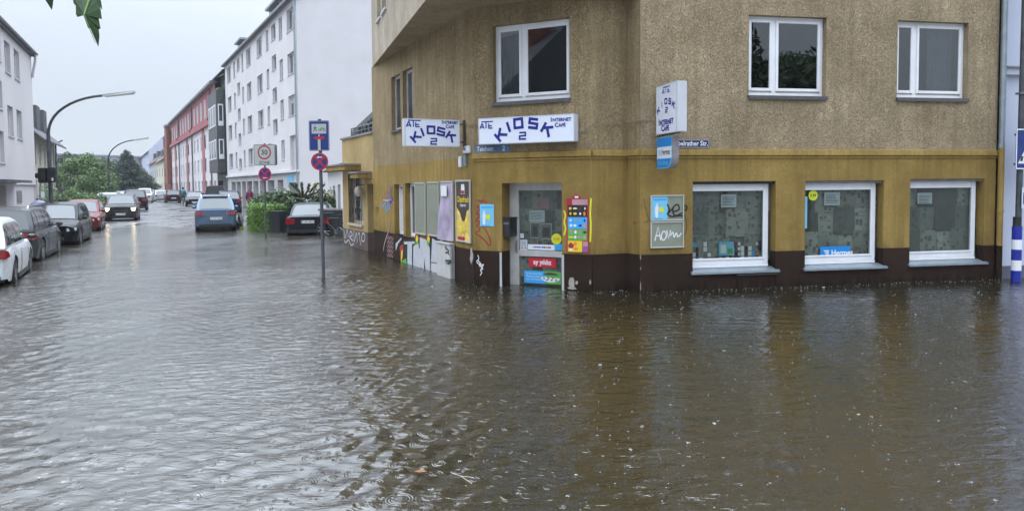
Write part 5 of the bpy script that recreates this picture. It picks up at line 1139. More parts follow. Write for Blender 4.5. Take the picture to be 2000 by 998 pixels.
# ================================================================ SIGNS AND POSTS
def sign_frame(x, y, yaw):      # local x right, local -y... w towards the viewer
    d = Vector((math.cos(yaw), math.sin(yaw), 0)); n = Vector((math.sin(yaw), -math.cos(yaw), 0))
    m_ = Matrix((d, n, Vector((0, 0, 1)))).transposed().to_4x4(); m_.translation = (x, y, 0); return m_
def no_stopping(m_, z, r, par, arrow, wf=.05):
    s_ = MB(m_).cyl((0, wf, z), r, .006, 'Y', 28).build('round_sign', 'red', par)
    q = MB(m_)
    ri = r*.80; g_ = .17
    for k in range(4):   # four blue quadrants between the red cross
        a0_ = k*math.pi/2-math.pi/4+g_+math.pi/2*0; pts = [(0, 0)]
        c_ = (math.cos(k*math.pi/2)*r*.16, math.sin(k*math.pi/2)*r*.16)
        arc = [(ri*math.cos(k*math.pi/2-math.pi/4+g_+(math.pi/2-2*g_)*j/8), z+ri*math.sin(k*math.pi/2-math.pi/4+g_+(math.pi/2-2*g_)*j/8)) for j in range(9)]
        q.prism([(c_[0], z+c_[1])]+arc, wf+.004, wf+.006)
    q.build('blue_fields', 'blue', s_)
    az = z+r*(.5 if arrow > 0 else -.55)
    MB(m_).prism([(-r*.32, az), (-r*.1, az+r*.14), (-r*.1, az+r*.05), (r*.3, az+r*.05), (r*.3, az-r*.05), (-r*.1, az-r*.05), (-r*.1, az-r*.14)], wf+.0065, wf+.009).build('white_arrow', 'whiteink', s_)
    q = MB(m_); n_ = 28
    q.add([(r*1.0*math.cos(6.2832*k/n_), wf+.0038, z+r*math.sin(6.2832*k/n_)) for k in range(n_)]+[(r*.93*math.cos(6.2832*k/n_), wf+.0038, z+r*.93*math.sin(6.2832*k/n_)) for k in range(n_)], [(k, (k+1) % n_, (k+1) % n_+n_, k+n_) for k in range(n_)]); q.build('white_edge', 'ayred', s_)
def rrect(w_, h_, r, cx=0, cz=0):
    out = []
    for (sx_, sz_, a0_) in ((1, 1, 0), (-1, 1, 90), (-1, -1, 180), (1, -1, 270)):
        for k in range(4): a = R(a0_+k*30); out.append((cx+sx_*(w_/2-r)+r*math.cos(a), cz+sz_*(h_/2-r)+r*math.sin(a)))
    return out
# blue dead-end sign on its post
g = gnd(632, 544); sc_ = g.y/CF; yaw = R(-2)
sp_ = thing('sign_post', 'blue dead-end sign over a round no-stopping sign on the grey post nearest the camera', 'sign post', (g.x, g.y, -.32))
tx = atY(624, 236, g.y+.0); top = Vector((g.x-.02, g.y, tx.z+.03))
MB().tube([(g.x, g.y, -.32), tuple(top)], .036, 12).build('post', 'postgrey', sp_, smooth=40)
m_ = sign_frame(g.x-.02, g.y, yaw)
zT, zB = atY(625, 236, g.y-.05).z, atY(625, 295, g.y-.05).z; hS = zT-zB; wS = hS*.68; cz_ = (zT+zB)/2
bs = MB(m_).prism(rrect(wS, hS, .03, -.0, cz_), .045, .055).build('blue_sign', 'blue', sp_)
q = MB(m_); P_ = rrect(wS-.02, hS-.02, .025, 0, cz_); P2_ = rrect(wS-.035, hS-.035, .02, 0, cz_); n_ = len(P_)
q.add([(a, .0555, b_) for a, b_ in P_]+[(a, .0555, b_) for a, b_ in P2_], [(k, (k+1) % n_, (k+1) % n_+n_, k+n_) for k in range(n_)]); q.build('white_line', 'signgrey', bs)
MB(m_).bb(-wS*.36, wS*.36, .0555, .0565, zT-hS*.43, zT-hS*.11).build('panel', 'signgrey', bs)
MB(m_).bb(-wS*.065, wS*.065, .0555, .0565, zB+.015, zT-hS*.60).build('panel', 'signgrey', bs); MB(m_).bb(-wS*.25, wS*.25, .0555, .057, zT-hS*.62, zT-hS*.52).build('red_bar', 'red', bs); MB(m_).bb(-wS*.03, wS*.03, .0555, .0565, zT-hS*.52, zT-hS*.45).build('panel', 'signgrey', bs)
q = MB(m_); u, z = -wS*.19, zT-hS*.27; k_ = wS
q.prism([(u+k_*.022*math.cos(a*.785), z+k_*.14+k_*.022*math.sin(a*.785)) for a in range(8)], .0567, .058)
for st, w_ in (([(0, .10), (0, .0)], .05), ([(0, .01), (-.05, -.07), (-.09, -.14)], .028), ([(0, .01), (.05, -.05), (.07, -.14)], .028), ([(0, .09), (-.06, .04), (-.08, .0)], .02), ([(0, .09), (.05, .04), (.09, .04)], .02)): q.ribbon([(u+k_*a, z+k_*b_) for a, b_ in st], k_*w_, .058)
u = wS*.15
for cx in (-.11, .11): q.add([(u+k_*(cx+.065*math.cos(a*.524)), .058, z-k_*.06+k_*.065*math.sin(a*.524)) for a in range(12)]+[(u+k_*(cx+.05*math.cos(a*.524)), .058, z-k_*.06+k_*.05*math.sin(a*.524)) for a in range(12)], [(a, (a+1) % 12, (a+1) % 12+12, a+12) for a in range(12)])
for st in ([(-.11, -.06), (-.04, .03), (.07, .03), (0, -.06), (-.11, -.06)], [(.11, -.06), (.06, .05), (.09, .06)], [(-.05, .03), (-.06, .05)], [(0, -.06), (-.04, .03)]): q.ribbon([(u+k_*a, z+k_*b_) for a, b_ in st], k_*.014, .0582)
q.build('pictogram', 'blackink', bs)
zc = (atY(624, 296, g.y-.05).z+atY(624, 336, g.y-.05).z)/2; rS = (atY(624, 296, g.y-.05).z-atY(624, 336, g.y-.05).z)/2
no_stopping(m_, zc, rS*.86, sp_, 1)
for z in (zc, cz_-.15, cz_+.15): MB().bb(g.x-.05, g.x+.03, g.y-.05, g.y+.04, z-.02, z+.02).build('clamp', 'steel', sp_)
# 30 zone sign
g = gnd(519, 465); g.z = 0
sp2 = thing('sign_post', 'square 30 ZONE sign above a round no-stopping sign on a thin dark post', 'sign post', (g.x, g.y, -.2))
zT, zB = atY(523, 282.5, g.y).z, atY(523, 323.5, g.y).z; wS = 44.5/CF*g.y; hS = zT-zB; cz_ = (zT+zB)/2; m_ = sign_frame(g.x+.05, g.y, R(-8))
MB().tube([(g.x, g.y, -.2), (g.x+.04, g.y, zT+.04)], .033, 10).build('post', 'postgrey', sp2, smooth=40)
zs = MB(m_).prism(rrect(wS, hS, .05, 0, cz_), .05, .06).build('zone_sign', 'signgrey', sp2)
def ringpoly(mm, cx, cz, r0_, r1_, w_, n_=28):
    q = MB(mm); q.add([(cx+r0_*math.cos(6.2832*k/n_), w_, cz+r0_*math.sin(6.2832*k/n_)) for k in range(n_)]+[(cx+r1_*math.cos(6.2832*k/n_), w_, cz+r1_*math.sin(6.2832*k/n_)) for k in range(n_)], [(k, (k+1) % n_, (k+1) % n_+n_, k+n_) for k in range(n_)]); return q
ringpoly(m_, 0, cz_+hS*.12, hS*.34, hS*.27, .061).build('red_ring', 'red', zs)
q = MB(m_); P_ = rrect(wS-.02, hS-.02, .045, 0, cz_); P2_ = rrect(wS-.05, hS-.05, .035, 0, cz_); n_ = len(P_)
q.add([(a, .061, b_) for a, b_ in P_]+[(a, .061, b_) for a, b_ in P2_], [(k, (k+1) % n_, (k+1) % n_+n_, k+n_) for k in range(n_)]); q.build('border', 'blackink', zs)
MB(m_).text('30', 0, cz_+hS*.01, hS*.34, .061, .015).text('ZONE', 0, cz_-hS*.43, hS*.20, .061, .008).build('lettering', 'blackink', zs)
MB(m_).prism(rrect(wS*.98, hS*.98, .05, .05, cz_), -.02, -.01).build('sign_back', 'steel', zs)
zc = (atY(519, 325, g.y).z+atY(519, 356, g.y).z)/2; no_stopping(m_, zc, .86*(atY(519, 325, g.y).z-atY(519, 356, g.y).z)/2, sp2, -1, .055)
# crossing sign and blue and white striped post at the right edge
g = gnd(1984, 547); PX = Vector((g.x*(g.y-.15)/g.y, g.y-.15))
sp3 = thing('sign_post', 'dark post with a blue zebra crossing sign at the right edge of the picture', 'sign post', (PX.x+.0, PX.y, -.4))
tp = atY(2003, 0, PX.y); MB().tube([(PX.x+.02, PX.y, 1.2), (tp.x, PX.y, tp.z+1.5)], .055, 12).build('post', 'postgrey', sp3, smooth=40)
zz_ = [-.4]+[atY(1984, y, PX.y).z for y in (528, 508, 487, 468, 442)]
for k in range(5):
    MB().tube([(PX.x, PX.y, zz_[k]), (PX.x, PX.y, zz_[k+1])], .088, 18).build('stripe', 'bluepole' if k % 2 == 0 else 'white', sp3, smooth=40)
MB().tube([(PX.x, PX.y, zz_[-1]), (PX.x, PX.y, 1.25)], .075, 14).build('collar', 'black', sp3, smooth=40)
m_ = sign_frame(PX.x+.04, PX.y, R(12)); zT, zB = atY(1985, 253, PX.y).z, atY(1985, 331, PX.y).z; hS = zT-zB; cz_ = (zT+zB)/2; uL = -.22
bs = MB(m_).prism([(a+uL+hS/2, b_) for a, b_ in rrect(hS, hS, .03, 0, cz_)], .09, .10).build('crossing_sign', 'blue', sp3)
q = MB(m_); P_ = rrect(hS, hS, .03, uL+hS/2, cz_); P2_ = rrect(hS-.045, hS-.045, .02, uL+hS/2, cz_); n_ = len(P_); q.add([(a, .101, b_) for a, b_ in P_]+[(a, .101, b_) for a, b_ in P2_], [(k, (k+1) % n_, (k+1) % n_+n_, k+n_) for k in range(n_)]); q.build('white_line', 'whiteink', bs)
MB(m_).prism([(uL+.05, cz_-hS*.36), (uL+hS-.05, cz_-hS*.36), (uL+hS/2, cz_+hS*.40)], .1005, .102).build('white_triangle', 'whiteink', bs)
for k in range(4): u = uL+.09+k*.13; MB(m_).prism([(u, cz_-hS*.30), (u+.06, cz_-hS*.30), (u+.085, cz_-hS*.18), (u+.035, cz_-hS*.18)], .1022, .1035).build('stripe', 'blackink', bs)
q = MB(m_); u = uL+hS/2
for st, w_ in (([(0, .06), (0, -.04)], .045), ([(0, -.03), (-.06, -.15)], .03), ([(0, -.03), (.06, -.15)], .03), ([(0, .05), (-.07, -.02)], .02), ([(0, .05), (.07, -.0)], .02)): q.ribbon([(u+a, cz_+b_) for a, b_ in st], w_, .1028)
q.prism([(u+.026*math.cos(a*.785), cz_+.10+.026*math.sin(a*.785)) for a in range(8)], .1022, .1035); q.build('walker', 'blackink', bs)
MB(m_).bb(-.05, .09, .086, .092, 1.42, 1.82).build('notice', 'paper', sp3); MB(m_).bb(-.02, .06, .092, .094, 1.5, 1.72).build('print', 'navy', sp3)
for z in (zT-.1, zB+.1, 3.62): MB().bb(PX.x-.05, PX.x+.12, PX.y-.09, PX.y+.07, z-.02, z+.02).build('clamp', 'steel', sp3)
# ================================================================ STREET LAMPS
def lamp(px0, ytop, pxh0, pxh1, yh0, yh1, Y, label, boxes=False):
    b_ = atY(px0, 300, Y); h0, h1 = atY(pxh0, yh0, Y), atY(pxh1, yh1, Y); x = b_.x
    zk = atY(px0, ytop, Y).z
    o = thing('street_lamp', label, 'street lamp', (x, Y, gz(x, Y)-.05), 'street lamps on the left side')
    pts = [(x, Y, gz(x, Y)-.05), (x-.02, Y, 3), (x-.03, Y, zk)]; R_x = h0.x-x; R_z = h0.z-zk
    for k in range(1, 11):
        a = k/10*math.pi/2*.93; pts.append((x+R_x*(1-math.cos(a))/(1-math.cos(math.pi/2*.93)), Y, zk+R_z*math.sin(a)/math.sin(math.pi/2*.93)))
    s_ = Y/30
    MB().tube(pts, [.085]+[.08]*(1)+[.068]+[.052]*10, 10).build('pole', 'postgrey', o, smooth=50)
    d = (h1-h0); q = MB(); L_ = d.length
    m_ = Matrix.Translation(h0) @ Matrix.Rotation(-math.atan2(d.z, d.x), 4, 'Y'); q.M = m_
    q.add([(0, -.05, -.03), (L_, -.10, -.03), (L_, .10, -.03), (0, .05, -.03), (0, -.06, .04), (L_, -.07, .06), (L_, .07, .06), (0, .06, .04)], [(0, 3, 2, 1), (4, 5, 6, 7), (0, 1, 5, 4), (1, 2, 6, 5), (2, 3, 7, 6), (3, 0, 4, 7)])
    hd = q.build('lamp_head', 'cabinet', o); MB(m_).bb(.12, L_-.05, -.085, .085, -.075, -.03).build('diffuser', 'signgrey', hd, bevel=.01)
    return o, x
o, lx = lamp(97, 258, 200, 263, 187, 180.5, 30., 'tall curved street lamp near the left white house')
lamp(211, 313, 262, 289.5, 274, 269.5, 63., 'curved street lamp further down the left side, in front of the trees')
for px, py, Y in ((203, 332, 108.), (196, 338, 140.)):
    h0 = atY(px-1, py+1, Y); h1 = atY(px+18 if Y < 120 else px+13, py-3, Y); o = thing('street_lamp', 'distant street lamp head showing before the dark trees, %s' % ('upper of two' if Y < 120 else 'lower of two'), 'street lamp', (h0.x-1.2, Y, 0), 'street lamps on the left side')
    MB().tube([(h0.x-1.4, Y, 0), (h0.x-1.4, Y, h0.z-1), (h0.x-.9, Y, h0.z-.2), tuple(h0)], .07, 6).build('pole', 'postgrey', o); MB().tube([tuple(h0), tuple(h1)], .11, 6).build('lamp_head', 'signgrey', o)
# dark double box (back of a traffic light) on the first pole
g = atY(100, 343, 29.8); o = thing('signal_box', 'dark double signal box seen from behind on the first lamp pole', 'traffic signal', (g.x, g.y, g.z-.3))
MB().bb(g.x-.33, g.x-.02, g.y-.35, g.y-.12, g.z-.30, g.z+.30).build('housing', 'black', o, bevel=.03); MB().bb(g.x+.0, g.x+.32, g.y-.30, g.y-.10, g.z-.28, g.z+.31).build('housing', 'bin', o, bevel=.03)
MB().bb(g.x-.48, g.x-.34, g.y-.3, g.y-.1, g.z-.12, g.z+.10).build('visor', 'black', o, bevel=.03); MB().bb(g.x+.20, g.x+.27, g.y-.312, g.y-.301, g.z-.22, g.z-.1).build('sticker', 'whiteink', o)
# ================================================================ CARS
def smooth_profile(pts, x):
    xs = [p[0] for p in pts]; ys = [p[1] for p in pts]; return float(np.interp(x, xs, ys))
_wheel = {}
def wheel_mesh(r, w, rimmat):
    k = (r, w, rimmat)
    if k in _wheel: return _wheel[k]
    t_ = MB(); n = 22; prof = [(.62*r, -w/2), (.9*r, -w/2), (r, -w*.36), (r, w*.36), (.9*r, w/2), (.62*r, w/2)]
    vs = [(q[0]*math.cos(6.2832*k_/n), q[1], q[0]*math.sin(6.2832*k_/n)) for q in prof for k_ in range(n)]
    t_.add(vs, [(j*n+i, j*n+(i+1) % n, (j+1)*n+(i+1) % n, (j+1)*n+i) for j in range(len(prof)-1) for i in range(n)])
    def me(mb, nm, mt):
        m_ = bpy.data.meshes.new(nm); m_.from_pydata([v[:] for v in mb.v], [], mb.f); m_.materials.append(MAT[mt]); return m_
    a = me(t_, 'tyre', 'rubber')
    for p in a.polygons: p.use_smooth = True
    q = MB(); q.cyl((0, -w*.18, 0), .60*r, .02, 'Y', 22); b = me(q, 'hub_back', 'black')
    q = MB()
    for i in range(5):
        an = 6.2832*i/5; m_ = Matrix.Rotation(an, 4, 'Y'); q.M = m_
        q.add([(-.07*r, -w*.40, .08*r), (.07*r, -w*.40, .08*r), (.11*r, -w*.46, .60*r), (-.11*r, -w*.46, .60*r), (-.07*r, -w*.3, .08*r), (.07*r, -w*.3, .08*r), (.11*r, -w*.34, .60*r), (-.11*r, -w*.34, .60*r)], [(0, 1, 2, 3), (7, 6, 5, 4), (0, 4, 5, 1), (1, 5, 6, 2), (2, 6, 7, 3), (3, 7, 4, 0)])
    q.M = None; q.cyl((0, -w*.38, 0), .13*r, .05, 'Y', 10)
    n = 22; q.add([(rr*math.cos(6.2832*k_/n), y, rr*math.sin(6.2832*k_/n)) for rr, y in ((.58*r, -w*.47), (.65*r, -w*.50), (.65*r, -w*.3)) for k_ in range(n)], [(j*n+i, j*n+(i+1) % n, (j+1)*n+(i+1) % n, (j+1)*n+i) for j in range(2) for i in range(n)])
    c_ = me(q, 'rim', rimmat); _wheel[k] = (a, b, c_); return _wheel[k]
def car(name, label, loc, heading, col, L=4.3, Wd=1.78, Ht=1.5, style='hatch', plate='K', metal=.35, detail=2, lights='off', lightglass=False, rails=False, group=None, mirror=None, cat='car', rough=.22, tl=None):
    """local x forward, y left, z up; heading is the compass angle from +Y towards +X"""
    key = 'paint_%s' % (col,)
    if key not in MAT: MAT[key] = paint('car_paint', col, rough, metal)
    gl = 'carglasslight' if lightglass else 'carglass'
    hl = L/2; wb_ = L*.6; fa, ra = hl-L*.195, -hl+L*.205; rw_ = .315 if Ht < 1.55 else .345; wh = Wd/2
    belt = Ht*.605 if style != 'suv' else Ht*.61
    P = dict(hatch=dict(hood=[(hl, .55*Ht*.85), (hl-.12, .48*Ht), (hl-.95, belt-.03)], fb=hl-.92, ft=hl-1.62, rt=-hl+.55, rb=-hl+.10, deck=None),
             estate=dict(hood=[(hl, .46*Ht), (hl-.12, .49*Ht), (hl-1.05, belt-.03)], fb=hl-1.02, ft=hl-1.75, rt=-hl+.42, rb=-hl+.06, deck=None),
             sedan=dict(hood=[(hl, .45*Ht), (hl-.15, .51*Ht), (hl-1.2, belt-.02)], fb=hl-1.18, ft=hl-1.95, rt=-hl+1.35, rb=-hl+.72, deck=belt+.035),
             suv=dict(hood=[(hl, .50*Ht), (hl-.1, .56*Ht), (hl-.95, belt-.01)], fb=hl-.92, ft=hl-1.5, rt=-hl+.45, rb=-hl+.1, deck=None),
             van=dict(hood=[(hl, .42*Ht), (hl-.1, .46*Ht), (hl-.6, belt-.03)], fb=hl-.6, ft=hl-1.3, rt=-hl+.12, rb=-hl+.04, deck=None))[style]
    fb, ft, rt_, rb_ = P['fb'], P['ft'], P['rt'], P['rb']
    nose = P['hood']; tp = [(-hl, (P['deck']-.04) if P['deck'] else belt-.03)]
    if P['deck']: tp += [(-hl+.08, P['deck']), (rb_, P['deck'])]
    else: tp += [(-hl+.05, belt)]
    tp += [(fb, belt)]+[(a, b) for a, b in reversed(nose)][0:]
    tp = sorted(set(tp))
    def ztop(x): return smooth_profile(tp, x)
    def hw(x):
        e = abs(x)/hl; base = wh*(1-.035*e*e)
        k = max(0, (e-.80)/.20); return base*(1-.13*k**2.2)
    def zbot(x):
        z = .20+.05*(abs(x)/hl > .9)
        for a in (fa, ra):
            r_ = rw_+.055
            if abs(x-a) < r_: z = max(z, rw_+math.sqrt(max(0, r_*r_-(x-a)**2))-.0)
        return z
    step = .06 if detail > 1 else .12
    xs = list(np.linspace(-hl, hl, int(L/step)))
    for a in (fa, ra):
        for s_ in (-1, 1): xs += [a+s_*(rw_+.054), a+s_*(rw_+.056)]
    xs = sorted(xs)
    o = thing(name, label, cat, (0, 0, 0), group)
    rows = []
    for x in xs:
        w_ = hw(x); zb_, zt = zbot(x), ztop(x); half = []
        zs_ = [zb_, zb_+(zt-zb_)*.15, zb_+(zt-zb_)*.45, zb_+(zt-zb_)*.75, zb_+(zt-zb_)*.93, zt]
        for i, z in enumerate(zs_):
            f = min(1, max(0, (z-.2)/(zt-.2))); bul = 1-.055*(1-f)**2-.07*max(0, f-.62)**1.3/.28
            if i == 5: bul -= .055
            half.append((w_*bul, z))
        crown = .02+.03*(x > fb)
        top = [(half[-1][0]*.86, zt+crown*.55), (half[-1][0]*.45, zt+crown), (0, zt+crown*1.1)]
        ring = half+top; full = [(x, y, z) for y, z in ring]+[(x, -y, z) for y, z in reversed(ring[:-1])]; rows.append(full)
    n = len(rows[0]); mb = MB()
    # round the nose and tail in plan
    for r_ in rows:
        x = r_[0][0]
        for i, (xx, y, z) in enumerate(r_):
            e = abs(x)/hl
            if e > .86: xx = x-math.copysign(1, x)*.16*((e-.86)/.14)*(abs(y)/wh)**3
            if e > .93: xx -= math.copysign(1, x)*.05*abs(z-.5)/.5
            mb.v.append(Vector((xx, y, z)))
    for i in range(len(rows)-1): mb.f += [(i*n+k, i*n+k+1, (i+1)*n+k+1, (i+1)*n+k) for k in range(n-1)]
    mb.f += [tuple(range(n)), tuple((len(rows)-1)*n+k for k in range(n-1, -1, -1))]
    body = mb.build('body', key, o, smooth=42)
    # dark under-body and sills, wheel housings
    ub = MB().bb(-hl+.35, hl-.35, -wh*.80, wh*.80, .17, rw_*2+.02); ub.build('underbody', 'black', o)
    # greenhouse
    def gtop(x):
        return float(np.interp(x, [rb_, rt_, rt_+.35, (rt_+ft)/2, ft-.35, ft, fb], [belt, Ht-.07, Ht-.015, Ht, Ht-.02, Ht-.075, belt]))
    wbt = wh*.905; wrf = wh*.70
    def gw(x, z):          # half width of the cabin side at height z
        f = max(0, min(1, (z-belt)/(Ht-belt))); e = 1-.06*max(0, (x-ft+.4)/1.2)**2-.05*max(0, (rt_+.2-x)/.8)**2
        return (wbt*(1-f)+wrf*f+.03*math.sin(f*math.pi))*e
    gx = sorted(set(list(np.linspace(rb_, fb, 26 if detail > 1 else 14))+[rt_, ft]))
    mb = MB(); m2 = []
    for x in gx:
        zt = max(gtop(x), belt+.004); half = []
        for f in (0, .25, .5, .75, 1): z = belt-.03*(f == 0)+(zt-.0-belt)*f*.94; half.append((gw(x, z), z))
        half += [(half[-1][0]*.93, zt-.006), (half[-1][0]*.6, zt+.012), (0, zt+.02)]
        m2.append([(x, y, z) for y, z in half]+[(x, -y, z) for y, z in reversed(half[:-1])])
    n2 = len(m2[0]); [mb.v.extend(Vector(p) for p in r_) for r_ in m2]
    for i in range(len(m2)-1): mb.f += [(i*n2+k, i*n2+k+1, (i+1)*n2+k+1, (i+1)*n2+k) for k in range(n2-1)]
    mb.f += [tuple(range(n2)), tuple((len(m2)-1)*n2+k for k in range(n2-1, -1, -1))]
    mb.build('cabin', key, o, smooth=40)
    # side windows, following the cabin side
    b0_ = ft-.02; nb = 2 if style in ('sedan',) else (3 if L > 3.9 else 2)
    x_lo, x_hi = rb_+.17, fb-.17; cuts = np.linspace(x_lo, x_hi, nb+1) if nb == 2 else [x_lo, x_lo+.62 if style != 'suv' else x_lo+.5, (x_lo+x_hi)/2+.02, x_hi]
    for s_ in (1, -1):
        for i in range(nb):
            a, b = cuts[i]+.035, cuts[i+1]-.035; q = MB(); vs = []; N_ = 7; M_ = 4
            for j in range(N_):
                x = a+(b-a)*j/(N_-1); z0_ = belt+.035; z1_ = min(gtop(x)-.085, Ht-.115); z1_ = max(z1_, z0_+.01)
                for k in range(M_): z = z0_+(z1_-z0_)*k/(M_-1); vs.append((x, s_*(gw(x, z)+.008), z))
            q.add(vs, [(j*M_+k, (j+1)*M_+k, (j+1)*M_+k+1, j*M_+k+1) for j in range(N_-1) for k in range(M_-1)]); q.build('side_window', 'carglass', o, smooth=True)
    def screen(xb, xt, mt, nm, inset=.0):
        q = MB(); vs = []; N_, M_ = 7, 5
        for k in range(M_):
            f = .08+.84*k/(M_-1); x = xb+(xt-xb)*f; z = gtop(x); wz = gw(x, z)-.085-.02*f
            for j in range(N_):
                y = -wz+2*wz*j/(N_-1); nx = (1 if xb > xt else -1)
                vs.append((x+nx*.018, y, z+.022-.030*abs(y/wz)**2.5*1.0+.004))
        q.add(vs, [(k*N_+j, k*N_+j+1, (k+1)*N_+j+1, (k+1)*N_+j) for k in range(M_-1) for j in range(N_-1)]); return q.build(nm, mt, o, smooth=True)
    screen(fb, ft, gl if lightglass else 'carglass', 'windscreen'); screen(rb_, rt_, gl, 'rear_window')
    # wheels
    ms_ = wheel_mesh(rw_, .2, 'rim')
    for a in (fa, ra):
        for s_ in (1, -1):
            w_ = bpy.data.objects.new('wheel', ms_[0]); COL.objects.link(w_); w_.parent = o; w_.location = (a, s_*(wh*.965-.10), rw_)
            if s_ > 0: w_.rotation_euler = (0, 0, math.pi)
            for q, nm in ((ms_[1], 'hub_back'), (ms_[2], 'rim')):
                r_ = bpy.data.objects.new(nm, q); COL.objects.link(r_); r_.parent = w_
    # door seams and handles
    if detail > 1:
        q = MB()
        for s_ in (1, -1):
            for x in ([fb-.32, (x_lo+x_hi)/2+.02, x_lo+.5] if L > 3.9 else [fb-.3, x_lo+.7]):
                pts = [(x+.00*k, s_*(hw(x)*b_+.003), z) for k, (z, b_) in enumerate(((.28, .955), (.45, .985), (belt*.8, .985)))]
                q.tube(pts, .0035, 4)
        q.build('door_seams', 'black', o)['kind'] = 'stuff'
        for s_ in (1, -1):
            for x in ((x_lo+x_hi)/2+.14, x_lo+.62): MB().box((x, s_*(hw(x)*.965), belt*.86), (.17, .035, .03)).build('door_handle', key, o, bevel=.008)
    # lower trims
    for s_ in (1, -1): MB().bb(ra+rw_+.08, fa-rw_-.08, s_*wh*.93, s_*wh*.975, .17, .27).build('side_skirt', 'black', o)
    nx = hl-.01
    MB().bb(nx-.22, nx-.012, -wh*.5, wh*.5, .25, .36).build('front_intake', 'black', o, bevel=.02)
    MB().bb(nx-.2, nx-.015, -wh*.40, wh*.42, .44, .55 if style != 'suv' else .66).build('grille', 'black', o, bevel=.02)
    if style == 'suv': [MB().bb(nx-.1, nx+.01, -wh*.5, wh*.5, z, z+.02).build('grille_bar', 'chrome', o) for z in (.5, .6)]
    rl_ = 'redlight'; zt_ = belt*.86
    for s_ in (1, -1):
        zf = smooth_profile(tp, hl-.1)-.09
        h_ = MB().add([(hl-.05, s_*wh*.60, zf-.09), (hl-.05, s_*wh*.60, zf+.02), (hl-.17, s_*wh*.92, zf-.06), (hl-.19, s_*wh*.91, zf+.05), (hl-.55, s_*wh*.965, zf+.01), (hl-.50, s_*wh*.93, zf+.075), (hl-.2, s_*wh*.58, zf-.1), (hl-.3, s_*wh*.58, zf+.05)],
                      [(0, 1, 3, 2), (2, 3, 5, 4), (0, 2, 4, 6), (1, 7, 5, 3), (0, 6, 7, 1), (4, 5, 7, 6)]).build('headlight', 'clearlight', o, bevel=.012)
        if lights == 'on': MB().ball((hl-.03, s_*wh*.76, zf-.10), .085, (.5, 1, 1), 12, 8).build('lamp', 'lamp_on', h_)
        za, zc_ = (belt*.74, belt*.95) if style in ('hatch', 'suv', 'van', 'estate') else (belt*.66, belt*.93)
        MB().add([(-hl-.012, s_*wh*.54, za+.03), (-hl-.012, s_*wh*.54, zc_), (-hl+.06, s_*wh*.89, za), (-hl+.06, s_*wh*.88, zc_), (-hl+.19, s_*wh*.975, za+.05), (-hl+.16, s_*wh*.945, zc_-.02), (-hl+.3, s_*wh*.5, za), (-hl+.3, s_*wh*.5, zc_)],
                 [(0, 1, 3, 2), (2, 3, 5, 4), (0, 2, 4, 6), (1, 7, 5, 3), (0, 6, 7, 1), (4, 5, 7, 6)]).build('tail_light', rl_, o, bevel=.012)
        if tl == 'tall': MB().tube([(-hl-.0, s_*wh*.86, belt*.9), (-hl+.16, s_*wh*.80, Ht*.86)], [.05, .04], 6).build('tail_light', rl_, o)
        if tl == 'round':
            for dy in (.58, .80): MB().cyl((-hl-.02+.05*(dy > .7), s_*wh*dy, belt*.85), .075, .03, 'X', 16).build('lamp', 'chrome', o); MB().cyl((-hl-.028+.05*(dy > .7), s_*wh*dy, belt*.85), .06, .03, 'X', 16).build('lamp', rl_, o)
        mm_ = MB().ball((fb-.36, s_*(wh*1.06), belt+.06), .10, (.55, .95, .72), 10, 7).box((fb-.36, s_*wh*.97, belt+.03), (.06, .16, .035)).build('mirror', mirror or key, o, smooth=50)
    pz = belt*.62 if style != 'sedan' else belt*.78
    for x, s_, z in ((-hl-.018, -1, pz), (hl+.012, 1, .42)):
        p_ = MB().bb(x-.008, x+.008, -.26, .26, z-.055, z+.055).build('number_plate', 'plate', o)
        if detail > 1 and plate != 'K':
            m_ = Matrix(((0, s_*1., 0), (s_*1., 0, 0), (0, 0, 1))).to_4x4()
            m_ = Matrix((Vector((0, s_, 0)), Vector((s_, 0, 0)), Vector((0, 0, 1)))).transposed().to_4x4(); m_.translation = (x+s_*.009, 0, z)
            MB(m_).text(plate, .02, -.034, .10, .001, .004).build('lettering', 'blackink', p_); MB(m_).bb(-.26, -.225, 0, .002, -.055, .055).build('band', 'blue', p_)
    MB().bb(-hl-.016, -hl+.1, -wh*.78, wh*.78, .22, .34).build('rear_bumper_trim', 'black', o, bevel=.02)
    if rails:
        for s_ in (1, -1): MB().tube([(rt_+.25, s_*wrf*.93, Ht-.05), (rt_+.35, s_*wrf*.93, Ht+.03), (ft-.45, s_*wrf*.93, Ht+.03), (ft-.30, s_*wrf*.93, Ht-.05)], .016, 6).build('roof_rail', 'steel' if rails is True else rails, o)
    if style == 'hatch' and detail > 1: MB().bb(rt_-.10, rt_+.14, -wrf*.85, wrf*.85, Ht-.055, Ht-.03).build('spoiler', key, o, bevel=.01)
    o.location = loc; o.rotation_euler = (0, 0, R(90)-heading)
    return o
def park(x, y, hd, zoff=-.0):   # wheels on the ground
    return (x, y, gz(x, y)+zoff)
def by_wheels(pr, pf, side, L, Wd):
    """from the ground points of the rear and front wheel on one side to centre and heading"""
    a, b = Vector((pr.x, pr.y)), Vector((pf.x, pf.y)); d = (b-a).normalized(); n = Vector((-d.y, d.x))*side
    c_ = (a+b)/2-n*(Wd/2-.1)
    return c_, math.atan2(d.x, d.y)
UG = 'parked cars in the flood on the left'
c_, hd = by_wheels(gnd(25, 549), gnd(53, 527), -1, 4.25, 1.78)
car('parked_car', 'white hatchback cut by the left edge of the picture, facing away', (c_.x-.0, c_.y, -.13), hd, (.62, .64, .66), 4.25, 1.78, 1.46, 'hatch', 'K NV 812', metal=.0, mirror='blackgloss')
c_, hd = by_wheels(gnd(79.5, 507), gnd(111.5, 491), -1, 4.6, 1.86)
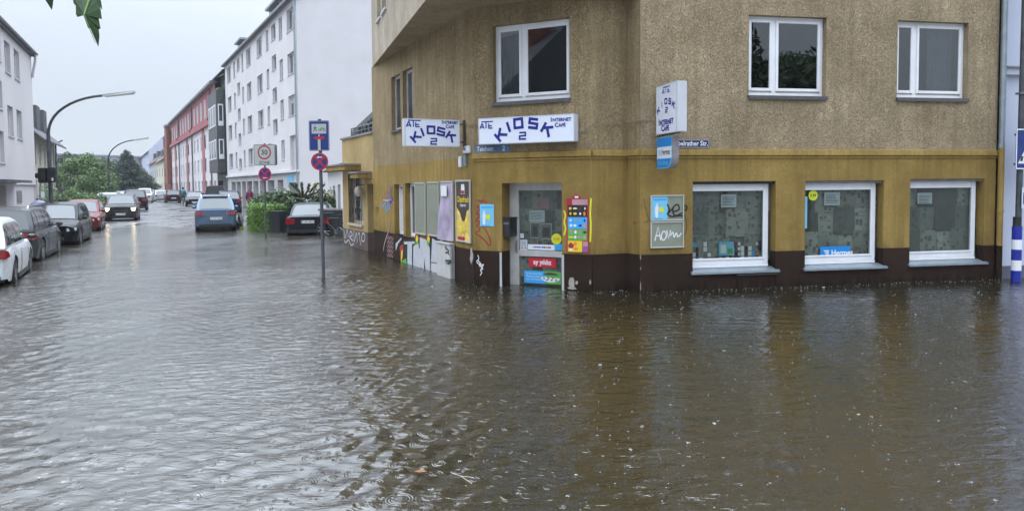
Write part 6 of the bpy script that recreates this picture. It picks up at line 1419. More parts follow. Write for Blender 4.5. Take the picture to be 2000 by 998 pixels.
car('parked_car', 'dark grey estate car with roof rails, facing away behind the white hatchback', (c_.x, c_.y, -.12), hd, (.05, .056, .062), 4.6, 1.85, 1.55, 'estate', 'K', rails='chrome', tl=None)
c_, hd = by_wheels(gnd(173, 466.5), gnd(155, 475), 1, 4.25, 1.76)
car('parked_car', 'black hatchback facing the camera with its bonnet towards the grey estate', (c_.x, c_.y, -.08), hd, (.008, .009, .014), 4.25, 1.76, 1.5, 'hatch', 'K', lightglass=True)
c_, hd = by_wheels(gnd(205, 443), gnd(192, 452), 1, 3.9, 1.66)
car('parked_car', 'small dark red car parked facing the camera behind the black hatchback', (c_.x, c_.y, -.06), hd, (.16, .02, .025), 4.0, 1.66, 1.45, 'hatch', 'K', lightglass=True)
# the oncoming one
x_, y_ = (240-1000)/CF*42.5, 42.5
car('oncoming_car', 'dark grey crossover driving towards the camera with its headlights lit and red mirrors', (x_-1.0, y_+1.9, .0), R(180-24), (.03, .03, .034), 4.16, 1.76, 1.56, 'suv', 'K OS 2406', lights='on', lightglass=True, mirror='red')
x_, y_ = (266-1000)/CF*60, 60
car('parked_car', 'black suv with red tail lights seen from behind, beyond the oncoming crossover', (x_-1.0, y_+2, gz(x_, y_)), R(-25), (.02, .022, .026), 4.5, 1.84, 1.7, 'suv', 'K', detail=1, lightglass=True)
x_, y_ = (284-1000)/CF*92, 92
car('oncoming_car', 'white suv coming down the far end of the street', (x_, y_, gz(x_, y_)), R(180-24), (.6, .62, .64), 4.6, 1.85, 1.75, 'suv', 'K', metal=0, detail=1, lightglass=True)
for px, Y, col, lab in ((213, 58, (.5, .52, .55), 'silver car roof showing just left of the black suv'), (228, 68, (.55, .56, .6), 'pale car in the far left row behind the silver one'), (196, 74, (.6, .6, .62), 'white car in the far left row near the dark bushes'), (243, 84, (.15, .18, .25), 'blue grey car in the far left row'), (205, 90, (.5, .5, .52), 'light car at the far end of the left row'), (222, 104, (.06, .06, .07), 'dark car near the far lamp in the left row'), (248, 118, (.5, .5, .55), 'pale car at the vanishing end of the left row')):
    x_ = (px-1000)/CF*Y; car('parked_car', lab, (x_, Y, gz(x_, Y)), R(-25), col, 4.3, 1.76, 1.52, 'hatch', 'K', detail=1, lightglass=True, group='cars in the far left row')
# right side
x_, y_ = (421-1000)/CF*32.3, 32.3
gf_hd = R(-22)
gcx, gcy = x_+math.sin(gf_hd)*2.1, y_+math.cos(gf_hd)*2.1
golf = car('parked_car', 'light blue compact van-like hatchback seen squarely from behind in the shallow water', (gcx, gcy, -.02), gf_hd, (.12, .18, .27), 4.2, 1.76, 1.58, 'hatch', 'K FA 7566', metal=.45, lightglass=True, rails='chrome', tl='round')
for px, Y, col, L_, W_, H_, st, hd, lab, lg in (
    (418, 39.5, (.13, .135, .14), 4.4, 1.8, 1.5, 'estate', -23, 'grey estate car directly in front of the light blue one, only its roof showing', False),
    (449, 54, (.02, .03, .06), 4.2, 1.76, 1.62, 'hatch', -23, 'dark blue hatchback with tall tail lights between the grey estate and the walker', True),
    (421, 66, (.06, .02, .03), 4.6, 1.85, 2.0, 'van', -23, 'small dark red and navy van beyond the blue cars', False),
    (381, 72, (.012, .014, .02), 4.5, 1.8, 1.45, 'sedan', 157, 'black saloon facing the camera right of the cyclist', True),
    (340, 89, (.04, .025, .025), 4.4, 1.8, 1.55, 'estate', -28, 'dark brown estate car parked left of the cyclist before the red and white building', True),
    (316, 98, (.55, .56, .58), 4.2, 1.75, 1.5, 'hatch', -28, 'white hatchback parked in the far right row', True),
    (303, 110, (.05, .05, .06), 4.2, 1.75, 1.5, 'hatch', -28, 'dark hatchback at the far end of the right row', True),
    (294, 128, (.3, .3, .32), 4.2, 1.75, 1.5, 'hatch', -28, 'grey car at the vanishing end of the right row', True)):
    x_ = (px-1000)/CF*Y; h_ = R(hd); s_ = -1 if abs(hd) > 90 else 1
    car('parked_car', lab, (x_+math.sin(h_)*s_*L_/2, Y+math.cos(h_)*s_*L_/2, gz(x_, Y)), h_, col, L_, W_, H_, st, 'K', detail=1, lightglass=lg, tl='tall' if 'tall tail' in lab else None)
x_, y_ = (600-1000)/CF*29.4, 29.4; h_ = R(-9)
car('parked_car', 'black saloon seen from behind beside the bin and the hedge', (x_+math.sin(h_)*2.27, y_+math.cos(h_)*2.27, -.12), h_, (.009, .012, .022), 4.53, 1.83, 1.38, 'sedan', 'K AN 4421', lightglass=True)
# ================================================================ PEOPLE
def skin_body(name, joints, edges, radii, mat, parent=None, sub=2):
    me = bpy.data.meshes.new(name); me.from_pydata(joints, edges, []); o = bpy.data.objects.new(name, me); COL.objects.link(o)
    sk = o.modifiers.new('skin', 'SKIN'); sk.use_smooth_shade = True
    for i, v in enumerate(me.skin_vertices[0].data): v.radius = (radii[i][0], radii[i][1]) if isinstance(radii[i], tuple) else (radii[i], radii[i])
    me.skin_vertices[0].data[0].use_root = True
    ss = o.modifiers.new('sub', 'SUBSURF'); ss.levels = ss.render_levels = sub
    dg = bpy.context.evaluated_depsgraph_get(); m2 = bpy.data.meshes.new_from_object(o.evaluated_get(dg)); o.modifiers.clear(); o.data = m2
    o.name = name; m2.name = name; m2.materials.clear(); m2.materials.append(MAT[mat])
    if parent: o.parent = parent
    return o
def person(label, loc, rz, stride=.25, coat='coat', trousers='cloth', hooded=True, legs=None, arms=None, lean=0., hip=.95):
    """local y forward (walking direction), z up; faces +y"""
    t_ = thing('person', label, 'person', (0, 0, 0))
    l = lean
    J = [(0, 0, hip), (0, l*.3, hip+.2), (0, l*.8, hip+.45), (0, l, hip+.56), (0, l+.02, hip+.64)]; E = [(0, 1), (1, 2), (2, 3), (3, 4)]; Rr = [(.15, .12), (.15, .11), (.17, .11), (.06, .06), (.05, .05)]
    A_ = arms or {1: ((.24, .02, hip+.18), (.26, .12, hip-.05), (.26, .16, hip-.14)), -1: ((-.24, .0, hip+.18), (-.27, .05, hip-.05), (-.27, .08, hip-.14))}
    L_ = legs or {1: ((.10, stride*.5, .50), (.10, stride*.75, .08), (.10, stride*.75+.16, .05)), -1: ((-.10, -stride*.2, .50), (-.10, -stride*.9, .12), (-.10, -stride*.9+.14, .05))}
    for s_ in (1, -1):
        k = len(J); J += [(s_*.10, 0, hip-.06), *L_[s_]]; E += [(0, k), (k, k+1), (k+1, k+2), (k+2, k+3)]; Rr += [.095, .062, .045, .04]
        k = len(J); J += [(s_*.19, l, hip+.50), *A_[s_]]; E += [(2, k), (k, k+1), (k+1, k+2), (k+2, k+3)]; Rr += [.065, .05, .038, .03]
    skin_body('body', J, E, Rr, trousers, t_)
    hz_ = hip+.76
    hd_ = MB(); hd_.ball((0, l+.03, hz_), .105, (.78, .95, 1.15), 14, 10); hd_.ball((0, l+.13, hz_-.01), .02, (.8, 1, 1.3), 6, 5)
    for s_ in (1, -1): hd_.ball((s_*.085, l+.03, hz_), .025, (.4, .8, 1.2), 6, 5)
    hh2 = hd_.build('head', 'skin', t_, smooth=True)
    for s_ in (1, -1): MB().ball((s_*.035, l+.118, hz_+.015), .011, (1, .6, .7), 6, 4).build('eye', 'black', hh2)
    MB().ball((0, l+.12, hz_-.055), .022, (1.2, .4, .3), 6, 4).build('mouth', 'redink', hh2)
    # a hood or hair cap
    q = MB().ball((0, l-.005, hz_+.025), .13, (.86, .95, 1.08), 14, 10); cap = q.build('hood' if hooded else 'hair', coat if hooded else 'hair', t_, smooth=True)
    # coat: flared shell over torso and arms
    q = MB(); n = 14; prof = [(hip-.22, .24, .20), (hip-.05, .21, .17), (hip+.15, .19, .15), (hip+.38, .215, .145), (hip+.52, .17, .12), (hip+.60, .08, .08)]
    q.add([(a*math.cos(6.2832*k/n), l*max(0, (z-hip)/.6)+b*math.sin(6.2832*k/n)*(1+.04*math.sin(k*3)), z+.015*math.sin(k*2.3)*(z < hip)) for z, a, b in prof for k in range(n)], [(j*n+k, j*n+(k+1) % n, (j+1)*n+(k+1) % n, (j+1)*n+k) for j in range(len(prof)-1) for k in range(n)])
    for s_ in (1, -1):
        a = A_[s_]; q.tube([(s_*.15, l, hip+.50), (s_*.2, l, hip+.48), a[0], a[1]], [.07, .078, .068, .058], 10)
    q.build('jacket', coat, t_, smooth=True)
    # hands with fingers
    for s_ in (1, -1):
        a, b = Vector(A_[s_][1]), Vector(A_[s_][2]); d = (b-a).normalized(); side = d.cross(Vector((s_, 0, 0))).normalized() if abs(d.x) < .9 else Vector((0, 0, 1))
        q = MB().ball(b+d*.03, .042, (.6, .9, 1.1), 8, 6)
        for f in range(4): p = b+d*.06+side*(-.03+.02*f); q.tube([p, p+d*(.035+.006*(1.5-abs(f-1.5))), p+d*.06+Vector((-s_*.02, 0, 0))], [.010, .009, .007], 5)
        q.tube([b+side*.035, b+side*.055+d*.03, b+side*.055+d*.055], [.011, .010, .008], 5); q.build('hand', 'skin', t_, smooth=True)
    for s_ in (1, -1):
        f = L_[s_][2]; q = MB().box((f[0], f[1]-.03, f[2]-.005), (.09, .27, .08)); q.build('shoe', 'black', t_, bevel=.025, smooth=True)
    t_.location = loc; t_.rotation_euler = (0, 0, rz)
    return t_
g = gnd(488, 411); hd = R(180-20)
pd_ = person('person in a magenta hooded raincoat and dark trousers walking towards the camera', (g.x, g.y, gz(g.x, g.y)), -hd, .30)
bm_ = Matrix.Translation((g.x, g.y, gz(g.x, g.y))) @ Matrix.Rotation(-hd, 4, 'Z')
o = MB(bm_).box((-.33, .1, .62), (.10, .26, .32)).build('bag', 'paper', None, bevel=.03); tag(o, 'pale bag carried by the walker in the magenta raincoat', 'bag')
MB(bm_).tube([(-.33, .02, .78), (-.31, .05, .88), (-.29, .10, .88), (-.33, .18, .78)], .008, 5).build('handle', 'cloth', o)
# bicycle
def bicycle(label, M_, s=1., mat='black'):
    o = thing('bicycle', label, 'bicycle', M_.translation.copy())
    def tb(pts, r, n=6): return MB(M_).tube([(p[0], p[1], p[2]) for p in pts], r, n)
    for y in (-.52, .52):
        t_ = MB(M_); n = 28; t_.tube([(0, y+.33*math.cos(6.2832*k/n), .34+.33*math.sin(6.2832*k/n)) for k in range(n+1)], .016, 6, False); w_ = t_.build('wheel', 'rubber', o, smooth=True)
        t_ = MB(M_)
        for k in range(12): t_.tube([(0, y, .34), (0, y+.32*math.cos(.5236*k), .34+.32*math.sin(.5236*k))], .003, 3)
        t_.ball((0, y, .34), .03).build('spokes', 'chrome', w_)['kind'] = 'stuff'
    q = MB(M_)
    for a, b in (((0, -.52, .34), (0, -.1, .32)), ((0, -.52, .34), (0, -.22, .82)), ((0, -.1, .32), (0, -.24, .92)), ((0, -.1, .32), (0, .38, .72)), ((0, -.22, .82), (0, .36, .84)), ((0, .52, .34), (0, .36, .90)), ((0, .36, .90), (0, .33, 1.02))): q.tube([a, b], .017, 6)
    q.build('frame', mat, o, smooth=50)
    MB(M_).tube([(-.28, .26, 1.02), (-.12, .36, 1.03), (.12, .36, 1.03), (.28, .26, 1.02)], .013, 6).build('handlebar', 'steel', o); MB(M_).box((0, -.25, .94), (.14, .26, .05)).build('saddle', 'black', o, bevel=.02)
    MB(M_).cyl((0, -.1, .32), .09, .01, 'X', 14).build('chainring', 'steel', o); MB(M_).tube([(-.06, -.1, .32), (-.08, -.1, .16), (-.16, -.1, .16)], .01, 5).tube([(.06, -.1, .32), (.08, -.1, .48), (.16, -.1, .48)], .01, 5).build('pedal_crank', 'steel', o)
    return o
g = gnd(358, 401.5); zc = gz(g.x, g.y); m_ = Matrix.Translation((g.x, g.y, zc)) @ Matrix.Rotation(R(27), 4, 'Z')
bicycle('bicycle ridden away from the camera down the street', m_)
p_ = person('person cycling away down the street in dark clothes', (0, 0, 0), 0, coat='cloth', hooded=False, hip=1.0, lean=.30,
       legs={1: ((.13, .22, .72), (.13, .02, .40), (.13, .14, .36)), -1: ((-.13, .26, .88), (-.13, .06, .50), (-.13, .18, .50))}, arms={1: ((.27, .42, 1.28), (.27, .40, 1.12), (.27, .36, 1.05)), -1: ((-.27, .42, 1.28), (-.27, .40, 1.12), (-.27, .36, 1.05))})
p_.location = m_ @ Vector((0, -.24, -.03)); p_.rotation_euler = (0, 0, R(27))
bm2 = m_ @ Matrix.Translation((0, -.24, -.03))
o = MB(bm2).ball((0, -.02, 1.34), .21, (1.05, .62, 1.3), 14, 10).build('backpack', 'teal', None, smooth=True); tag(o, 'round teal backpack on the back of the cyclist', 'backpack')
MB(bm2).tube([(-.12, .0, 1.55), (-.13, .2, 1.60), (-.14, .3, 1.4)], .02, 5).tube([(.12, .0, 1.55), (.13, .2, 1.60), (.14, .3, 1.4)], .02, 5).build('strap', 'black', o)
# umbrella walker on the left behind the estate
g = atY(77, 402, 30.)
pu = person('person half hidden behind the cars under a lilac umbrella', (g.x-.1, 30.1, -.35), R(150), .1, coat='coat', hooded=False)
um = thing('umbrella', 'lilac and pink umbrella held above the cars by the left white house', 'umbrella', (g.x-.05, 30., .7))
q = MB(); cx, cy, cz_ = g.x-.02, 30., 1.22; n = 16
q.add([(cx, cy, cz_+.26)]+[(cx+r_*math.cos(6.2832*k/n), cy+r_*math.sin(6.2832*k/n), cz_+z_) for r_, z_ in ((.15, .21), (.27, .12), (.36, -.02)) for k in range(n)], [(0, 1+k, 1+(k+1) % n) for k in range(n)]+[(1+j*n+k, 1+(j+1)*n+k, 1+(j+1)*n+(k+1) % n, 1+j*n+(k+1) % n) for j in range(2) for k in range(n)])
MAT['umb'] = solid('lilac_umbrella_cloth', (.42, .40, .62), .6, var=.3, vscale=3); q.build('canopy', 'umb', um, smooth=True); MB().tube([(cx, cy, cz_+.3), (cx, cy, .55)], .012, 6).build('shaft', 'steel', um)
def X_(px, Y): return (px-1000)/CF*Y
# bin, tipped board, wheelie bins
g = gnd(537, 453); o = thing('wheelie_bin', 'dark wheelie bin between the hedge and the black saloon', 'bin', (g.x, g.y, -.1)); m_ = sign_frame(g.x+.05, g.y+.3, R(-10))
MB(m_).add([(-.23, .26, -.1), (.23, .26, -.1), (.23, -.26, -.1), (-.23, -.26, -.1), (-.27, .32, .82), (.27, .32, .82), (.27, -.32, .82), (-.27, -.32, .82)], [(0, 3, 2, 1), (4, 5, 6, 7), (0, 1, 5, 4), (1, 2, 6, 5), (2, 3, 7, 6), (3, 0, 4, 7)]).build('bin_body', 'bin', o, bevel=.03)
MB(m_).bb(-.29, .29, -.34, .36, .82, .88).build('lid', 'bin', o, bevel=.02); MB(m_).tube([(-.25, -.37, .80), (.25, -.37, .80)], .015).build('handle', 'black', o)
g = Vector((X_(662, 29.5), 29.5, 0)); o = thing('wheelie_bin', 'dark container with a pale lid behind the bicycle beside the low wing', 'bin', (g.x, g.y, -.1)); m_ = sign_frame(g.x-.2, g.y+.6, R(-5))
MB(m_).bb(-.65, .65, -.5, .3, -.1, .95).build('bin_body', 'bin', o, bevel=.03); MB(m_).bb(-.70, .70, -.55, .35, .95, 1.03).build('lid', 'leadgrey', o, bevel=.02)
g = Vector((X_(652, 28.), 28., 0)); bicycle('bicycle leaning beside the black saloon with its front wheel turned to the camera', Matrix.Translation((g.x, g.y, -.1)) @ Matrix.Rotation(R(62), 4, 'Z'))
g = gnd(468, 446); o = thing('tipped_board', 'black tipped folding sign board lying by the light blue car', 'board', (g.x, g.y, 0)); m_ = sign_frame(g.x, g.y, R(-30))
MB(m_).add([(-.45, -.1, -.02), (.35, .1, -.02), (.42, .2, .12), (-.05, -.3, .62), (-.4, -.3, .66), (-.5, -.5, .0)], [(0, 1, 2, 3, 4), (0, 4, 5), (4, 3, 2, 5), (0, 5, 2, 1)]).build('panel', 'bin', o); MB(m_).box((-.22, -.02, .34), (.24, .02, .16), ry=.3, rx=-.4).build('print', 'whiteink', o); MB(m_).box((.3, .12, .04), (.25, .05, .08)).build('foot', 'lime', o)
# ================================================================ PLANTS
def leaf_cloud(blobs, n, size, seed, squash=.7, droop=0.):
    """many small leaf faces spread over the shells of overlapping ellipsoid clumps"""
    q = np.random.default_rng(seed); B = np.array([(b[0], b[1], b[2], b[3], b[4], b[5]) for b in blobs]); wts = (B[:, 3]*B[:, 4]*B[:, 5])**.66; wts /= wts.sum()
    i = q.choice(len(B), n, p=wts); d = q.normal(size=(n, 3)); d /= np.linalg.norm(d, axis=1)[:, None]
    rad = q.random(n)**.35*(1+.18*q.normal(size=n)*.6); P = B[i, :3]+d*B[i, 3:]*rad[:, None]
    a = q.normal(size=(n, 3)); a[:, 2] -= droop; a /= np.linalg.norm(a, axis=1)[:, None]; b = np.cross(a, q.normal(size=(n, 3))); b /= np.linalg.norm(b, axis=1)[:, None]
    s = size*(.6+.8*q.random(n))[:, None]
    V = np.stack([P-a*s, P-b*s*squash*.5, P+a*s, P+b*s*squash*.5], 1).reshape(-1, 3)
    return V
def cloud_mesh(name, V, mat, parent):
    loc = np.array(rootloc(parent)[:]) if parent else 0
    V = (V-loc).astype(np.float32); n = len(V)//4
    me = bpy.data.meshes.new(name); me.vertices.add(len(V)); me.vertices.foreach_set('co', V.ravel())
    me.loops.add(n*4); me.loops.foreach_set('vertex_index', np.arange(n*4, dtype=np.int32)); me.polygons.add(n)
    me.polygons.foreach_set('loop_start', np.arange(0, n*4, 4, dtype=np.int32)); me.polygons.foreach_set('loop_total', np.full(n, 4, dtype=np.int32)); me.update(calc_edges=True)
    me.materials.append(MAT[mat]); o = bpy.data.objects.new(name, me); COL.objects.link(o)
    if parent: o.parent = parent
    return o
def tree(name, label, x, y, h, w, mat, seed, n=5000, size=.22, trunk_h=.3, group=None, loose=.5, cat='tree'):
    q = random.Random(seed); z0 = gz(x, y)-.1; o = thing(name, label, cat, (x, y, z0), group)
    tr = MB().tube([(x, y, z0), (x+.1, y, z0+h*trunk_h), (x-.05*h*.2, y+.1, z0+h*.7)], [.035*h*.6, .028*h*.6, .008*h], 8); blobs = []
    for k in range(int(9+6*loose)):
        a = q.random()*6.283; zf = trunk_h+(1-trunk_h)*q.random()**.8; rr = w/2*math.sqrt(max(.05, 1-(zf-.55)**2*3.2))*q.uniform(.3, .85)
        p = (x+rr*math.cos(a), y+rr*math.sin(a), z0+h*min(zf, .93)); s_ = w*q.uniform(.12, .24)
        blobs.append((*p, s_, s_, s_*q.uniform(.6, .95))); tr.tube([(x, y, z0+h*trunk_h*q.uniform(.8, 1.3)), ((x+p[0])/2, (y+p[1])/2, (z0+h*trunk_h+p[2])/2+.2), p], [.02*h*.4, .012*h*.4, .006*h*.3], 5)
    tr.build('trunk', 'bark', o, smooth=True)
    cloud_mesh('crown', leaf_cloud(blobs, n, size, seed), mat, o); return o
def conifer(label, x, y, h, w, seed, n=6000, size=.3, group=None):
    z0 = gz(x, y); o = thing('conifer_tree', label, 'tree', (x, y, z0), group); tr = MB().tube([(x, y, z0), (x, y, z0+h*.97)], [.02*h, .004*h], 8); q = random.Random(seed); bl = []
    for k in range(34):
        f = .12+.86*k/33; rr = w/2*(1-f)**.75; a = k*2.4; p = (x+rr*.7*math.cos(a), y+rr*.7*math.sin(a), z0+h*f-.2); bl.append((*p, rr*.55+.25, rr*.55+.25, .35)); tr.tube([(x, y, z0+h*f), p], [.06, .02], 4)
    tr.build('trunk', 'bark', o); cloud_mesh('crown', leaf_cloud(bl, n, size, seed, .5, .6), 'leaf_conifer', o); return o
def bush(name, label, x, y, z, rx, ry, rz_, mat, seed, n=2500, size=.09, cat='shrub', group=None, nb=7):
    q = random.Random(seed); o = thing(name, label, cat, (x, y, z), group)
    bl = [(x+q.uniform(-.6, .6)*rx, y+q.uniform(-.6, .6)*ry, z+rz_*q.uniform(.25, 1.3), rx*q.uniform(.3, .55), ry*q.uniform(.3, .55), rz_*q.uniform(.35, .6)) for _ in range(nb)]
    st = MB(); [st.tube([(x, y, z), (b[0], b[1], b[2])], [.03, .01], 5) for b in bl]; st.build('stems', 'bark', o)
    cloud_mesh('foliage', leaf_cloud(bl, n, size, seed), mat, o); return o
def X(px, Y): return (px-1000)/CF*Y
GT = 'trees closing the left side of the street'
tree('broadleaf_tree', 'bright green loose tree left of centre in the tree group', X(133, 78), 78, 4.9, 6.2, 'leaf_mid', 11, 13000, .12, .1, GT)
tree('broadleaf_tree', 'tallest pale green tree with wispy top shoots', X(152, 72), 72, 5.1, 5.2, 'leaf_light', 12, 13000, .11, .1, GT)
tree('broadleaf_tree', 'mid green tree behind the pale one', X(172, 85), 85, 4.7, 6.2, 'leaf_mid', 13, 11000, .13, .08, GT)
tree('broadleaf_tree', 'low light green tree at the right of the near group', X(183, 66), 66, 3.5, 4.2, 'leaf_light', 14, 9000, .10, .05, GT)
tree('broadleaf_tree', 'dark tree at the back between near group and second lamp', X(196, 120), 120, 5.6, 11, 'leaf_dark', 15, 11000, .2, .1, GT)
tree('broadleaf_tree', 'olive brown topped tree just right of the second lamp', X(224, 125), 125, 6.2, 9.5, 'leaf_olive', 16, 10000, .2, .15, GT)
tree('broadleaf_tree', 'broad dark tree under the conifer', X(232, 118), 118, 4.6, 9.5, 'leaf_dark', 17, 9000, .2, .05, GT)
conifer('tall dark conifer right of the second street lamp', X(250, 112), 112, 7.6, 6.6, 18, 13000, .18, GT)
conifer('lower dark conifer beside the tall one near the houses', X(265, 120), 120, 6.2, 5.6, 19, 9000, .18, GT)
tree('broadleaf_tree', 'dark low tree closing the gap left of the row houses', X(262, 135), 135, 4.6, 8, 'leaf_dark', 20, 8000, .2, .05, GT)
q_ = tree('broadleaf_tree', 'dark tree against the cream house with thin top branches', X(118, 92), 92, 5.9, 5, 'leaf_dark', 21, 8000, .15, .1, GT)
bush('round_bush', 'dense round dark green bush behind the parked cars', X(138, 44), 44, 0, 1.5, 1.3, .95, 'leaf_mid', 31, 5000, .07)
bush('garden_bush', 'yellow green feathery bush left of the round bush', X(115, 47), 47, 0, 1.3, 1.2, 1.3, 'leaf_light', 32, 4000, .07)
bush('garden_bush', 'low light bush right of the round bush', X(163, 48), 48, 0, 1.6, 1.3, 1.0, 'leaf_light', 33, 4000, .07)
bush('garden_bush', 'dark bush beside the white house corner', X(84, 40), 40, 0, 1.0, 1.0, .9, 'leaf_mid', 34, 2500, .07)
bush('garden_bush', 'bright green bush at the end of the garden row', X(182, 52), 52, 0, 1.5, 1.3, 1.0, 'leaf_mid', 35, 4000, .07)
bush('garden_bush', 'low green bush under the lamp', X(104, 36), 36, 0, .9, .8, .6, 'leaf_mid', 36, 2500, .06)
o = MB().bb(X(116, 34), X(170, 34), 34, 34.3, -.1, .62).build('garden_wall', 'stone', None); tag(o, 'low pale garden wall in front of the round bush', 'wall')
o = MB().bb(X(112, 40), X(122, 40), 40, 40.5, 0, 1.35).build('dark_planter', 'bin', None, bevel=.03); tag(o, 'dark box standing before the yellow green bush', 'box')
o = thing('garden_arch', 'small pale garden arch by the corner of the left white house', 'arch', (X(84, 42), 42, 0))
MB().tube([(X(79, 42), 42, 0), (X(79, 42), 42, 1.9), (X(81, 42), 42, 2.35), (X(84.5, 42), 42, 2.5), (X(88, 42), 42, 2.35), (X(90, 42), 42, 1.9), (X(90, 42), 42, 0)], .05, 6).build('hoop', 'steel', o); MB().bb(X(80, 42), X(89, 42), 42, 42.06, .7, 1.75).build('gate_panel', 'wsill', o)
# hedge, shrubs, flowering bush and monkey-puzzle on the right of the street
g0_, g1_ = gnd(503, 447), gnd(560, 441)
hd_ = thing('clipped_hedge', 'bright green clipped hedge behind the thin sign post', 'hedge', ((g0_.x+g1_.x)/2, 33, -.05))
qq = np.random.default_rng(5); n = 9000
def hedge_box(x0, y0, x1, y1, wd, z0, z1, n):
    t_ = qq.random(n); s_ = (qq.random(n)-.5); z = z0+(z1-z0)*qq.random(n)
    face = qq.integers(0, 3, n); s_ = np.where(face == 0, np.sign(s_)*.5, s_); z = np.where(face == 1, z1, z)
    d = np.array([x1-x0, y1-y0]); L_ = np.hypot(*d); e = d/L_; nn = np.array([-e[1], e[0]])
    P = np.stack([x0+d[0]*t_+nn[0]*s_*wd, y0+d[1]*t_+nn[1]*s_*wd, z], 1)+qq.normal(size=(n, 3))*.05
    a = qq.normal(size=(n, 3)); a /= np.linalg.norm(a, axis=1)[:, None]; b = np.cross(a, qq.normal(size=(n, 3))); b /= np.linalg.norm(b, axis=1)[:, None]; s = .04
    return np.stack([P-a*s, P-b*s*.6, P+a*s, P+b*s*.6], 1).reshape(-1, 3)
hx0, hy0 = X(507, 33.5), 33.5
cloud_mesh('foliage', np.concatenate([hedge_box(X(507, 33), 33, X(505, 39.5), 39.5, .9, -.1, 1.02, 12000), hedge_box(X(505, 33.4), 33.4, X(549, 33.2), 33.2, 1.0, -.1, 1.02, 15000)]), 'leaf_hedge', hd_)
MB().bb(X(506, 33.6), X(546, 33.6), 33.1, 33.7, -.1, .92).build('branches', 'bark', hd_)
bush('garden_shrub', 'loose green shrub rising behind the hedge', X(536, 38), 38, 0, 1.6, 1.2, 1.15, 'leaf_mid', 41, 6000, .10)
bush('garden_shrub', 'darker shrub between the hedge and the flowering bush', X(562, 34.5), 34.5, 0, 1.0, .9, .9, 'leaf_dark', 42, 3500, .08)
rb2 = bush('rose_bush', 'flowering bush with pale yellow blossom behind the black saloon', X(612, 35), 35, 0, 1.9, 1.0, 1.02, 'leaf_mid', 43, 7000, .09, nb=10)
bl = [(X(612+dx, 34.6), 34.6, z, .28, .2, .18) for dx, z in ((-15, 1.75), (-2, 1.95), (8, 1.85), (15, 2.05), (22, 1.4), (-22, 1.5), (30, 1.55), (4, 1.5))]
cloud_mesh('blossom', leaf_cloud(bl, 230, .06, 9, 1.2), 'flower', rb2)
mp = thing('monkey_puzzle_tree', 'spiky dark green branches of a monkey puzzle tree above the black saloon', 'tree', (X(590, 37), 37, 0))
base = Vector((X(594, 37), 37, 0)); MB().tube([base, base+Vector((0, 0, 1.3))], [.12, .09], 8).build('trunk', 'bark', mp)
br_px = [((590, 385), (575, 378), (564, 362)), ((590, 385), (583, 372), (566, 358)), ((592, 384), (590, 370), (589, 357)), ((594, 384), (602, 372), (604, 360)), ((594, 385), (612, 377), (615, 358)), ((596, 386), (620, 376), (634, 360)), ((592, 386), (580, 384), (568, 378)), ((596, 387), (616, 384), (630, 374)), ((588, 380), (578, 368), (580, 361)), ((605, 376), (611, 368), (622, 358)), ((590, 392), (576, 390), (570, 385))]
q = MB(); sp_l = MB()
for br_ in br_px:
    pts = [atY(x, y, 34.0+.3*((k*7+x) % 3)) for k, (x, y) in enumerate(br_)]; q.tube(pts, [.045, .04, .02], 6)
    for a, b in zip(pts[:-1], pts[1:]):
        for k in range(9):
            p = a.lerp(b, k/9)
            for j in range(5):
                an = j*1.257+k; d = Vector((math.cos(an), math.sin(an)*.7, math.sin(an)*.8+.2)).normalized()*.085; e = (b-a).normalized()*.05; sp_l.add([p-e, p+d+e, p+e], [(0, 1, 2)])
q.build('branches', 'greenleafdry', mp); sp_l.build('leaf_spines', 'greenleafdry', mp)['kind'] = 'stuff'
# leaves hanging into the top left corner, close to the camera
def near_leaf(label, pts_px, Y, seed):
    P = [atY(x, y, Y) for x, y in pts_px]; c_ = sum(P, Vector())/len(P); n_ = len(P); q = MB()
    c2 = c_+Vector((0, -.012, 0)); q.add([c2]+P, [(0, 1+k, 1+(k+1) % n_) for k in range(n_)])
    q.add([c2+Vector((0, .0006, 0))]+[p+Vector((0, .0006, 0)) for p in P], [(0, 1+(k+1) % n_, 1+k) for k in range(n_)])
    o = q.build('maple_leaf', 'leaf_near'); tag(o, label, 'leaf', 'leaves hanging in front of the sky'); return o, c2, P
def lz(x, y): return (x/3.3275, y/3.3275)
o, c2, P = near_leaf('largest toothed green leaf hanging into the picture at top left', [lz(*p) for p in ((470, -20), (478, 25), (492, 30), (493, 95), (503, 113), (540, 97), (552, 130), (572, 185), (592, 186), (612, 222), (625, 240), (638, 305), (645, 235), (640, 192), (652, 188), (645, 150), (640, 122), (661, 126), (652, 60), (640, 30), (632, 0), (600, -40), (520, -60))], .9, 1)
MB().tube([P[11].lerp(c2, .1)+Vector((0, -.003, 0)), c2+Vector((0, -.001, 0)), P[-2]+Vector((0, -.002, 0))], [.0003, .0008, .0012], 5).build('midrib', 'leaf_hedge', o)
near_leaf('narrow leaf tip at the very top left, left of the large leaf', [lz(*p) for p in ((300, -30), (308, 5), (322, 35), (336, 67), (342, 30), (346, -5), (340, -40))], .92, 2)
near_leaf('dark thin leaf edge at the top, right of the large leaf', [lz(*p) for p in ((628, -30), (640, 2), (655, 30), (662, 60), (663, 66), (657, 20), (645, -30))], .91, 3)
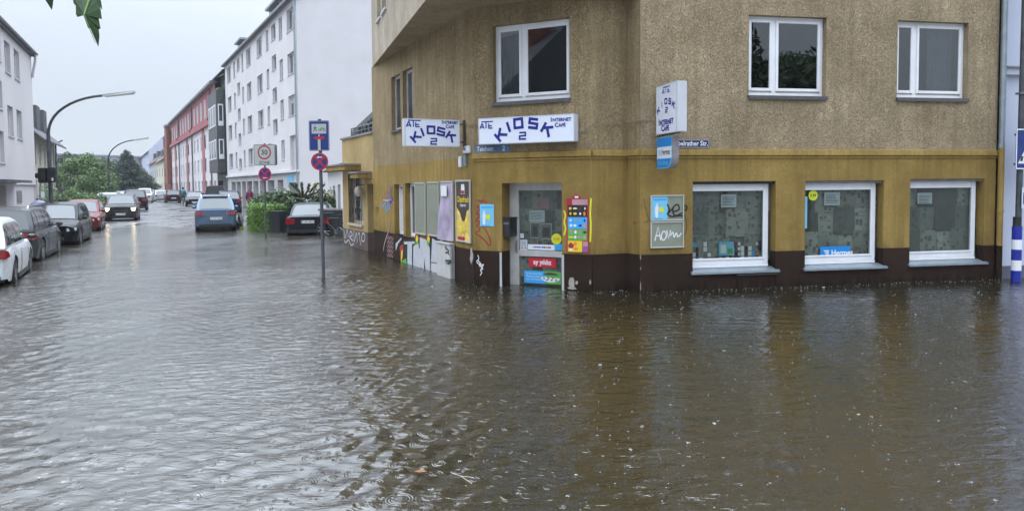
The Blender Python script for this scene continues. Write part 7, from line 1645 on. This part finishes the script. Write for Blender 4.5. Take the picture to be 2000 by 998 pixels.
# things on the camera side of the junction that show in the panes: a gabled house and two trees
oh = thing('opposite_house', 'gabled house across the junction behind the viewer', 'house', (-25, -4, -.3))
MB().bb(-31, -20, -10, 1, -.3, 6).build('wall', 'palewall', oh); MB().add([(-31.4, 1.4, 5.9), (-19.6, 1.4, 5.9), (-19.6, -4.5, 11), (-31.4, -4.5, 11), (-31.4, -10.4, 5.9), (-19.6, -10.4, 5.9)], [(0, 1, 2, 3), (3, 2, 5, 4), (0, 3, 4), (1, 5, 2)]).build('roof', 'roofslate', oh); MB().bb(-22, -20.8, -4, -2.8, 9, 12.4).build('chimney', 'brickwall', oh)
tree('broadleaf_tree', 'leafy street tree behind the viewer to the right', 17.5, -3.5, 9.5, 8.5, 'leaf_dark', 51, 5000, .25, .3)
tree('broadleaf_tree', 'second street tree behind the viewer further right', 28, -9, 9.5, 8, 'leaf_mid', 52, 5000, .25, .3)
# ================================================================ RAIN ON THE WATER
MAT['splash'] = solid('water_splash', (.42, .43, .43), .12, spec=.8)
q = random.Random(12); sp_m = MB()
for k in range(3600):
    y = 4.2+11*q.random()**1.1; x = q.uniform(-.70, .72)*y
    if x < -.1*y and q.random() < .8: continue
    if x > 2.2 and y > 13+.2*x: continue
    s_ = q.uniform(.2, 1.)**1.6*(.0052+.0006*y)*.9
    kind = q.random()
    if kind < .10:
        s_ *= q.uniform(1.2, 2.); nn = q.randint(3, 8); a0 = q.random()*6
        for j in range(nn): a = a0+j*6.28/nn*q.uniform(.8, 1.2); rr = q.uniform(.6, 1.3); sp_m.ball((x+s_*rr*math.cos(a), y+s_*rr*math.sin(a), s_*q.uniform(.1, .9)), s_*q.uniform(.15, .5), (q.uniform(.8, 1.6), 1, q.uniform(.5, 1.1)), 5, 4)
    elif kind < .35: sp_m.tube([(x, y, -.004), (x+s_*q.uniform(-.4, .4), y, s_*q.uniform(.8, 2.2))], [s_*.5, s_*.1], 5)
    else: sp_m.ball((x, y, s_*.2), s_*.6, (q.uniform(.9, 2.6), q.uniform(.6, 1.4), q.uniform(.3, .7)), 6, 4)
# splashing along the foot of the walls
for F_, n_ in ((F5, 170), (F3, 22), (F2, 36)):
    for k in range(n_):
        p = F_.pt(q.random()*F_.L, 0, q.uniform(.03, .28)); s_ = q.uniform(.003, .012); sp_m.ball((p.x, p.y, q.uniform(0, .02)), s_*.6, (1.2, 1, .8), 5, 3)
o = sp_m.build('rain_splashes', 'splash', None, smooth=True, ident=True); o['kind'] = 'stuff'
o = thing('floating_twig', 'thin pale twig floating in the foreground water', 'twig', tuple(gnd(905, 930)))
MB().tube([gnd(880, 922, .005), gnd(900, 929, .008), gnd(922, 944, .004)], .002, 5).tube([gnd(900, 929, .008), gnd(925, 932, .01)], .002, 4).build('stem', 'stone', o)
g = gnd(820, 921, .004); o = MB().add([(g.x-.04, g.y, .008), (g.x, g.y-.03, .012), (g.x+.05, g.y, .008), (g.x+.01, g.y+.03, .014)], [(0, 1, 2, 3)]).build('floating_leaf', 'orange', None); MAT['deadleaf'] = solid('dead_leaf', (.22, .10, .035), .6); o.data.materials[0] = MAT['deadleaf']; tag(o, 'small brown leaf floating in the foreground', 'leaf')
# ================================================================ HAZE
hz = MB().bb(-260, 110, -60, 420, -2.2, 30).build('haze', 'dark', None, ident=True); hz['kind'] = 'stuff'
m = bpy.data.materials.new('haze_air'); m.use_nodes = True; t = m.node_tree; t.nodes.remove(t.nodes['Principled BSDF'])
vv = N(t, 'ShaderNodeVolumePrincipled'); vv.inputs['Color'].default_value = (.86, .90, .96, 1); vv.inputs['Density'].default_value = .00035; vv.inputs['Anisotropy'].default_value = .2
t.links.new(vv.outputs[0], t.nodes['Material Output'].inputs['Volume']); hz.data.materials[0] = m
for o in list(S.objects):      # tidy: nothing selected, mesh data names follow their objects
    if o.type == 'MESH' and o.data.users == 1: o.data.name = o.name.split('.')[0]
    if o.name.split('.')[0] in ('lettering', 'small_lettering', 'graffiti', 'bracket', 'symbol_row', 'black_tags', 'white_scrawl', 'black_scrawl', 'pictogram') and not o.get('kind'): o['kind'] = 'stuff'
